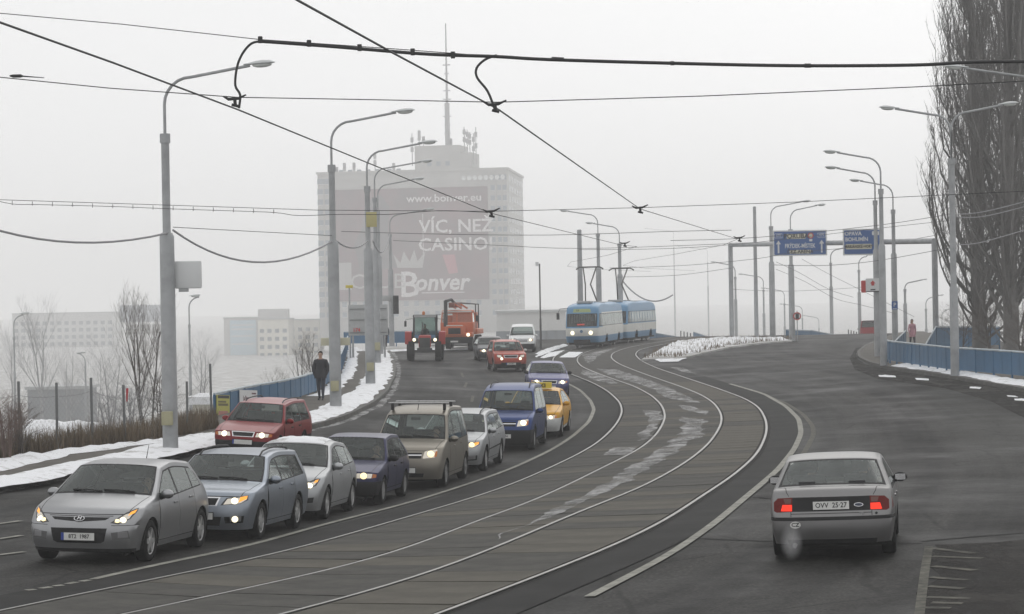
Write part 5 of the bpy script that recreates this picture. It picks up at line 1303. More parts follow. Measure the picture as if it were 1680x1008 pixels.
mb = MB(); mb.prism([(.075*h*math.cos(R(15*k)), .075*h*math.sin(R(15*k))) for k in range(24)], .009, .012, Matrix.Translation((.2*w, h*.78, 0))); mb.build('round_symbol', M_SIGNCREAM, sg, None)
panel(sg, 'small_plate', .2*w, h*.6, w*.06, h*.09, M_SIGNWHITE, .006, .003)
for x in (-.4, .4): arrow(sg, x*w, h*.36, h*.5, M_SIGNWHITE, .007)
M_, w, h = sign_frame(1382.5, 1447, 376, 419)
sg = thing('direction_sign', 'smaller blue overhead direction sign behind the paired lamp posts', 'road sign'); sg.matrix_world = M_
panel(sg, 'white_border', 0, h/2, w, h, M_SIGNWHITE, -.05, .05); panel(sg, 'blue_face', 0, h/2, w-.16, h-.16, M_SIGNBLUE, .0, .006)
lettering(sg, 'OPAVA', -.24*w, h*.82, h*.21, M_SIGNWHITE, .008, .95, .010); lettering(sg, 'BOHUMÍN', -.15*w, h*.60, h*.21, M_SIGNWHITE, .008, .9, .010)
panel(sg, 'cream_field', -.1*w, h*.33, w*.66, h*.2, M_SIGNCREAM, .006, .003); lettering(sg, 'MARIÁNSKÉ HORY', -.1*w, h*.33, h*.16, M_INK, .0105, .80, .010)
panel(sg, 'number_field', .33*w, h*.83, w*.18, h*.15, M_SIGNWHITE, .006, .002); lettering(sg, '58', .33*w, h*.83, h*.12, M_SIGNBLUE, .0095)
# ---- small signs
def upright(name, label, cat, px, py, D, group=None):
    t = thing(name, label, cat, AT(px, py, D), 0, group); t.rotation_euler = (R(90), 0, 0); return t
D = R3.location.y-.3; s_ = FPX/D
t = upright('petrol_sign', 'white panel with a red arrow sign on the paired lamp posts', 'sign', 1432, 468, D)
panel(t, 'white_face', 0, 0, 23/s_, 22/s_, M_SIGNWHITE, -.10, .10); mb = MB(); k = 4.5/s_; mb.prism([(-k, 0), (-k*.55, 0), (-k*.55, -k*.8), (k*.55, -k*.8), (k*.55, 0), (k, 0), (0, k*1.1)], .001, .005, Matrix.Translation((0, k*.6, 0))); mb.build('red_symbol', M_SIGNRED, t, None)
panel(t, 'caption', 0, -7.5/s_, 8/s_, 2/s_, M_INK, .001, .003, .01); panel(t, 'lower_edge', 0, -10.5/s_, 22/s_, 1.6/s_, M_INK, .001, .003, .01)
t = upright('red_side_panel', 'narrow red panel left of the white arrow sign', 'sign', 1417, 470.5, D+.05); panel(t, 'red_face', 0, 0, 8/s_, 20/s_, M_SIGNRED, -.08, .08)
D = R4.location.y-.28; s_ = FPX/D
t = upright('parking_sign', 'blue square parking sign with white plate below on a lamp post', 'sign', 1468, 503, D)
panel(t, 'blue_face', 0, 1.5/s_, 10/s_, 14/s_, M_SIGNBLUE, -.04, .04); lettering(t, 'P', 0, 2.5/s_, 9/s_, M_SIGNWHITE, .002, 1.0, .006); panel(t, 'white_stripe', 0, -4/s_, 7/s_, 1.2/s_, M_SIGNWHITE, .001, .002, .01); panel(t, 'plate', 0, -8.5/s_, 9.6/s_, 5/s_, M_SIGNBACK, -.04, .04)
B = G(1308.5, 560); s_ = FPX/B.y; t = thing('speed_sign', 'round red-rimmed traffic sign on a thin pole at the crest', 'sign', B); zc = AT(1308, 519, B.y).z-B.z
mb = MB(); mb.tube([(0, .05, 0), (0, .05, zc+.4)], .035, 8); mb.build('pole', M_POST, t)
Mx = Matrix.Translation((0, 0, zc))@Matrix.Rotation(R(90), 4, 'X')
for r_, m, z0 in ((6.6/s_, M_SIGNRED, 0), (4.8/s_, M_SIGNWHITE, .012)):
    mb = MB(); mb.prism([(r_*math.cos(R(15*k)), r_*math.sin(R(15*k))) for k in range(24)], z0, z0+.012, Mx); o = mb.build('disc', m, t, None)
mb = MB(); mb.box(-.12, .12, -.03, -.026, zc-.2, zc+.2); mb.build('symbol', M_INK, t, None)
# signs seen from behind at the left
D = P2.location.y+.35
b = thing('street_sign', 'long pale sign board seen from behind on the second left lamp post', 'sign', AT(550, 561, D)); box_on(b, 'board', 526.5, 574, 554, 567.5, D, .05, M_SIGNCREAM, .01)
D = 150.0; b = thing('large_sign', 'large grey road sign seen from behind, red figures below', 'road sign', AT(605, 560, D)); b.location.z = zg(b.location.x, D)
box_on(b, 'board', 572, 636, 499.5, 551, D, .06, M_SIGNBACK, .01)
for yy in (507, 525, 546): box_on(b, 'brace', 574, 634, yy-.9, yy+.9, D-.07, .05, mat('dark_brace', (.06, .07, .07), .6), 0)
for xx in (578, 630):
    mb = MB(); q = AT(xx, 500, D)-b.location; mb.tube([(q.x, .06, 0), (q.x, .06, q.z)], .06, 8); mb.build('leg', M_POST, b)
q = AT(585, 542, D-.14)-b.location; link(text_mesh('174', .30, mat('red_figures', (.5, .02, .02), .5), .002, .008), 'red_lettering', b, M=Matrix.Translation(q)@Matrix.Rotation(R(90), 4, 'X'))
D = P6.location.y-.3; t = thing('traffic_light', 'dark traffic light hanging beside the far left lamp post', 'traffic light', AT(650, 516, D))
box_on(t, 'housing', 645.5, 654, 485, 515.5, D, .22, M_BLACK, .03)
for yy in (490, 500, 510):
    mb = MB(); q = AT(649.7, yy, D-.22)-t.location; mb.lathe([(.12, 0), (.13, .12)], 12, Matrix.Translation(q)@Matrix.Rotation(R(90), 4, 'X')); mb.build('visor', M_BLACK, t)
b = box_on(None, 'route_board', 624, 640, 485, 494.5, D+.1, .05, M_SIGNBACK, .01); one(b, 'small grey board left of the traffic light', 'sign')
b = box_on(None, 'yellow_plate', 567, 579, 468, 473, 150, .05, mat('yellow_plate2', (.55, .45, .05), .6), .005); one(b, 'tiny yellow plate above the large sign back', 'sign')
mb = MB(); q = AT(573, 473, 150); mb.tube([Vector((q.x, 150.05, zg(q.x, 150))), Vector((q.x, 150.05, q.z+.1))], .05, 8); mb.build('pole', M_POST, b)
# ---- blue parapets: panels, posts, handrail
def parapet(label, Q, h, label_group=None, pw=2.0, gapz=.14, base=.12, tops=None, zf=None):
    Q = np.array(Q); d = np.r_[0, np.cumsum(np.hypot(*np.diff(Q, axis=0).T))]; n = max(1, int(round(d[-1]/pw)))
    zf = zf or (lambda x, y: zg(x, y))
    P = [Vector((float(np.interp(t, d, Q[:, 0])), float(np.interp(t, d, Q[:, 1])), 0)) for t in np.linspace(0, d[-1], n+1)]
    for p in P: p.z = zf(p.x, p.y)+base
    O = P[0].copy(); root = thing('parapet', label, 'railing', O, 0, None)
    hh = [h if tops is None else tops(i/n) for i in range(n+1)]
    for i in range(n):
        a, b = P[i]-O, P[i+1]-O; t = (b-a); t.z = 0; t.normalize(); nn = Vector((-t.y, t.x, 0))*.02
        a2, b2 = a+t*.02, b-t*.02; mb = MB()
        v = []
        for q, H in ((a2, hh[i]), (b2, hh[i+1])):
            for z in (gapz, H-.05):
                for sgn in (-1, 1): v.append(q+nn*sgn+Vector((0, 0, z)))
        mb.v = [tuple(p) for p in v]; mb.f = [(0, 4, 6, 2), (1, 3, 7, 5), (2, 6, 7, 3), (0, 1, 5, 4), (0, 2, 3, 1), (4, 5, 7, 6)]
        mb.build('panel', M_RAILBLUE, root, None)
        # pressed ribs
        mb = MB(); L = (b2-a2).length; k = max(1, int(L/.66))
        for j in range(1, k):
            q = a2+(b2-a2)*(j/k); H = hh[i]+(hh[i+1]-hh[i])*j/k
            Mx = Matrix(((t.x, nn.x/.02, 0, q.x), (t.y, nn.y/.02, 0, q.y), (0, 0, 1, q.z), (0, 0, 0, 1)))
            mb.box(-.009, .009, -.027, .027, gapz+.02, H-.07, Mx)
        if k > 1: o = mb.build('ribs', M_RAILBLUE, root, None); tag(o, kind='stuff')
    for i in range(n+1):
        p = P[i]-O; mb = MB(); mb.box(p.x-.035, p.x+.035, p.y-.035, p.y+.035, p.z-.15, p.z+hh[i]-.02); mb.build('post', M_RAILBLUE, root, None)
    mb = MB(); mb.tube([p-O+Vector((0, 0, H)) for p, H in zip(P, hh)], .04, 8); mb.build('handrail', M_RAILTOP, root)
    return root
PL = parapet('blue parapet along the left pavement, with two posters at its end', PAR_L, 1.0, tops=lambda f: .80+.14*min(1, f*3), base=.03)
# posters on the near end
def poster(px, py0, py1, label, m, name, deco):
    i = int(np.argmin([abs((CAM+Vector((0, 0, 0))).x) for _ in (0,)]))
    a = G(px[0], py1, .2); b = G(px[1], py1, .2)
    d0 = PAR_L
    def onpar(pxx):
        r_ = ray(pxx, 670); best = None
        for j in range(len(d0)-1):
            p, q = d0[j], d0[j+1]; e = q-p; den = r_.x*e[1]-r_.y*e[0]
            if abs(den) < 1e-9: continue
            t = (p[0]*e[1]-p[1]*e[0])/den; u = (p[0]*r_.y-p[1]*r_.x)/den
            if -.6 <= (u if j else max(u, -9)) <= 1.0 and (best is None or t < best): best = t
        return best*r_.y if best else d0[0][1]
    Da, Db = onpar(px[0]), onpar(px[1]); A = AT(px[0], py1, Da); Bq = AT(px[1], py1, Db); C = AT(px[0], py0[0], Da)
    X = Vector((Bq.x-A.x, Bq.y-A.y, Bq.z-A.z)); w = X.length; X.normalize(); N = X.cross(Vector((0, 0, 1))).normalized(); Y = N.cross(X); h = C.z-A.z
    O = A+N*.06
    t = thing(name, label, 'poster'); t.matrix_world = Matrix(((X.x, Y.x, N.x, O.x), (X.y, Y.y, N.y, O.y), (X.z, Y.z, N.z, O.z), (0, 0, 0, 1)))
    mb = MB(); mb.box(0, w, 0, h, -.01, .0); mb.build('sheet', m, t, None); deco(t, w, h); return t
def deco_y(t, w, h):
    for x, y, a, b, m in ((.1, .86, .85, .12, M_INK), (.12, .55, .75, .10, mat('poster_brown', (.12, .10, .03), .6)), (.12, .68, .6, .08, mat('poster_brown', (.12, .10, .03), .6)), (.15, .08, .7, .26, mat('poster_pink', (.40, .16, .14), .6))):
        mb = MB(); mb.box(x*w, (x+a)*w, y*h, (y+b)*h, .001, .004); mb.build('print_block', m, t, None)
def deco_w(t, w, h):
    link(text_mesh('La Bony', h*.36, mat('poster_maroon', (.10, .02, .03), .6), .001, .01), 'lettering', t, loc=(w*.35, h*.55, .004))
    for x, y, a, b in ((.1, .06, .8, .10), (.08, .20, .5, .07), (.68, .78, .24, .08), (.70, .45, .22, .08)):
        mb = MB(); mb.box(x*w, (x+a)*w, y*h, (y+b)*h, .001, .004); mb.build('print_block', mat('poster_maroon', (.10, .02, .03), .6), t, None)
poster((352.5, 374), (648, 0), 688, 'yellow and black poster at the end of the blue parapet', mat('poster_yellow', (.42, .40, .08), .6), 'event_poster', deco_y)
poster((390.5, 419.5), (640, 0), 671, 'white poster with dark lettering on the blue parapet', mat('poster_white', (.66, .66, .66), .6), 'advert_poster', deco_w)
# far cross railing behind the pavement end
e0 = G(562, 569); e1 = G(735, 567)
parapet('blue railing across the far end of the left pavement', [(e0.x, e0.y+2), (e1.x, e1.y+3)], 1.05, base=.05)
parapet('long blue parapet with pale handrail along the right footway', [q for q in PAR_R if q[1] < 121], 1.05)
# railings around the foot bridge on the right
def wing(pts, label, h0, h1, D):
    A = AT(*pts[0], D[0]); Bq = AT(*pts[1], D[1]); za = zg(A.x, D[0]); zb = zg(Bq.x, D[1])
    return parapet(label, [(A.x, D[0]), (Bq.x, D[1])], 1.0, tops=lambda f: h0+(h1-h0)*f, base=.12)
wing([(1456,580),(1486,580)], 'short dark blue railing rising behind the right bend', .5, 1.15, (126, 140))
wing([(1515,575),(1536,575)], 'sloping blue railing end beside the walking woman', .25, 1.35, (136, 140))
wing([(1536,575),(1640,580)], 'dark blue railing in front of the poplar trunks', 1.35, 1.2, (140, 146))
def crest(pts, label, D0, D1):
    A = AT(pts[0][0], pts[0][1], D0); Bq = AT(pts[1][0], pts[1][1], D1)
    zl = lambda x, y: A.z+(Bq.z-A.z)*((y-D0)/(D1-D0))-1.0
    return parapet(label, [(A.x, D0), (Bq.x, D1)], 1.0, base=0, zf=zl, pw=2.5, gapz=.0)
crest([(1066,545),(1142,558)], 'blue bridge railing sinking behind the snowy island, left stretch', 202, 222)
crest([(1138,545),(1178,558)], 'blue bridge railing sinking behind the snowy island, right stretch', 222, 236)
crest([(1290,541),(1330,542.5)], 'dark blue railing beside the round sign', 205, 212)
crest([(1330,542),(1422,560)], 'dark blue railing running down over the crest', 213, 228)
ORD = ['first', 'second', 'third', 'fourth', 'fifth', 'sixth']
for (x0, n, y0, y1, D, lab) in ((1117,4,543,558,214,'left'), (1392,6,541,560,216,'right')):
    for j in range(n):
        x = x0+j*(5.3 if n == 4 else 4.4); a = AT(x, y1+6, D); b = AT(x, y0+(j*1.2), D); mb = MB(); mb.tube([a, b], .05, 6)
        o = mb.build('railing_post', mat('dark_post', (.10, .10, .10), .6), None); one(o, f'{ORD[j]} short dark post from the left at the {lab} railing gap on the crest', 'post', f'short posts at the {lab} crest')
# ---- chain-link fence at the left
fp = [G(x, y, .1) for x, y in FENCE_PX]; ft = [(-30,628),(33,626),(94,628),(152,620),(205,632),(308,626),(348,597)]
fen = thing('wire_fence', 'thin wire mesh fence on grey posts above the left slope', 'fence', fp[0]); O = fp[0]
M_FPOST = mat('fence_post_grey', (.13, .135, .135), .7); tops = []
for p, (x, y) in zip(fp, ft):
    z = AT(x, y, p.y).z-O.z; mb = MB(); q = p-O; lean = rnd.uniform(-.03, .03); mb.tube([(q.x, q.y, q.z-.4), (q.x+lean, q.y, z)], .036, 8); mb.build('post', M_FPOST, fen); tops.append(Vector((q.x+lean, q.y, z)))
M_MESH = mat('mesh_wire', (.22, .22, .22), .7)
for i in range(len(fp)-1):
    a0, b0 = fp[i]-O, fp[i+1]-O; a1, b1 = tops[i].copy(), tops[i+1].copy(); a1.z -= .35; b1.z -= .35
    for f in (1.0, .02):
        mb = MB(); mb.tube(bez(a0.lerp(a1, f), b0.lerp(b1, f), .05 if f == 1 else 0, 8), .006, 4); mb.build('strand', M_MESH, fen)
    mb = MB(); L = (b0-a0).length; n = int(L/.16); m = int(1.5/.16)
    for k in range(-m, n+1):
        for sgn in (1, -1):
            k0, k1 = (k, k+m) if sgn > 0 else (k+m, k)
            f0, f1, z0, z1 = k0/n, k1/n, 0.0, 1.0
            if min(f0, f1) >= 1 or max(f0, f1) <= 0: continue
            def cl(f, z, g, w):
                if f < 0: return 0.0, z+(w-z)*(0-f)/(g-f)
                if f > 1: return 1.0, z+(w-z)*(1-f)/(g-f)
                return f, z
            q0 = cl(f0, z0, f1, z1); q1 = cl(f1, z1, f0, z0)
            pa = a0.lerp(b0, q0[0]).lerp(a1.lerp(b1, q0[0]), q0[1]); pb = a0.lerp(b0, q1[0]).lerp(a1.lerp(b1, q1[0]), q1[1])
            mb.tube([pa, pb], .0022, 3, False)
    tag(mb.build('wire_mesh', M_MESH, fen, None), kind='stuff')
# red flag on the fence
q = AT(209, 647, fp[4].y-.1); mb = MB()
for i in range(4):
    for j in range(6): mb.pv((-.035+.07*i/3*(1-j/9), .015*math.sin(j*1.3+i), .16-.36*j/5))
mb.f = [(j*1+i*6, (i+1)*6+j, (i+1)*6+j+1, i*6+j+1) for i in range(3) for j in range(5)]
o = mb.build('red_rag', mat('red_cloth', (.40, .03, .04), .8), None, loc=q); one(o, 'small red rag tied to the wire fence', 'rag')
# ---- overhead wires
def wire(label, pts, r, m=M_WIRE, name='overhead_wire', n=6, cat='wire', parts=None):
    P = [Vector(p) for p in pts]; O = P[0].copy(); mb = MB(); mb.tube([p-O for p in P], r, n)
    o = mb.build(name, m, None, loc=O); one(o, label, cat); return o
def smooth_wire(P, k=6):
    out = []; P = [Vector(p) for p in P]; n = len(P)
    for i in range(n-1):
        p0, p1, p2, p3 = P[max(i-1, 0)], P[i], P[i+1], P[min(i+2, n-1)]
        for j in range(k):
            t = j/k; out.append(.5*((2*p1)+(p2-p0)*t+(2*p0-5*p1+4*p2-p3)*t*t+(3*p1-p0-3*p2+p3)*t**3))
    out.append(P[-1]); return out
def at_h(px, py, z):
    d = ray(px, py); return CAM+d*((z-HCAM)/d.z)
ZW = 5.62
cwR = [at_h(x, y, ZW) for x, y in ((150,-210),(430,-38),(487,0),(650,90),(818,180),(1050,343),(1210,392.5))]
cwL = [at_h(x, y, ZW) for x, y in ((-700,-220),(-90,4),(0,37),(185,103),(390,180),(805,350),(1018,402))]
# continue along the track beyond the last pixel
mid = lambda k, D: (xof(RAILS[k], D)+xof(RAILS[k+1], D))/2
for D in (95, 115, 135, 155, 175, 200): cwR.append(Vector((mid(2, D), D, ZW+.2))); cwL.append(Vector((mid(0, D), D, ZW+.2)))
wire('contact wire crossing the picture top from left of centre to the gantry', cwR, .0075, n=8)
wire('contact wire running from the upper left edge to the tram', cwL, .0075, n=8)
DS = 20.3
def span(label, pxs, D, r=.0045, m=M_WIRE): return wire(label, [AT(x, y, D) for x, y in pxs], r, m)
span('thin span wire crossing the whole picture behind the two feeder ends', [(-1400,30),(-60,122),(0,127),(180,145),(390,160),(620,164),(815,168),(1150,158),(1500,143),(1740,130),(3000,60)], DS, .004)
span('thin wire carrying the black feeder cable from the left edge', [(-1400,-110),(-60,16),(0,22),(200,40),(425,65),(640,80),(800,92)], DS, .0035)
feed = smooth_wire([AT(x, y, DS) for x, y in ((427,68),(470,71),(550,77),(700,89),(812,93),(900,98),(1100,104),(1300,108),(1500,107),(1600,102),(1750,100),(2200,90),(3000,60))], 5)
fo = wire('thick black feeder cable slung across the upper picture', feed, .014, n=8, name='feeder_cable', cat='cable')
O = fo.location
for pts, nm in (([(427,68),(412,72),(398,88),(389,110),(386,140),(394,156),(392,178)], 'dropper'), ([(815,91),(796,98),(782,112),(783,128),(800,150),(812,180)], 'dropper')):
    mb = MB(); mb.tube(smooth_wire([AT(x, y, DS)-O for x, y in pts], 4), .010, 8); mb.build(nm, M_WIRE, fo)
for x, y in ((427,65),(507,71),(590,78),(677,85),(743,90)):
    q = AT(x, y, DS)-O; mb = MB(); mb.box(q.x-.018, q.x+.018, q.y-.02, q.y+.02, q.z-.03, q.z+.025, bev=.006); mb.build('clip', M_WIRE, fo)
for pts in (((1100,104),(1106,104)),((905,97),(925,98)),((1320,108),(1330,108))):
    q0, q1 = [AT(x, y, DS)-O for x, y in pts]; mb = MB(); mb.tube([q0, q1], .018, 8); mb.build('sleeve', M_WIRE, fo)
def hanger(px, py, D, label, s=1.0):
    c = AT(px, py, D); t = thing('wire_hanger', label, 'hanger', c)
    k = D/FPX*s
    mb = MB(); mb.tube([(-19*k, 0, 6*k), (-10*k, 0, 1*k), (6*k, 0, 2*k), (19*k, 0, 8*k)], [1.2*k, 2.6*k, 2.4*k, 1.2*k], 8); mb.build('insulator_bar', M_WIRE, t)
    mb = MB(); mb.tube([(0, 0, 2*k), (1*k, 0, -9*k)], 2.8*k, 8); mb.build('clamp_stem', M_WIRE, t)
    mb = MB(); mb.tube([(-5*k, 0, -8*k), (7*k, 0, -11*k)], 2.4*k, 8); mb.build('clamp', M_WIRE, t)
hanger(385, 164, DS, 'black wire hanger below the left feeder dropper'); hanger(812, 173, DS, 'black wire hanger below the middle feeder dropper')
q = AT(28, 125, DS); mb = MB(); mb.tube([q-Vector((.06, 0, -.003)), q-Vector((.03, 0, 0)), q+Vector((.03, 0, 0)), q+Vector((.05, 0, -.003)), q+Vector((.22, 0, -.018))], [.006, .014, .014, .006, .003], 8); o = mb.build('insulator', M_WIRE, None); one(o, 'black insulator on the span wire at the far left edge', 'insulator')
D2 = 47.5
span('span wire behind the nearest left lamp post, reaching to the poplars', [(-1000,290),(-60,325),(0,328),(280,337),(520,345),(805,347),(1050,341),(1300,332),(1680,314),(1740,310),(2400,270)], D2, .0055)
lad = smooth_wire([AT(x, y, D2) for x, y in ((-20,326),(20,335),(60,336),(180,339),(280,343),(370,346),(450,349),(490,354),(560,352),(640,352),(720,346),(800,349))], 4)
lo_ = wire('looped cable hanging under the left span wire', lad, .006, n=5, cat='cable', name='looped_cable')
for x in range(20, 470, 33):
    a = AT(x, 329+x*.033, D2)-lo_.location; b = AT(x, 336+x*.033, D2)-lo_.location; mb = MB(); mb.tube([a, b], .006, 5); mb.build('tie', M_WIRE, lo_)
hanger(806, 348, D2, 'black wire hanger on the span in front of the tower block', .75); hanger(1050, 342, D2, 'black wire hanger above the tram, right of the tower block', .7)
hanger(1213, 391, 74, 'small wire hanger beside the left gantry leg', .5); hanger(1025, 400, 74, 'small wire hanger at the mast above the tram', .45)
# garlands of frosted cable between the left posts
def post_pt(P, px, py): return AT(px, py, P.location.y-.1)
g = [post_pt(P1, 284, 378)]; e = post_pt(P2, 546, 396); pts = []
for i in range(15):
    t = i/14; D = P1.location.y*(1-t)+P2.location.y*t; x = 284+(546-284)*t; yv = 378+(396-378)*t+44*4*t*(1-t)*.98; pts.append(AT(x, yv, D))
wire('frosted cable sagging between the two nearest left lamp posts', pts, .03, M_GREYWIRE, cat='cable', name='frosted_cable')
pts = []
for i in range(11):
    t = i/10; x = -30+(278+30)*t; yv = 370+(382-370)*t+22*4*t*(1-t); pts.append(AT(x, yv, P1.location.y-12*(1-t)))
wire('frosted cable sagging from the left edge to the nearest lamp post', pts, .026, M_GREYWIRE, cat='cable', name='frosted_cable')
wire('straight thin wire linking the two nearest left lamp posts', [AT(284+(546-284)*t, 373+(387-373)*t, P1.location.y*(1-t)+P2.location.y*t) for t in np.linspace(0, 1, 5)], .010, M_WIRE)
for (x0, y0, x1, y1, xm, ym, Pa, Pb, lab) in ((552,396,604,396,580,418,P2,P3,'short cable loop between second and third left lamp posts'),(612,396,640,382,628,440,P3,P6,'cable loop between third and last left lamp posts')):
    pts = [AT(x0*(1-t)**2+2*xm*t*(1-t)+x1*t*t, y0*(1-t)**2+2*ym*t*(1-t)+y1*t*t, Pa.location.y*(1-t)+Pb.location.y*t) for t in np.linspace(0, 1, 11)]
    wire(lab, pts, .03, M_GREYWIRE, cat='cable', name='frosted_cable')
# wires further back
for i, (pts, D, lab) in enumerate([
   ([(-20,376),(283,372)][:0] or [(560,380),(700,384),(900,386),(1100,380),(1200,378)], 110, 'thin span wire passing in front of the tower block lettering'),
   ([(645,395),(800,402),(960,408),(1200,400)], 130, 'thin lower span wire passing in front of the tower block'),
   ([(950,410),(1100,408),(1240,398),(1440,375),(1560,362)], 140, 'span wire above the large blue sign'),
   ([(1000,440),(1120,436),(1240,425),(1300,415),(1440,402),(1570,380)], 150, 'span wire crossing behind the large blue sign'),
   ([(1100,395),(1240,390),(1440,370),(1568,350)], 120, 'span wire ending at the double-armed lamp post, upper'),
   ([(1270,435),(1350,436),(1440,428),(1568,405)], 125, 'span wire ending at the double-armed lamp post, lower'),
   ([(1567,352),(1600,350),(1640,342),(1700,326)], 96, 'pale cable leaving the double-armed lamp post to the right, upper'),
   ([(1567,356),(1600,357),(1640,350),(1700,334)], 96, 'pale cable leaving the double-armed lamp post to the right, middle'),
   ([(1567,402),(1600,400),(1640,390),(1700,372)], 96, 'pale cable leaving the double-armed lamp post to the right, lower'),
   ([(1273,430),(1310,447),(1360,475),(1400,488)], 180, 'cable sagging between lamps below the large blue sign, upper'),
   ([(1273,442),(1320,462),(1370,490),(1410,500),(1470,515)], 185, 'cable sagging between lamps below the large blue sign, lower'),
   ([(1315,425),(1360,450),(1420,480),(1500,520)], 195, 'contact wire descending behind the crest at right'),
   ([(1200,475),(1300,478),(1440,470)], 200, 'faint wire low between gantry legs'),
   ([(1010,455),(1110,452),(1200,440)], 160, 'faint wire above the rear tram car')]):
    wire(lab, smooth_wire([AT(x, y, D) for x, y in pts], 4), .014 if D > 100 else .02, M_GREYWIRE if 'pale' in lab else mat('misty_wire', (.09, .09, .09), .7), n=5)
pts = []
for t in np.linspace(0, 1, 13):
    D = 190; x = 1022+(1104-1022)*t; yv = 462+(484-462)*t+20*4*t*(1-t); pts.append(AT(x, yv, D))
wire('heavy cable loop between the two lamp posts behind the tram', pts, .05, M_GREYWIRE, cat='cable', name='frosted_cable')
# ================================================================ TRAM, TRACTOR, TRUCK
T_BLUE = paint('tram_blue_paint', (.12, .26, .42), 0, .42, .3); T_CREAM = paint('tram_cream_paint', (.66, .66, .62), 0, .42, .25)
TK = [(.40,.42,.80,.42,2.4),(.20,.70,.66,.70,2.3),(.06,1.30,.56,1.30,2.2),(.10,1.47,.58,1.47,2.2,1),(.40,2.42,.86,2.40,2.2,1),(.58,2.74,1.0,2.66,2.4),(1.15,2.98,1.5,2.80,2.6),(2.0,3.06,2.2,2.86,2.8),(7.0,3.06,7.0,2.86,2.8)]
TK = TK+[(14-a, b, 14-c, d, *r) for a, b, c, d, *r in TK[-2::-1]]
TWZ = [(.4,.95),(.8,.985),(1.4,1.0),(1.6,.995),(2.4,.955),(2.66,.92),(2.86,.86)]
LT = (RAILS[0][np.linspace(0, len(RAILS[0])-1, 400).astype(int)]+RAILS[1][np.linspace(0, len(RAILS[1])-1, 400).astype(int)])/2
LT = resample(LT, .5, 6)
def track_pt(i0, dist): return LT[min(len(LT)-1, i0+int(dist/.5))]
M_TDARKP = mat('pantograph_dark', (.06, .06, .055), .6)
def tram(label, i0, front):
    root = thing('tram', label, 'tram', group='coupled tram cars')
    s = Shell(TK, 1.25, TWZ, (1.7, .24), (1.7, .24), res=.16, nb=18, arches=[(3.8, .35, .62), (10.2, .35, .62)], sill=.42)
    s.side('cream', [(-1, .86), (15, .86), (15, 1.46), (-1, 1.46)]); s.front('cream', [(-1.4, .86), (1.4, .86), (1.4, 1.40), (-1.4, 1.40)], False); s.rear('cream', [(-1.4, .86), (1.4, .86), (1.4, 1.40), (-1.4, 1.40)], False)
    s.top('rubber', [(3.04, -.90), (3.04, .90), (3.96, .90), (3.96, -.90)]); s.top('screen', [(3.10, -.84), (3.10, .84), (3.90, .84), (3.90, -.84)])
    s.top('dest', [(4.12, -.55), (4.12, .55), (4.85, .5), (4.85, -.5)])
    n = len(TK)-1
    s.top('rubber', [(n-3.04, -.90), (n-3.04, .90), (n-3.96, .90), (n-3.96, -.90)]); s.top('screen', [(n-3.10, -.84), (n-3.10, .84), (n-3.90, .84), (n-3.90, -.84)])
    if front: s.side('cream', [(1.6, 1.46), (12.4, 1.46), (12.4, 2.45), (1.6, 2.45)])
    xs_ = [1.15+1.18*j for j in range(11)]
    for j, x in enumerate(xs_):
        x0, x1 = x-.47, x+.47
        s.side('rubber', [(x0-.04, 1.52), (x1+.04, 1.52), (x1+.04, 2.36), (x0-.04, 2.36)]); s.side('win%d' % j, [(x0, 1.56), (x1, 1.56), (x1, 2.32), (x0, 2.32)])
    for x in (2.33, 7.05, 11.77): s.gap([(x-.6, .5), (x-.6, 2.4)], .03); s.gap([(x+.6, .5), (x+.6, 2.4)], .03)
    cl = dict(body=('body', T_BLUE, None), cream=('cream_band', T_CREAM, None), rubber=('window_rubber', M_BLACK, None), screen=('windscreen', M_TRAMGLASS, None), dest=('destination_box', mat('destination_yellow', (.30, .36, .16), .5), None), gap=('door_gap', M_GAP, None))
    for j in range(11): cl['win%d' % j] = ('side_window', M_TRAMGLASS, None)
    s.two_sided = tuple('win%d' % j for j in range(11))
    s.build(root, cl, loose=('gap', 'rubber', 'screen', 'cream'))
    for y in (-.62, .62):
        bulb_(s, root, y, 1.08)
    mb = MB(); mb.box(1.0, 13.0, -1.0, 1.0, .28, .5); mb.build('underframe', M_UNDER, root, None)
    mb = MB(); mb.box(.9, 13.1, -1.1, 1.1, .85, .90); mb.build('floor', M_INT, root, None)
    for x in (3.8, 10.2):
        mb = MB(); mb.box(x-1.3, x+1.3, -.85, .85, .2, .55, bev=.05); b = mb.build('bogie', M_UNDER, root)
        for dx in (-.95, .95):
            for sg in (-1, 1):
                mb = MB(); mb.lathe([(.001, -.06), (.33, -.06), (.35, 0), (.33, .06), (.001, .06)], 18, Matrix.Translation((x+dx, sg*.72, .37))@Matrix.Rotation(R(90), 4, 'X')); mb.build('wheel', M_STEELRIM, b)
    mb = MB(); mb.box(.05, .5, -.55, .55, .30, .62, bev=.05); mb.build('coupler_apron', M_UNDER, root)
    for x in np.arange(2.0, 12.5, 1.2):
        for sg in (-1, 1):
            mb = MB(); mb.box(x, x+.4, sg*.85-.22, sg*.85+.22, 1.2, 1.75, bev=.05); mb.build('seat', M_SEAT, root)
    # pantograph
    pb = MB(); px_ = 4.4
    pb.box(px_-.9, px_+.9, -.55, .55, 3.10, 3.18); p = pb.build('pantograph', M_POST, root, None)
    zt = 5.55
    for sg in (-1, 1):
        mb = MB(); mb.tube([(px_+.7, sg*.4, 3.2), (px_-.75, sg*.18, 4.35), (px_+.25, sg*.45, zt-.05)], .05, 6); mb.build('arm', M_TDARKP, p)
    mb = MB(); mb.tube([(px_+.25, -.95, zt-.15), (px_+.25, -.7, zt), (px_+.25, .7, zt), (px_+.25, .95, zt-.15)], .05, 6); mb.build('collector', M_TDARKP, p)
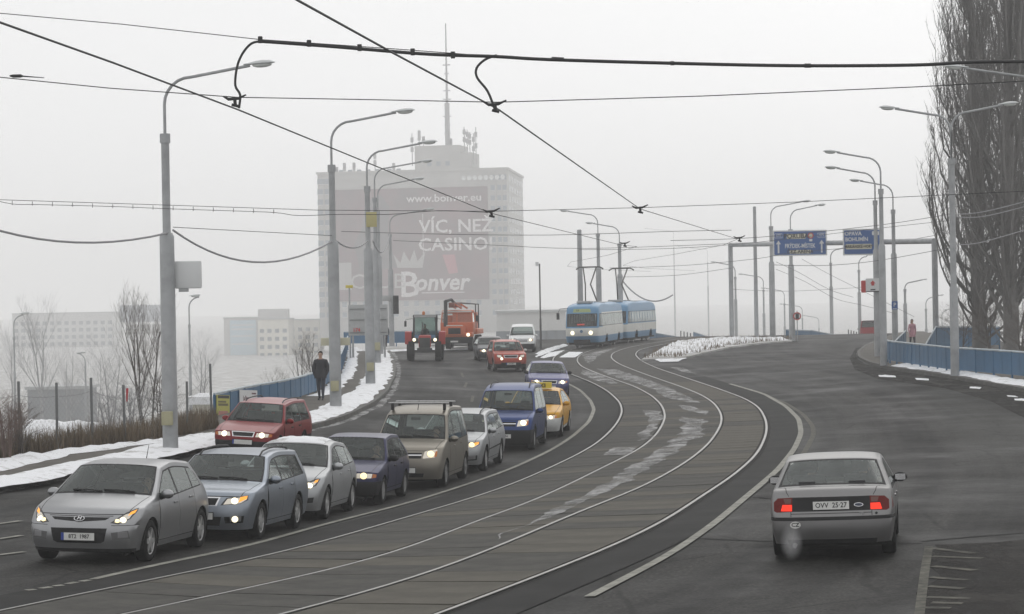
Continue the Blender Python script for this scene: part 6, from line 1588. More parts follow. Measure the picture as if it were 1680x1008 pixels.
    mb = MB(); mb.box(1.5, 2.3, -.5, .5, 3.05, 3.22, bev=.04); mb.box(6, 12, -.55, .55, 3.04, 3.12, bev=.03); mb.build('roof_equipment', M_SIGNBACK, root)
    if front:
        for sg in (1,):
            mb = MB(); mb.tube([(.9, sg*1.05, 2.75), (.5, sg*1.5, 2.72), (.4, sg*1.62, 2.45)], .02, 6); mo = mb.build('mirror_arm', M_BLACK, root)
            mb = MB(); mb.box(.35, .43, sg*1.62-.1, sg*1.62+.1, 2.0, 2.45, bev=.02); mb.build('mirror', M_BLACK, mo)
        pq, nn = s.pt(s.Kp(4.5, 0), .01); Zv = nn; X = Vector((0, -1, 0)); Yv = Zv.cross(X).normalized()
        link(text_mesh('13', .2, M_INK, .001, .004), 'lettering', root, M=Matrix(((X.x, Yv.x, Zv.x, pq.x), (X.y, Yv.y, Zv.y, pq.y+.3), (X.z, Yv.z, Zv.z, pq.z), (0, 0, 0, 1))))
        mb = MB(); q, nn = s.pt(s.Kp(3.2, .05), -.05); mb.box(q.x-.02, q.x+.02, q.y-.25, q.y+.25, q.z-.05, q.z+.05); mb.build('red_board', M_REDLIT, root, None)
        oval(root, s, 0, 1.18, .10, .10, T_BLUE)
    a = track_pt(i0, 3.8); b = track_pt(i0, 10.2); d = Vector((b[0]-a[0], b[1]-a[1])).normalized(); o = Vector((a[0], a[1]))-d*3.8
    set_on_ground(root, o, d, .03, (3.8, 10.2), .7); return root
def bulb_(s, root, y, z):
    p, n = s.pt(s.Fp(y, z), .012); mb = MB(); M = Matrix.Translation(p)@n.to_track_quat('Z', 'Y').to_matrix().to_4x4()
    mb.lathe([(.001, .03), (.11, .02), (.14, 0)], 14, M); mb.build('headlight', M_BEAM, root)
i_tr = int(np.argmin(np.abs(LT[:, 1]-G(953, 573.5).y)))
tram('front car of the blue and cream tram, headlights lit', i_tr, True)
tram('rear car of the blue and cream tram, coupled behind the front one', i_tr+int(14.9/.5), False)
# ---- tractor (local: faces -x, origin under front axle)
P_TRED = paint('tractor_red_paint', (.40, .035, .03), 0, .45, .4); M_TDARK = mat('tractor_dark', (.035, .037, .036), .7, var=.3, vscale=4)
t = thing('tractor', 'red tractor with glazed cab and big dark tyres, headlights lit', 'tractor')
def lug_wheel(root, x, y, r, w):
    M = Matrix.Translation((x, y, r))@Matrix.Rotation(R(90), 4, 'X'); mb = MB()
    mb.lathe([(r*.5, -w*.45), (r*.8, -w*.5), (r*.96, -w*.4), (r*.97, w*.4), (r*.8, w*.5), (r*.5, w*.45)], 26, M)
    for k in range(20):
        q = 2*math.pi*k/20; Mk = M@Matrix.Rotation(q, 4, 'Z')@Matrix.Translation((r*.97, 0, 0)); mb.box(-.02, r*.05, -.03, .03, -w*.45, w*.45, Mk)
    o = mb.build('wheel', M_RUBBER, root); m2 = MB(); m2.lathe([(.001, -w*.1), (r*.3, -w*.2), (r*.52, -w*.42)], 20, M); m2.lathe([(.001, w*.1), (r*.3, w*.2), (r*.52, w*.42)], 20, M); m2.build('rim', P_TRED, o)
for sg in (-1, 1): lug_wheel(t, 0, sg*.80, .58, .38); lug_wheel(t, 2.35, sg*.90, .80, .44)
mb = MB(); mb.box(-.55, 1.35, -.36, .36, .80, 1.52, bev=.08); mb.build('bonnet', P_TRED, t)
mb = MB(); mb.box(-.60, -.53, -.32, .32, .72, 1.40, bev=.02); mb.build('grille', M_TDARK, t)
mb = MB(); mb.box(-.45, 2.6, -.28, .28, .5, .85, bev=.05); mb.box(-.1, .1, -.7, .7, .5, .66); mb.build('chassis', M_TDARK, t)
mb = MB(); mb.box(-.85, -.58, -.45, .45, .55, .8, bev=.03); mb.build('front_weight', M_TDARK, t)
for sg in (-1, 1):
    mb = MB(); mb.lathe([(.001, .03), (.09, .02), (.10, 0)], 14, Matrix.Translation((-.62, sg*.62, 1.28))@Matrix.Rotation(R(-90), 4, 'Y')); mb.build('headlight', M_BEAM, t)
    mb = MB(); mb.tube([(-.58, sg*.62, 1.28), (-.5, sg*.3, 1.2)], .03, 6); mb.build('lamp_bracket', M_TDARK, t)
    mb = MB(); mb.box(1.6, 3.1, sg*1.02-.2, sg*1.02+.2, 1.62, 1.72, bev=.03); mb.box(1.5, 1.62, sg*1.02-.2, sg*1.02+.2, .95, 1.70, bev=.03); mb.build('mudguard', P_TRED, t)
    mb = MB(); mb.tube([(1.4, sg*.7, 2.5), (1.2, sg*1.15, 2.45), (1.2, sg*1.18, 2.35)], .015, 5); mo = mb.build('mirror_arm', M_TDARK, t); mb = MB(); mb.box(1.18, 1.22, sg*1.18-.07, sg*1.18+.07, 2.02, 2.36, bev=.01); mb.build('mirror', M_TDARK, mo)
for x, y, dx in ((1.4, .66, .06), (2.0, .72, 0), (2.75, .70, -.08)):
    for sg in (-1, 1): mb = MB(); mb.tube([(x, sg*y, 1.25), (x+dx, sg*(y-.02), 2.58)], .04, 6); mb.build('cab_pillar', M_TDARK, t)
mb = MB(); mb.box(1.36, 2.80, -.74, .74, 2.56, 2.72, bev=.05); mb.build('cab_roof', M_TDARK, t)
mb = MB(); mb.box(1.355, 1.37, -.66, .66, 2.58, 2.70); mb.build('sun_visor', M_SIGNBACK, t, None)
mb = MB(); mb.box(1.44, 1.45, -.62, .62, 1.52, 2.55); mb.build('windscreen', M_GLASS, t, None)
for sg in (-1, 1): mb = MB(); mb.box(1.5, 2.68, sg*.69-.004, sg*.69+.004, 1.3, 2.55); mb.build('side_window', M_GLASS, t, None)
mb = MB(); mb.box(2.70, 2.71, -.62, .62, 1.5, 2.55); mb.build('rear_window', M_GLASS, t, None)
mb = MB(); mb.box(1.45, 2.7, -.7, .7, 1.0, 1.3); mb.build('cab_floor', M_TDARK, t, None)
mb = MB(); mb.lathe([(.09, 2.72), (.09, 2.88), (.05, 2.93), (.001, 2.94)], 12, Matrix.Translation((2.0, .1, 0))); mb.build('beacon', M_AMBER0, t)
mb = MB(); mb.tube([(.5, .15, 1.5), (.5, .15, 2.3)], .035, 8); mb.build('exhaust', M_TDARK, t)
q = G(697, 592.5); set_on_ground(t, (q.x, q.y), (-.02, 1.0), 0, (0, 2.35), .8); TRACTOR = t
# ---- crane truck
P_TRUCK = paint('truck_orange_paint', (.55, .13, .045), 0, .45, .35); M_TWHITE = mat('truck_white', (.62, .60, .57), .5)
t = thing('crane_truck', 'orange bonneted lorry with a folded crane on its back', 'truck')
mb = MB(); mb.box(.0, 1.5, -.62, .62, 1.05, 1.75, bev=.16); mb.build('bonnet', P_TRUCK, t)
mb = MB(); mb.box(.12, 1.3, -1.2, 1.2, .95, 1.28, bev=.12); mb.build('wing', P_TRUCK, t)
mb = MB(); mb.box(-.03, .03, -.42, .42, 1.18, 1.58, bev=.02); g = mb.build('grille', M_BLACK, t)
mb = MB(); mb.box(1.3, 2.9, -1.12, 1.12, 1.2, 1.95, bev=.06); mb.build('cab', P_TRUCK, t)
mb = MB(); mb.box(1.5, 2.9, -1.05, 1.05, 2.55, 2.78, bev=.09); mb.build('cab_roof', P_TRUCK, t)
mb = MB(); mb.box(.05, .09, -.55, .55, 1.70, 1.78, bev=.01); mb.box(1.48, 1.55, -1.0, 1.0, 2.62, 2.74, bev=.02); mb.build('white_flash', M_TWHITE, t)
for y in (-1.06, 0, 1.06): mb = MB(); mb.tube([(1.38, y, 1.9), (1.58, y*.96, 2.6)], .045, 6); mb.build('screen_pillar', P_TRUCK, t)
for sg in (-1, 1):
    mb = MB(); mb.tube([(2.85, sg*1.06, 1.9), (2.85, sg*1.0, 2.6)], .06, 6); mb.build('rear_pillar', P_TRUCK, t)
    mb = MB(); a = [(1.42, sg*.04, 1.96), (1.42, sg*1.02, 1.96), (1.58, sg*.97, 2.56), (1.58, sg*.04, 2.56)]; mb.quad(*(a if sg < 0 else a[::-1])); mb.build('windscreen', M_GLASS, t, None)
    mb = MB(); a = [(1.5, sg*1.07, 1.96), (2.8, sg*1.07, 1.96), (2.8, sg*1.02, 2.56), (1.66, sg*1.02, 2.56)]; mb.quad(*(a if sg > 0 else a[::-1])); mb.build('side_window', M_GLASS, t, None)
    mb = MB(); mb.lathe([(.001, .03), (.10, .02), (.12, 0)], 14, Matrix.Translation((.09, sg*.92, 1.12))@Matrix.Rotation(R(-90), 4, 'Y')); mb.build('headlight', M_BEAM, t)
    mb = MB(); mb.tube([(1.5, sg*1.1, 2.5), (1.3, sg*1.4, 2.5), (1.3, sg*1.42, 1.9)], .02, 5); mo = mb.build('mirror_arm', M_BLACK, t); mb = MB(); mb.box(1.28, 1.34, sg*1.4-.1, sg*1.4+.1, 2.0, 2.4); mb.build('mirror', M_BLACK, mo, None)
    for x in (.85, 4.6, 5.9): add_wheel(t, x, sg*1.0, .52, .32, 'cover')
mb = MB(); mb.box(-.12, .15, -1.2, 1.2, .55, .95, bev=.04); mb.build('bumper', M_UNDER, t)
mb = MB(); mb.box(-.14, -.125, -.26, .26, .62, .73); mb.build('licence_plate', M_PLATE, t, None)
mb = MB(); mb.box(.3, 7.0, -.45, .45, .6, 1.05); mb.build('chassis', M_UNDER, t, None)
mb = MB(); mb.box(3.0, 6.9, -1.2, 1.2, 1.1, 1.45, bev=.04); mb.build('platform', P_TRUCK, t)
mb = MB(); mb.box(4.6, 6.2, -.9, .7, 1.45, 2.6, bev=.06); mb.build('crane_house', P_TRUCK, t)
mb = MB(); mb.box(4.9, 5.9, .75, 1.25, 1.45, 2.4, bev=.05); mb.build('operator_cab', P_TRUCK, t)
mb = MB(); mb.box(0.6, 5.2, .10, .45, 2.95, 3.3, bev=.03); mb.build('folded_boom', mat('crane_brown', (.22, .07, .045), .6, var=.3, vscale=3), t)
mb = MB(); mb.tube([(.35, .62, 1.7), (.35, .62, 3.45)], .13, 8); mb.build('boom_head', M_TDARK, t)
mb = MB(); mb.tube([(.35, .62, 3.4), (.9, .3, 3.5), (2.2, .1, 3.1)], .10, 8); mb.build('boom_link', M_TDARK, t)
for y in (-.9, -1.1): mb = MB(); mb.tube([(4.8, y, 1.5), (4.8, y, 3.15), (4.4, .1, 3.25)], .05, 6); mb.build('stay', M_TDARK, t)
for y in (-.35, .05, .45): mb = MB(); mb.tube([(1.2, y, 3.15), (4.4, y, 2.9)], .07, 6); mb.build('boom_tube', P_TRUCK, t)
q = G(746, 577); set_on_ground(t, (q.x, q.y), (.10, .995), 0, (.85, 5.2), 1.0)
# ================================================================ BUILDINGS
M_WALL = mat('tower_panel_beige', (.35, .345, .33), .8, var=.15, vscale=.15); M_WIN = mat('tower_window_glass', (.16, .20, .24), .2); M_WINDARK = mat('window_glass_dark', (.10, .12, .14), .2)
def face_frame(A, Bq):
    X = Vector((Bq.x-A.x, Bq.y-A.y, 0)); w = X.length; X.normalize(); N = Vector((X.y, -X.x, 0)); return X, N, w
def facade(root, A, X, N, cols, rows, z0, fh, ww, wh, m=M_WIN, name='window', frame=True):
    """windows as separate parts, each with a sill"""
    mb = MB(); mb.box(-ww/2, ww/2, -.06, .05, 0, wh); me = mb.mesh(name, None, m); sb = MB(); sb.box(-ww/2-.08, ww/2+.08, -.16, .04, -.14, -.02); sme = sb.mesh('sill', None, M_SIGNWHITE)
    for c in cols:
        for r in rows:
            p = A+X*c; M = Matrix(((X.x, -N.x, 0, p.x), (X.y, -N.y, 0, p.y), (0, 0, 1, z0+r*fh), (0, 0, 0, 1)))
            o = link(me, name, root, M=M)
            if frame: link(sme, 'sill', o)
Dc = 900.0
cA = AT(520.5, 285, Dc*1.014); cB = AT(832, 277, Dc); cC = AT(857.5, 292, Dc*1.078)
zt = cB.z; zb = -10.0
tw = thing('office_tower', 'tall misty tower block with a huge dark red advertising banner', 'building', (cB.x, cB.y, zb)); O = tw.location.copy()
a, b, c = [Vector((p.x, p.y, 0))-Vector((O.x, O.y, 0)) for p in (cA, cB, cC)]; d = a+(c-b); H = zt-zb
mb = MB(); q = [a, b, c, d]
mb.v = [tuple(p) for p in q]+[tuple(p+Vector((0, 0, H))) for p in q]; mb.f = [(0, 1, 5, 4), (1, 2, 6, 5), (2, 3, 7, 6), (3, 0, 4, 7), (4, 5, 6, 7)]
mb.build('wall', M_WALL, tw, None)
mb = MB(); X, N, w = face_frame(a, b); X2, N2, w2 = face_frame(b, c)
for p, q_ in ((a, b), (b, c)):
    Xx, Nn, ww = face_frame(p, q_); M = Matrix(((Xx.x, Nn.x, 0, p.x), (Xx.y, Nn.y, 0, p.y), (0, 0, 1, 0), (0, 0, 0, 1))); m2 = MB(); m2.box(-.4, ww+.4, -.1, .5, H-.3, H+.5, M); m2.build('parapet', M_WALL, tw, None)
fh = 3.75; nfl = 16
def fx(px): return (px-520.5)/(832-520.5)*w
facade(tw, a, X, N, [fx(p) for p in (526, 536.5)], range(2, nfl), 0, fh, 2.6, 1.9)
facade(tw, a, X, N, [fx(p) for p in (808, 819, 827)], range(2, nfl), 0, fh, 1.5, 1.8)
facade(tw, b, X2, N2, [w2*f for f in (.14, .30, .46, .62, .78, .92)], range(2, nfl), 0, fh, 3.4, 1.9)
facade(tw, a, X, N, [fx(p) for p in (545, 560, 575, 590, 605, 620, 640, 655)], [nfl], -.3, fh, 1.6, 1.5, frame=False)
facade(tw, a, X, N, [fx(p) for p in range(545, 800, 17)], [2, 3], 0, fh, 1.7, 1.8)
for px in range(762, 832, 9):
    mb = MB(); p = a+X*fx(px)+N*.5+Vector((0, 0, H-3.0)); mb.lathe([(.001, 0), (.9, .25)], 12, Matrix.Translation(p)@N.to_track_quat('Z', 'Y').to_matrix().to_4x4()); mb.build('dish', M_SIGNWHITE, tw)
# pilasters between the window columns
for px in (531, 542, 813, 823):
    M = Matrix(((X.x, N.x, 0, a.x), (X.y, N.y, 0, a.y), (0, 0, 1, 0), (0, 0, 0, 1))); mb = MB(); mb.box(fx(px)-.25, fx(px)+.25, 0, .35, 3, H-4, M); mb.build('pilaster', M_WALL, tw, None)
# penthouse and aerials
M = Matrix(((X.x, -N.x, 0, a.x), (X.y, -N.y, 0, a.y), (0, 0, 1, 0), (0, 0, 0, 1)))
k = Dc/FPX
mb = MB(); mb.box(fx(676), fx(750), 6, 22, H, H+43*k, M); mb.box(fx(750), fx(770), 6, 20, H, H+30*k, M); mb.build('penthouse', M_WALL, tw, None)
facade(tw, a-N*5.9, X, N, [fx(p) for p in (700, 715, 730)], [0], H+2, fh, 1.6, 1.6, frame=False)
M_AER = mat('aerial_grey', (.25, .25, .26), .6)
mb = MB(); xm = fx(727); zA = H+43*k; zB = H+(277-30)*k
mb.tube([M@Vector((xm, 10, zA)), M@Vector((xm, 10, zA+(zB-zA)*.35))], .9, 6); mb.tube([M@Vector((xm, 10, zA+(zB-zA)*.35)), M@Vector((xm, 10, zB))], [.45, .2], 6)
for j in range(10):
    z = zA+(zB-zA)*(.03+.07*j); q = rnd.uniform(.7, 1.6); mb.tube([M@Vector((xm-q, 10, z)), M@Vector((xm+q, 10, z))], .22, 5)
mb.build('radio_mast', M_AER, tw)
for (px, y0, y1, base) in [(683,210,236,43),(690,222,236,43),(757,207,250,30),(762,212,250,30),(766,216,250,30),(772,218,262,10),(776,208,262,10),(671,215,262,10),(735,228,240,43),(558,262,285,0),(574,262,285,0),(609,245,285,0),(545,270,285,0),(640,265,280,0)]:
    mb = MB(); z0 = H+base*k; z1 = H+(280-y0)*k; p0 = M@Vector((fx(px), 7, z0)); p1 = M@Vector((fx(px), 7, z1)); mb.tube([p0, p1], .18, 5)
    for f in (.5, .8): c0 = p0.lerp(p1, f); mb.box(c0.x-.55, c0.x+.55, c0.y-.3, c0.y+.3, c0.z-.9, c0.z+.9)
    mb.build('aerial', M_AER, tw, None)
# banner (a flat printed sheet on the facade)
def pxz(py): return H-(py-281)*k
ban = thing('advertising_banner', 'huge dark red banner with white lettering covering the tower front', 'banner'); MBn = Matrix(((X.x, 0, N.x, a.x+O.x), (X.y, 0, N.y, a.y+O.y), (0, 1, 0, O.z), (0, 0, 0, 1))); ban.matrix_world = MBn
M_BAN = mat('banner_red_print', (.13, .018, .035), .7, vscale=.07, col2=(.03, .014, .022)); M_BANW = mat('banner_white_print', (.62, .60, .60), .7); M_BANP = mat('banner_pink_print', (.34, .06, .09), .7); M_BANG = mat('banner_pale_print', (.34, .33, .32), .7)
mb = MB(); mb.box(fx(548), fx(800), pxz(494), pxz(309), .4, .6); mb.build('sheet', M_BAN, ban, None)
mb = MB(); mb.box(fx(548), fx(575), pxz(475), pxz(430), .6, .65); mb.build('pale_field', M_BANG, ban, None)
def btext(t_, px, py, hpx, m=M_BANW, sx=1.0, bold=.03, shear=0.0):
    me = text_mesh(t_, hpx*k*1.35, m, .02, bold*hpx*k/3, sx, shear); link(me, 'lettering', ban, loc=(fx(px), pxz(py), .66))
btext('www.bonver.eu', 729, 327, 13, sx=1.12, bold=.06); btext('VÍC, NEŽ', 748, 374, 22, sx=1.05, bold=.06); btext('CASINO!', 747, 404, 22, sx=1.08, bold=.06)
btext('onver', 722, 466, 29, sx=.98, bold=.09, shear=.2); btext('B', 670, 470, 44, sx=1.05, bold=.05); btext('CLUB', 618, 463, 26, M_BANG, 1.1, .0)
mb = MB(); mb.box(fx(693.5), fx(694.3), pxz(425), pxz(352), .62, .66); mb.build('rule', M_BANW, ban, None)
mb = MB(); mb.box(fx(690), fx(760), pxz(483), pxz(481.5), .62, .66); mb.build('rule', M_BANW, ban, None)
cr = [(651,440),(645,418),(656,432),(662,413),(671,430),(679,411),(684,430),(697,414),(692,441)]; mb = MB(); mb.prism([(fx(x), pxz(y)) for x, y in cr][::-1], .62, .66); mb.build('crown_print', M_BANG, ban, None)
mb = MB(); mb.prism([(fx(x), pxz(y)) for x, y in [(600,330),(625,318),(640,340),(636,385),(650,440),(590,445),(580,400),(595,370)]][::-1], .62, .65); mb.build('figure_print', mat('banner_dark_print', (.03, .02, .03), .7), ban, None)
mb = MB(); mb.prism([(fx(x), pxz(y)) for x, y in [(725,420),(745,420),(750,450),(735,452)]][::-1], .61, .64); mb.build('pink_print', M_BANP, ban, None)
# generic block
def block(name, label, px0, px1, pyt, D, depth, zb, m, cols, rows, wz=(2.0, 1.5), fh=2.9, wm=M_WINDARK, roof=None, z0=1.0, cat='building', group=None, sills=True):
    A = AT(px0, pyt, D); Bq = AT(px1, pyt, D); r = thing(name, label, cat, ((A.x+Bq.x)/2, D, zb), 0, group); w = Bq.x-A.x; Hh = A.z-zb
    rows = max(0, min(rows, int((Hh-z0-.6)/fh)))
    mb = MB(); mb.box(-w/2, w/2, 0, depth, 0, Hh); mb.build('wall', m, r, None)
    mb = MB(); mb.box(-w/2-.3, w/2+.3, -.3, depth+.3, Hh, Hh+.4); mb.build('roof', roof or M_SIGNBACK, r, None)
    if cols and rows:
        facade(r, Vector((-w/2, 0, 0)), Vector((1, 0, 0)), Vector((0, -1, 0)), [w*(i+.5)/cols for i in range(cols)], range(rows), z0, fh, wz[0], wz[1], wm, frame=sills)
    return r, w, Hh
M_CREAM = mat('cream_render', (.60, .58, .50), .8, var=.1, vscale=.3); M_GREYR = mat('grey_render', (.46, .46, .45), .8, var=.1, vscale=.3)
r, w, Hh = block('low_hall', 'low pale hall behind the white van, right of the tower', 815, 928, 514, 420, 22, -9, M_GREYR, 7, 2, (2.0, 1.6), 3.6, z0=2.0)
r, w, Hh = block('apartment_house', 'cream apartment house with stairwell tower at left of the big tower', 423, 473, 525, 900, 22, -17, M_CREAM, 4, 6, (1.5, 1.4), z0=.8, sills=False)
mb = MB(); mb.box(-w/2, w/2-.3, 1, 9, Hh+.4, Hh+3.8); mb.build('stair_tower', M_GREYR, r, None)
block('apartment_house', 'cream apartment wing between stairwell house and tower', 473, 524, 526, 930, 22, -17, M_CREAM, 4, 6, (1.5, 1.4), z0=.8, sills=False)
r, w, Hh = block('apartment_house', 'misty apartment gable carrying a pale blue advertisement', 367, 423, 523, 915, 22, -17, M_GREYR, 0, 0)
ad = thing('gable_advert', 'pale blue advertisement covering the misty gable', 'banner', r.location+Vector((0, -.35, 0))); mb = MB(); mb.box(-w*.32, w*.45, 0, .2, 1, Hh-.7); mb.build('sheet', mat('pale_blue_print', (.42, .55, .63), .7), ad, None)
for z in (.35, .55, .72, .82): mb = MB(); mb.box(-w*.28, w*.4, -.04, .0, Hh*z, Hh*z+.35); mb.build('print_line', M_BANW, ad, None)
r, w, Hh = block('apartment_slab', 'very faint long apartment slab at the far left', 20, 186, 516, 1150, 20, -16.5, M_GREYR, 14, 8, (1.9, 1.7), 3.2, z0=1.5, sills=False)
b = thing('billboard', 'faint double billboard standing in the mist at left', 'billboard', AT(233, 600, 900)); b.location.z = -16; box_on(b, 'upper_panel', 197, 271, 500, 529, 900, .3, mat('billboard_pale', (.40, .42, .46), .7), 0); box_on(b, 'lower_panel', 207, 266, 532, 549, 900, .3, M_GREYR, 0)
for px in (210, 258): q = AT(px, 520, 900)-b.location; mb = MB(); mb.tube([(q.x, .2, 0), (q.x, .2, q.z)], .3, 6); mb.build('leg', M_POST, b)
block('flat_shed', 'long dark flat-roofed shed in the misty hollow at left', 45, 142, 640, 330, 8, -15, mat('shed_dark', (.20, .21, .22), .8), 8, 1, (1.6, 1.2), z0=1.0)
block('snowy_hut', 'small pale hut beyond the fence, left of the red car', 316, 352, 664, 130, 5, -8, M_CREAM, 2, 1, (.9, .9), z0=1.2, roof=M_SNOW)
# ================================================================ TREES AND UNDERGROWTH
def mbark(n, c): return mat(n, c, .9, var=.3, vscale=2)
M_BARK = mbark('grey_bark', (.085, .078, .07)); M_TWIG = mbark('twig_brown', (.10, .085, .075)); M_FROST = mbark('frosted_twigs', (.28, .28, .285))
def branchy(mb, p, d, L, r, lev, rg, spread, upb, nmin=3, nmax=5, seg=3):
    pts = [p]; rad = [r]; q = p.copy(); dd = d.copy()
    for i in range(seg):
        dd = (dd+Vector((rg.gauss(0, .12), rg.gauss(0, .12), rg.gauss(0, .08)+upb*.12))).normalized(); q = q+dd*(L/seg); pts.append(q.copy()); rad.append(r*(1-.75*(i+1)/seg))
    mb.tube(pts, rad, 5 if lev > 2 else 3, False)
    if lev <= 0: return
    for _ in range(rg.randint(nmin, nmax)):
        f = rg.uniform(.25, 1.0); i = min(int(f*seg), seg-1); b = pts[i].lerp(pts[i+1], f*seg-i)
        az = rg.uniform(0, 2*math.pi); side = Vector((math.cos(az), math.sin(az), 0)); nd = (dd*(1-spread)+side*spread+Vector((0, 0, upb*.4))).normalized()
        branchy(mb, b, nd, L*rg.uniform(.5, .75), r*.5*(1-.5*f)+.001, lev-1, rg, spread, upb, nmin, nmax, 2 if lev < 3 else 3)
def bare_tree(name, label, base, H, lev=4, stems=1, spread=.45, upb=.5, r0=None, seed=1, m=None, mt=None, group='bare trees', nmax=5, cat='tree', rmin=0):
    rg = random.Random(seed); root = thing(name, label, cat, base, 0, group); tr = MB(); cr = MB(); r0 = r0 or H*.014
    for s_ in range(stems):
        az = rg.uniform(0, 6.28); lean = .12 if stems > 1 else .03; d = Vector((math.cos(az)*lean, math.sin(az)*lean, 1)).normalized(); off = Vector((math.cos(az), math.sin(az), 0))*(.15*H/6 if stems > 1 else 0)
        q = off.copy(); pts = [q.copy()]; n = 8
        for i in range(n): d = (d+Vector((rg.gauss(0, .05), rg.gauss(0, .05), .05))).normalized(); q = q+d*(H*.8*(rg.uniform(.85, 1.1) if i == 0 else 1)/n); pts.append(q.copy())
        tr.tube(pts, [r0*(1-.8*i/n)+.004 for i in range(n+1)], 7)
        for j in range(14 if stems == 1 else 9):
            f = rg.uniform(.18, 1.0); i = min(int(f*n), n-1); b = pts[i].lerp(pts[i+1], f*n-i); az = rg.uniform(0, 6.28)
            nd = (Vector((math.cos(az), math.sin(az), 0))*spread*1.5+Vector((0, 0, .35+upb))).normalized()
            branchy(cr, b, nd, H*.38*(1.1-.6*f), r0*.45*(1-.7*f)+.003, lev-1, rg, spread, upb, 3, nmax)
    tr.build('trunk', m or M_BARK, root, 60); o = cr.build('crown', mt or m or M_TWIG, root, None); return root
def tz(X, Y): return Vector((X, Y, terr(X, Y)))
def atD(px, D): X = AT(px, 500, D).x; return tz(X, D)
bare_tree('bare_tree', 'slender bare tree with several stems right behind the wire fence', atD(238, 78), 4.3, 4, 4, .30, .75, .035, 5, nmax=4)
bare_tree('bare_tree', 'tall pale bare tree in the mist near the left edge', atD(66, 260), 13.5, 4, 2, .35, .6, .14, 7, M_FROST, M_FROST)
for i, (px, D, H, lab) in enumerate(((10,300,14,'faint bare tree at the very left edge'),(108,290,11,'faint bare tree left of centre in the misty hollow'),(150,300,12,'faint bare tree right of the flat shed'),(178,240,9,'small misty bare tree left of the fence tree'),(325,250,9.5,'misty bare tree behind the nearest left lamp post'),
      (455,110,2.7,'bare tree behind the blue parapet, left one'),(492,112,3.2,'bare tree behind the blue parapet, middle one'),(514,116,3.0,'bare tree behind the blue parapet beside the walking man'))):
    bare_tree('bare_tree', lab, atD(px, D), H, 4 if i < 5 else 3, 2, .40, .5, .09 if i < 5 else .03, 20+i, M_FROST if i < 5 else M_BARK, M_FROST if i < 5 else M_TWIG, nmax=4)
def poplar(label, px, D, H, rad, seed, limbs=70):
    base = AT(px, 500, D); X = base.x; base = Vector((X, D, zg(X, D)-.1)); rg = random.Random(seed); root = thing('poplar_tree', label, 'tree', base, 0, 'poplars on the right')
    tr = MB(); cr = MB(); n = 14; pts = []; q = Vector((0, 0, 0))
    for i in range(n+1): pts.append(q.copy()); q = q+Vector((rg.gauss(0, .05), rg.gauss(0, .05), H/n))
    tr.tube(pts, [.42*(1-.9*i/n)+.02 for i in range(n+1)], 9); at_ = lambda h: pts[min(int(h*n), n-1)].lerp(pts[min(int(h*n)+1, n)], h*n-min(int(h*n), n-1))
    for j in range(limbs):
        h = rg.uniform(.03, .86)**1.15; p = at_(h).copy(); az = rg.uniform(0, 6.28); out = Vector((math.cos(az), math.sin(az), 0)); L = H*rg.uniform(.22, .36)*(1.05-.55*h); r = .11*(1-.7*h)*rg.uniform(.5, 1.1)
        lp = [p.copy()]; m = 7; reach = rad*rg.uniform(.55, 1.0)*(1.0 if h < .22 else max(.35, 1.26-1.15*h))
        for i in range(1, m+1):
            f = i/m; e = p+out*reach*(1-(1-f)**2.2)+Vector((rg.gauss(0, .06), rg.gauss(0, .06), L*f*(.55+.45*f))); lp.append(e)
        (tr if r > .075 else cr).tube(lp, [r*(1-.85*i/m)+.006 for i in range(m+1)], 5, False)
        for k_ in range(19):
            f = rg.uniform(.12, 1); i = min(int(f*m), m-1); b = lp[i].lerp(lp[i+1], f*m-i); a2 = rg.uniform(0, 6.28); o2 = Vector((math.cos(a2), math.sin(a2), 0)); l2 = rg.uniform(.7, 1.9); d2 = (o2*rg.uniform(.25, .55)+Vector((0, 0, 1))).normalized()
            t1 = b+d2*l2*.5+o2*.06; t2 = b+d2*l2+Vector((0, 0, l2*.12)); cr.tube([b, t1, t2], [.017, .011, .004], 3, False)
            for _ in range(5):
                f3 = rg.uniform(.15, 1); b3 = b.lerp(t2, f3); a3 = rg.uniform(0, 6.28); d3 = (Vector((math.cos(a3), math.sin(a3), 0))*rg.uniform(.3, .7)+Vector((0, 0, 1))).normalized(); cr.tube([b3, b3+d3*rg.uniform(.25, .8)], [.009, .004], 3, False)
    tr.build('trunk', mbark('pale_poplar_bark', (.15, .145, .14)), root, 60); cr.build('crown', mat('poplar_twigs', (.125, .12, .115), .9), root, None)
poplar('slimmer left poplar of the group, its top near the upper edge', 1606, 137, 24.0, 3.1, 31, 120)
poplar('tallest thick poplar behind the double-armed lamp post', 1658, 128, 29.0, 2.9, 32, 130)
poplar('poplar cut off by the right edge of the picture', 1712, 134, 27.0, 2.8, 33, 90)
# brushwood under the poplars and at the left
for i, (px, D, H, lab, m) in enumerate(((1575,134,3.0,'twiggy bush left of the poplar trunks',M_TWIG),(1625,131,3.2,'twiggy bush between the poplar trunks',M_TWIG),(1672,124,3.0,'twiggy bush at the foot of the rightmost poplar',M_TWIG))):
    X = AT(px, 500, D).x; bare_tree('bush', lab, Vector((X, D, zg(X, D)-.05)), H, 4, 5, .5, .2, .03, 50+i, m, m, 'brushwood', 4, 'bush')
M_RUST = mbark('rusty_stems', (.14, .10, .085))
for i, (px, D, H, lab, m) in enumerate(((8,61,2.0,'reddish frosted bush at the left edge',M_RUST),(28,63,1.7,'brown bush beside the first visible fence post',M_TWIG),(178,72,1.9,'frosted brush between third and fourth fence posts',M_FROST),(215,75,2.4,'frosted brush at the foot of the fence tree',M_FROST),(262,78,2.2,'brown brush just left of the nearest lamp post',M_TWIG))):
    b = atD(px, D); bare_tree('bush', lab, b, H, 3, 6, .55, .3, .02, 70+i, m, m, 'brushwood', 4, 'bush')
rg = random.Random(4); mb = MB()
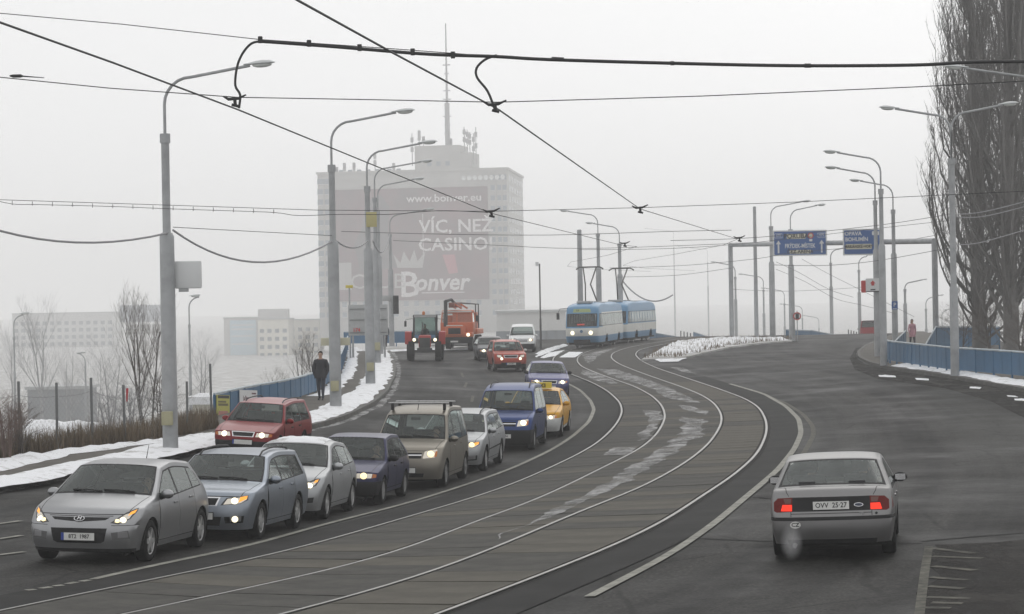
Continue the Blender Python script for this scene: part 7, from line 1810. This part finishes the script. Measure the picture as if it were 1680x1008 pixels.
fpx = np.array([(p.x, p.y) for p in Gl(FENCE_PX, .1)]); fq = resample(fpx, .1, 1); Nf, _ = normals2(fq)
for _ in range(9000):
    i = rg.randrange(len(fq)); o = -abs(rg.gauss(0, .9))+.2; x, y = fq[i]-(-Nf[i]*o if False else Nf[i]*(-o)); cl = noise.noise((x*.9, y*.5, 5)); 
    if cl < -.15 and rg.random() < .75: continue
    z = terr(x, y) if o < -.3 else zg(x, y)+.10; h = rg.uniform(.25, .75)*(1+.7*max(cl, 0)); a = rg.uniform(0, 6.28); w_ = rg.uniform(.006, .014); ln = rg.gauss(0, .16)
    dx, dy = math.cos(a)*w_, math.sin(a)*w_; b = len(mb.v); tx, ty = x+math.cos(a+1.5)*ln, y+math.sin(a+1.5)*ln
    mb.v += [(x-dx, y-dy, z), (x+dx, y+dy, z), ((x+tx)/2+dx*.8, (y+ty)/2+dy*.8, z+h*.6), ((x+tx)/2-dx*.8, (y+ty)/2-dy*.8, z+h*.6), (tx, ty, z+h)]; mb.f += [(b, b+1, b+2, b+3), (b+3, b+2, b+4)]
tag(mb.build('dry_grass', mat('dead_grass', (.15, .115, .075), .9, var=.4, vscale=.8), None, None), kind='stuff')
# tufts poking through the island snow
mb = MB(); ip = Gl(ISL, .1); tup = [(p.x, p.y) for p in ip]; x0 = min(p[0] for p in tup); x1 = max(p[0] for p in tup); y0 = min(p[1] for p in tup); y1 = max(p[1] for p in tup); c = 0
while c < 4200:
    x, y = rg.uniform(x0, x1), rg.uniform(y0, y1)
    c += 1
    if not pip(x, y, tup) or noise.noise((x*.8, y*.4, 2)) < -.05: continue
    z = zg(x, y)+.15; h = rg.uniform(.15, .45); a = rg.uniform(0, 6.28); b = len(mb.v); ln = rg.gauss(0, .1); mb.v += [(x-.018, y, z), (x+.018, y, z), (x+math.cos(a)*ln, y+math.sin(a)*ln, z+h)]; mb.f.append((b, b+1, b+2))
tag(mb.build('dry_grass', mat('dead_grass', (.15, .115, .075), .9), None, None), kind='stuff')
# snow bank in the hollow at left
def bank(pts, D, seed):
    mb = MB(); n = len(pts)
    for i, (x, y) in enumerate(pts):
        for j, (dz, dd) in enumerate(((-1.2, -2.0), (0, 0), (.02, .8), (-1.5, 4))):
            p = AT(x, y, D); mb.pv((p.x, D+dd, p.z+dz+.06*noise.noise((x*.3, j, seed))))
    mb.f = [(i*4+j, (i+1)*4+j, (i+1)*4+j+1, i*4+j+1) for i in range(n-1) for j in range(3)]
    tag(mb.build('snow', M_SNOW, None, 60), kind='stuff')
bank([(44+6*i, 690+7*i/18+1.2*math.sin(i*.9)+(-1.5 if 12 < i < 22 else 0)) for i in range(28)], 88, 3)
# ================================================================ PEOPLE
def skin_body(edges, joints, rad, mats, regions, sub=1):
    """one continuous skinned surface; regions: joint -> material index"""
    names = list(joints); ix = {n: i for i, n in enumerate(names)}
    me = bpy.data.meshes.new('body'); bm = bmesh.new(); L = bm.verts.layers.skin.verify()
    vs_ = [bm.verts.new(joints[n]) for n in names]
    for a, b in edges: bm.edges.new((vs_[ix[a]], vs_[ix[b]]))
    for n, v in zip(names, vs_):
        r = rad[n]; v[L].radius = r if isinstance(r, tuple) else (r, r)
        v[L].use_root = (n == 'pelvis')
    bm.to_mesh(me); bm.free()
    ob = bpy.data.objects.new('tmp', me); COL.objects.link(ob)
    ob.modifiers.new('s', 'SKIN').use_smooth_shade = True
    sd = ob.modifiers.new('d', 'SUBSURF'); sd.levels = sub; sd.render_levels = sub
    dg = bpy.context.evaluated_depsgraph_get(); out = bpy.data.meshes.new_from_object(ob.evaluated_get(dg)); bpy.data.objects.remove(ob)
    for m in mats: out.materials.append(m)
    J = np.array([joints[n] for n in names]); rg_ = [regions[n] for n in names]; E = [(ix[a], ix[b]) for a, b in edges]
    for p in out.polygons:
        c = np.array(p.center); best = (9, 0)
        for a, b in E:
            ab = J[b]-J[a]; t = min(1, max(0, ((c-J[a])@ab)/max(ab@ab, 1e-9))); d = np.linalg.norm(J[a]+ab*t-c)/1.0
            if d < best[0]: best = (d, rg_[a] if t < .5 else rg_[b])
        p.material_index = best[1]
    out.shade_smooth(); return out
def hand(j, e, r, reg, side, wrist, palm, down, fwd, region):
    """palm plus five separate bent fingers"""
    w = Vector(wrist); p = Vector(palm); d = Vector(down).normalized(); f = Vector(fwd).normalized(); lat = d.cross(f).normalized()
    n = 'palm'+side; j[n] = tuple(p); e.append(('wrist'+side, n)); r[n] = (.042, .020); reg[n] = region
    for k, (o, L) in enumerate(((-.030, .066), (-.010, .078), (.011, .074), (.030, .058))):
        a = p+f*0+lat*0+f.cross(d)*0+d*.02+f*(-o); b = a+d*L*.55+lat*.006; c = b+d*L*.4+lat*.02
        for q, nm in ((a, 'a'), (b, 'b'), (c, 'c')): key = f'f{k}{nm}{side}'; j[key] = tuple(q); r[key] = .0095; reg[key] = region
        e += [(n, f'f{k}a{side}'), (f'f{k}a{side}', f'f{k}b{side}'), (f'f{k}b{side}', f'f{k}c{side}')]
    a = p-d*.02+f*.035; b = a+d*.03+f*.02; key = 't'+side
    for q, nm in ((a, 'a'), (b, 'b')): j[key+nm] = tuple(q); r[key+nm] = .0105; reg[key+nm] = region
    e += [(n, key+'a'), (key+'a', key+'b')]
SKIN = mat('skin', (.42, .27, .20), .6)
def person(label, loc, rz, H=1.76, coat=(.02, .02, .025), legs=(.03, .035, .05), hair=(.03, .022, .016), shoes=(.02, .02, .02), pose='walk', pockets=False, longcoat=False, longhair=False, bulk=1.0, group=None):
    root = thing('person', label, 'person', loc, rz, group); k = H/1.78
    mats = [mat('coat_%.3f_%.3f_%.3f' % coat, coat, .85, var=.2, vscale=6), mat('trousers_%.3f_%.3f' % legs[:2], legs, .9), SKIN, mat('shoes_%.2f' % shoes[0], shoes, .6)]
    j = {}; e = []; r = {}; g = {}
    def J(n, p, rad, reg, par=None):
        j[n] = tuple(k*c for c in p); r[n] = tuple(k*c for c in rad) if isinstance(rad, tuple) else rad*k; g[n] = reg
        if par: e.append((par, n))
    b = bulk
    J('pelvis', (0, 0, .96), (.165*b, .125*b), 0 if longcoat or bulk > 1 else 1); J('waist', (0, -.005, 1.12), (.155*b, .115*b), 0, 'pelvis'); J('chest', (0, 0, 1.32), (.185*b, .13*b), 0, 'waist'); J('upper', (0, .01, 1.43), (.13*b, .10*b), 0, 'chest')
    J('neck', (0, .0, 1.51), .056, 2, 'upper'); J('jaw', (0, -.022, 1.575), (.062, .072), 2, 'neck'); J('head', (0, -.012, 1.66), (.078, .096), 2, 'jaw'); J('crown', (0, -.005, 1.735), (.066, .082), 2, 'head')
    seated = pose == 'sit'
    for s_, sg in (('L', 1), ('R', -1)):
        st = .16*sg if pose == 'walk' else 0
        J('shoulder'+s_, (sg*.17*min(b, 1.1), .01, 1.415), .075*b, 0, 'upper')
        if seated: J('elbow'+s_, (sg*.27, -.12, 1.16), .052, 0, 'shoulder'+s_); J('wrist'+s_, (sg*.18, -.36, 1.14), .034, 0, 'elbow'+s_); dn, fw_ = (0, -1, .1), (-sg, 0, .3)
        elif pockets: J('elbow'+s_, (sg*.235*min(b, 1.15), .04, 1.15), .070*b, 0, 'shoulder'+s_); J('wrist'+s_, (sg*.20*min(b, 1.15), -.06, .95), .045, 0, 'elbow'+s_); dn, fw_ = (-sg*.3, -.2, -1), (0, -1, 0)
        else: J('elbow'+s_, (sg*.255*b, .02+st*.4, 1.14), .054*b, 0, 'shoulder'+s_); J('wrist'+s_, (sg*.255*b, -.06+st*.9, .91), .036, 0, 'elbow'+s_); dn, fw_ = (0, -.1+st*.5, -1), (0, -1, 0)
        wv = Vector(j['wrist'+s_]); hand(j, e, r, g, s_, wv, wv+Vector(dn).normalized()*.065*k, dn, fw_, 2 if not pockets else 0)
        J('hip'+s_, (sg*.095, 0, .93), .112, 1, 'pelvis')
        if seated: J('knee'+s_, (sg*.14, -.46, .99), .072, 1, 'hip'+s_); J('ankle'+s_, (sg*.14, -.66, .58), .045, 1, 'knee'+s_); J('toe'+s_, (sg*.15, -.84, .56), .036, 3, 'ankle'+s_)
        else: J('knee'+s_, (sg*.10, -.03-st*.5, .51), .082, 1, 'hip'+s_); J('ankle'+s_, (sg*.10, .01-st*1.1, .095), .046, 1, 'knee'+s_); J('heel'+s_, (sg*.10, .03-st*1.1, .05), .042, 3, 'ankle'+s_); J('toe'+s_, (sg*.115, -.17-st*1.1, .036), .036, 3, 'heel'+s_)
    me = skin_body(e, j, r, mats, g); link(me, 'body', root)
    hm = mat('hair_%.3f' % hair[0], hair, .8)
    mb = MB(); mb.sphere((0, .012*k, 1.70*k), (.088*k, .104*k, .092*k), 14, 9)
    keep = [f for f in mb.f if not (sum(mb.v[i][1] for i in f)/4 < -.045*k and sum(mb.v[i][2] for i in f)/4 < 1.735*k) and sum(mb.v[i][2] for i in f)/4 > 1.625*k]; mb.f = keep
    if longhair: mb.tube([(0, .05*k, 1.72*k), (0, .085*k, 1.58*k), (0, .07*k, 1.40*k)], [.085*k, .08*k, .05*k], 10)
    mb.build('hair', hm, root)
    mb = MB(); mb.sphere((0, -.112*k, 1.645*k), (.013*k, .022*k, .022*k), 8, 5); mb.build('nose', SKIN, root)
    for sg in (-1, 1):
        mb = MB(); mb.sphere((sg*.034*k, -.098*k, 1.672*k), (.011*k, .008*k, .008*k), 8, 5); mb.build('eye', M_INK, root)
        mb = MB(); mb.sphere((sg*.082*k, .0, 1.652*k), (.012*k, .022*k, .032*k), 8, 5); mb.build('ear', SKIN, root)
    mb = MB(); mb.sphere((0, -.096*k, 1.595*k), (.022*k, .008*k, .006*k), 8, 5); mb.build('mouth', mat('lips', (.30, .12, .10), .6), root)
    if longcoat:
        mb = MB(); n = 16
        for z, rx, ry in ((1.10, .165, .125), (.98, .185, .145), (.80, .205, .165), (.66, .22, .18)):
            for q in range(n): a = 2*math.pi*q/n; mb.v.append((rx*k*math.cos(a), ry*k*math.sin(a), z*k))
        for i in range(3):
            for q in range(n): mb.f.append((i*n+(q+1) % n, i*n+q, (i+1)*n+q, (i+1)*n+(q+1) % n))
        mb.build('coat_skirt', mats[0], root)
    elif bulk > 1:
        mb = MB(); n = 16
        for z, rx, ry in ((1.14, .20, .165), (.95, .225, .185), (.80, .215, .175)):
            for q in range(n): a = 2*math.pi*q/n; mb.v.append((rx*k*math.cos(a), ry*k*math.sin(a), z*k))
        for i in range(2):
            for q in range(n): mb.f.append((i*n+(q+1) % n, i*n+q, (i+1)*n+q, (i+1)*n+(q+1) % n))
        mb.build('jacket_hem', mats[0], root)
    return root
b = G(527, 657, PW); man = person('man in a dark padded jacket walking on the left pavement', b, R(-8), 1.76, (.018, .018, .024), (.035, .04, .055), pose='walk', pockets=True, bulk=1.22)
q = G(1497, 570, .12); person('woman in a pink coat walking towards the right bend', q, R(10), 1.68, (.46, .24, .28), (.03, .03, .035), (.05, .03, .02), pose='walk', longcoat=True, longhair=True)
q = G(632, 569.5, .1); person('distant person in dark clothes by the far lamp post, right of two', q, R(180), 1.78, (.03, .035, .05), (.03, .03, .04), pose='walk', bulk=1.08)
q = G(626.5, 570.5, .1); person('distant person in grey clothes by the far lamp post, left of two', q, R(170), 1.70, (.06, .065, .075), (.04, .04, .05), pose='walk')
# people inside vehicles (seated figures)
def seated(car, lx, ly, label, coat, dz=-.52, rot=0, H=1.74, hair=(.02, .015, .012)):
    M = car.matrix_world; R3_ = M.to_3x3(); p = M@Vector((lx, ly, dz))
    o = person(label, p, 0, H, coat, (.02, .02, .03), hair, pose='sit'); Xc = R3_@Vector((1, 0, 0))
    # figure faces local -y; the car faces local -x
    ang = math.atan2(Xc.y, Xc.x)-math.pi/2+rot; o.rotation_euler = (0, 0, ang); return o
F = CARS['ford']
seated(F, 2.66, -.37, 'driver seen through the rear window of the silver saloon', (.012, .012, .014), -.45)
seated(F, 2.66, .37, 'front passenger seen through the rear window of the silver saloon', (.012, .012, .014), -.47, hair=(.012, .01, .01))
seated(CARS['beige'], 2.25, -.37, 'driver of the sand coloured minivan', (.02, .022, .03), -.42)
seated(CARS['navy'], 2.34, -.37, 'driver of the navy hatchback', (.05, .045, .05), -.54); seated(CARS['navy'], 2.34, .37, 'front passenger of the navy hatchback', (.10, .09, .09), -.54)
seated(CARS['i30'], 2.40, -.37, 'driver of the nearest silver hatchback', (.03, .03, .035), -.50)
seated(TRACTOR, 2.25, 0, 'tractor driver behind the cab glass', (.03, .03, .035), .42)
# vapour from the tail pipe of the departing saloon
mv = bpy.data.materials.new('exhaust_vapour'); mv.use_nodes = True; t = mv.node_tree; t.nodes.clear(); pv_ = t.nodes.new('ShaderNodeVolumePrincipled'); pv_.inputs['Color'].default_value = (.95, .95, .96, 1)
tc = t.nodes.new('ShaderNodeTexCoord'); nz = t.nodes.new('ShaderNodeTexNoise'); nz.inputs['Scale'].default_value = 2.2; nz.inputs['Detail'].default_value = 3; ln = t.nodes.new('ShaderNodeVectorMath'); ln.operation = 'LENGTH'
mr = t.nodes.new('ShaderNodeMapRange'); mr.inputs[1].default_value = 1.0; mr.inputs[2].default_value = .1; mr.inputs[3].default_value = 0; mr.inputs[4].default_value = 1
mu = t.nodes.new('ShaderNodeMath'); mu.operation = 'MULTIPLY'; m3 = t.nodes.new('ShaderNodeMath'); m3.operation = 'MULTIPLY'; m3.inputs[1].default_value = 5.0
t.links.new(tc.outputs['Object'], nz.inputs['Vector']); t.links.new(tc.outputs['Object'], ln.inputs[0]); t.links.new(ln.outputs['Value'], mr.inputs[0]); t.links.new(mr.outputs[0], mu.inputs[0]); t.links.new(nz.outputs[0], mu.inputs[1]); t.links.new(mu.outputs[0], m3.inputs[0]); t.links.new(m3.outputs[0], pv_.inputs['Density'])
o_ = t.nodes.new('ShaderNodeOutputMaterial'); t.links.new(pv_.outputs[0], o_.inputs['Volume'])
mb = MB(); mb.sphere((0, 0, 0), 1.0, 14, 9); v = mb.build('exhaust_vapour', mv, None); v.location = F.matrix_world@Vector((4.78, -.55, .30)); v.scale = (.17, .20, .27); tag(v, kind='stuff')
# ================================================================ HAZE (the air itself)
mh = bpy.data.materials.new('winter_haze'); mh.use_nodes = True; t = mh.node_tree; t.nodes.clear()
pvn = t.nodes.new('ShaderNodeVolumePrincipled'); pvn.inputs['Color'].default_value = (.998, .999, 1.0, 1)
pvn.inputs['Density'].default_value = 0.0008; pvn.inputs['Anisotropy'].default_value = 0.35
oo = t.nodes.new('ShaderNodeOutputMaterial'); t.links.new(pvn.outputs[0], oo.inputs['Volume'])
mb = MB(); mb.box(-2010, 2010, -30, 3510, -14, 80)
hz = mb.build('haze', mh, None, None); tag(hz, kind='stuff')
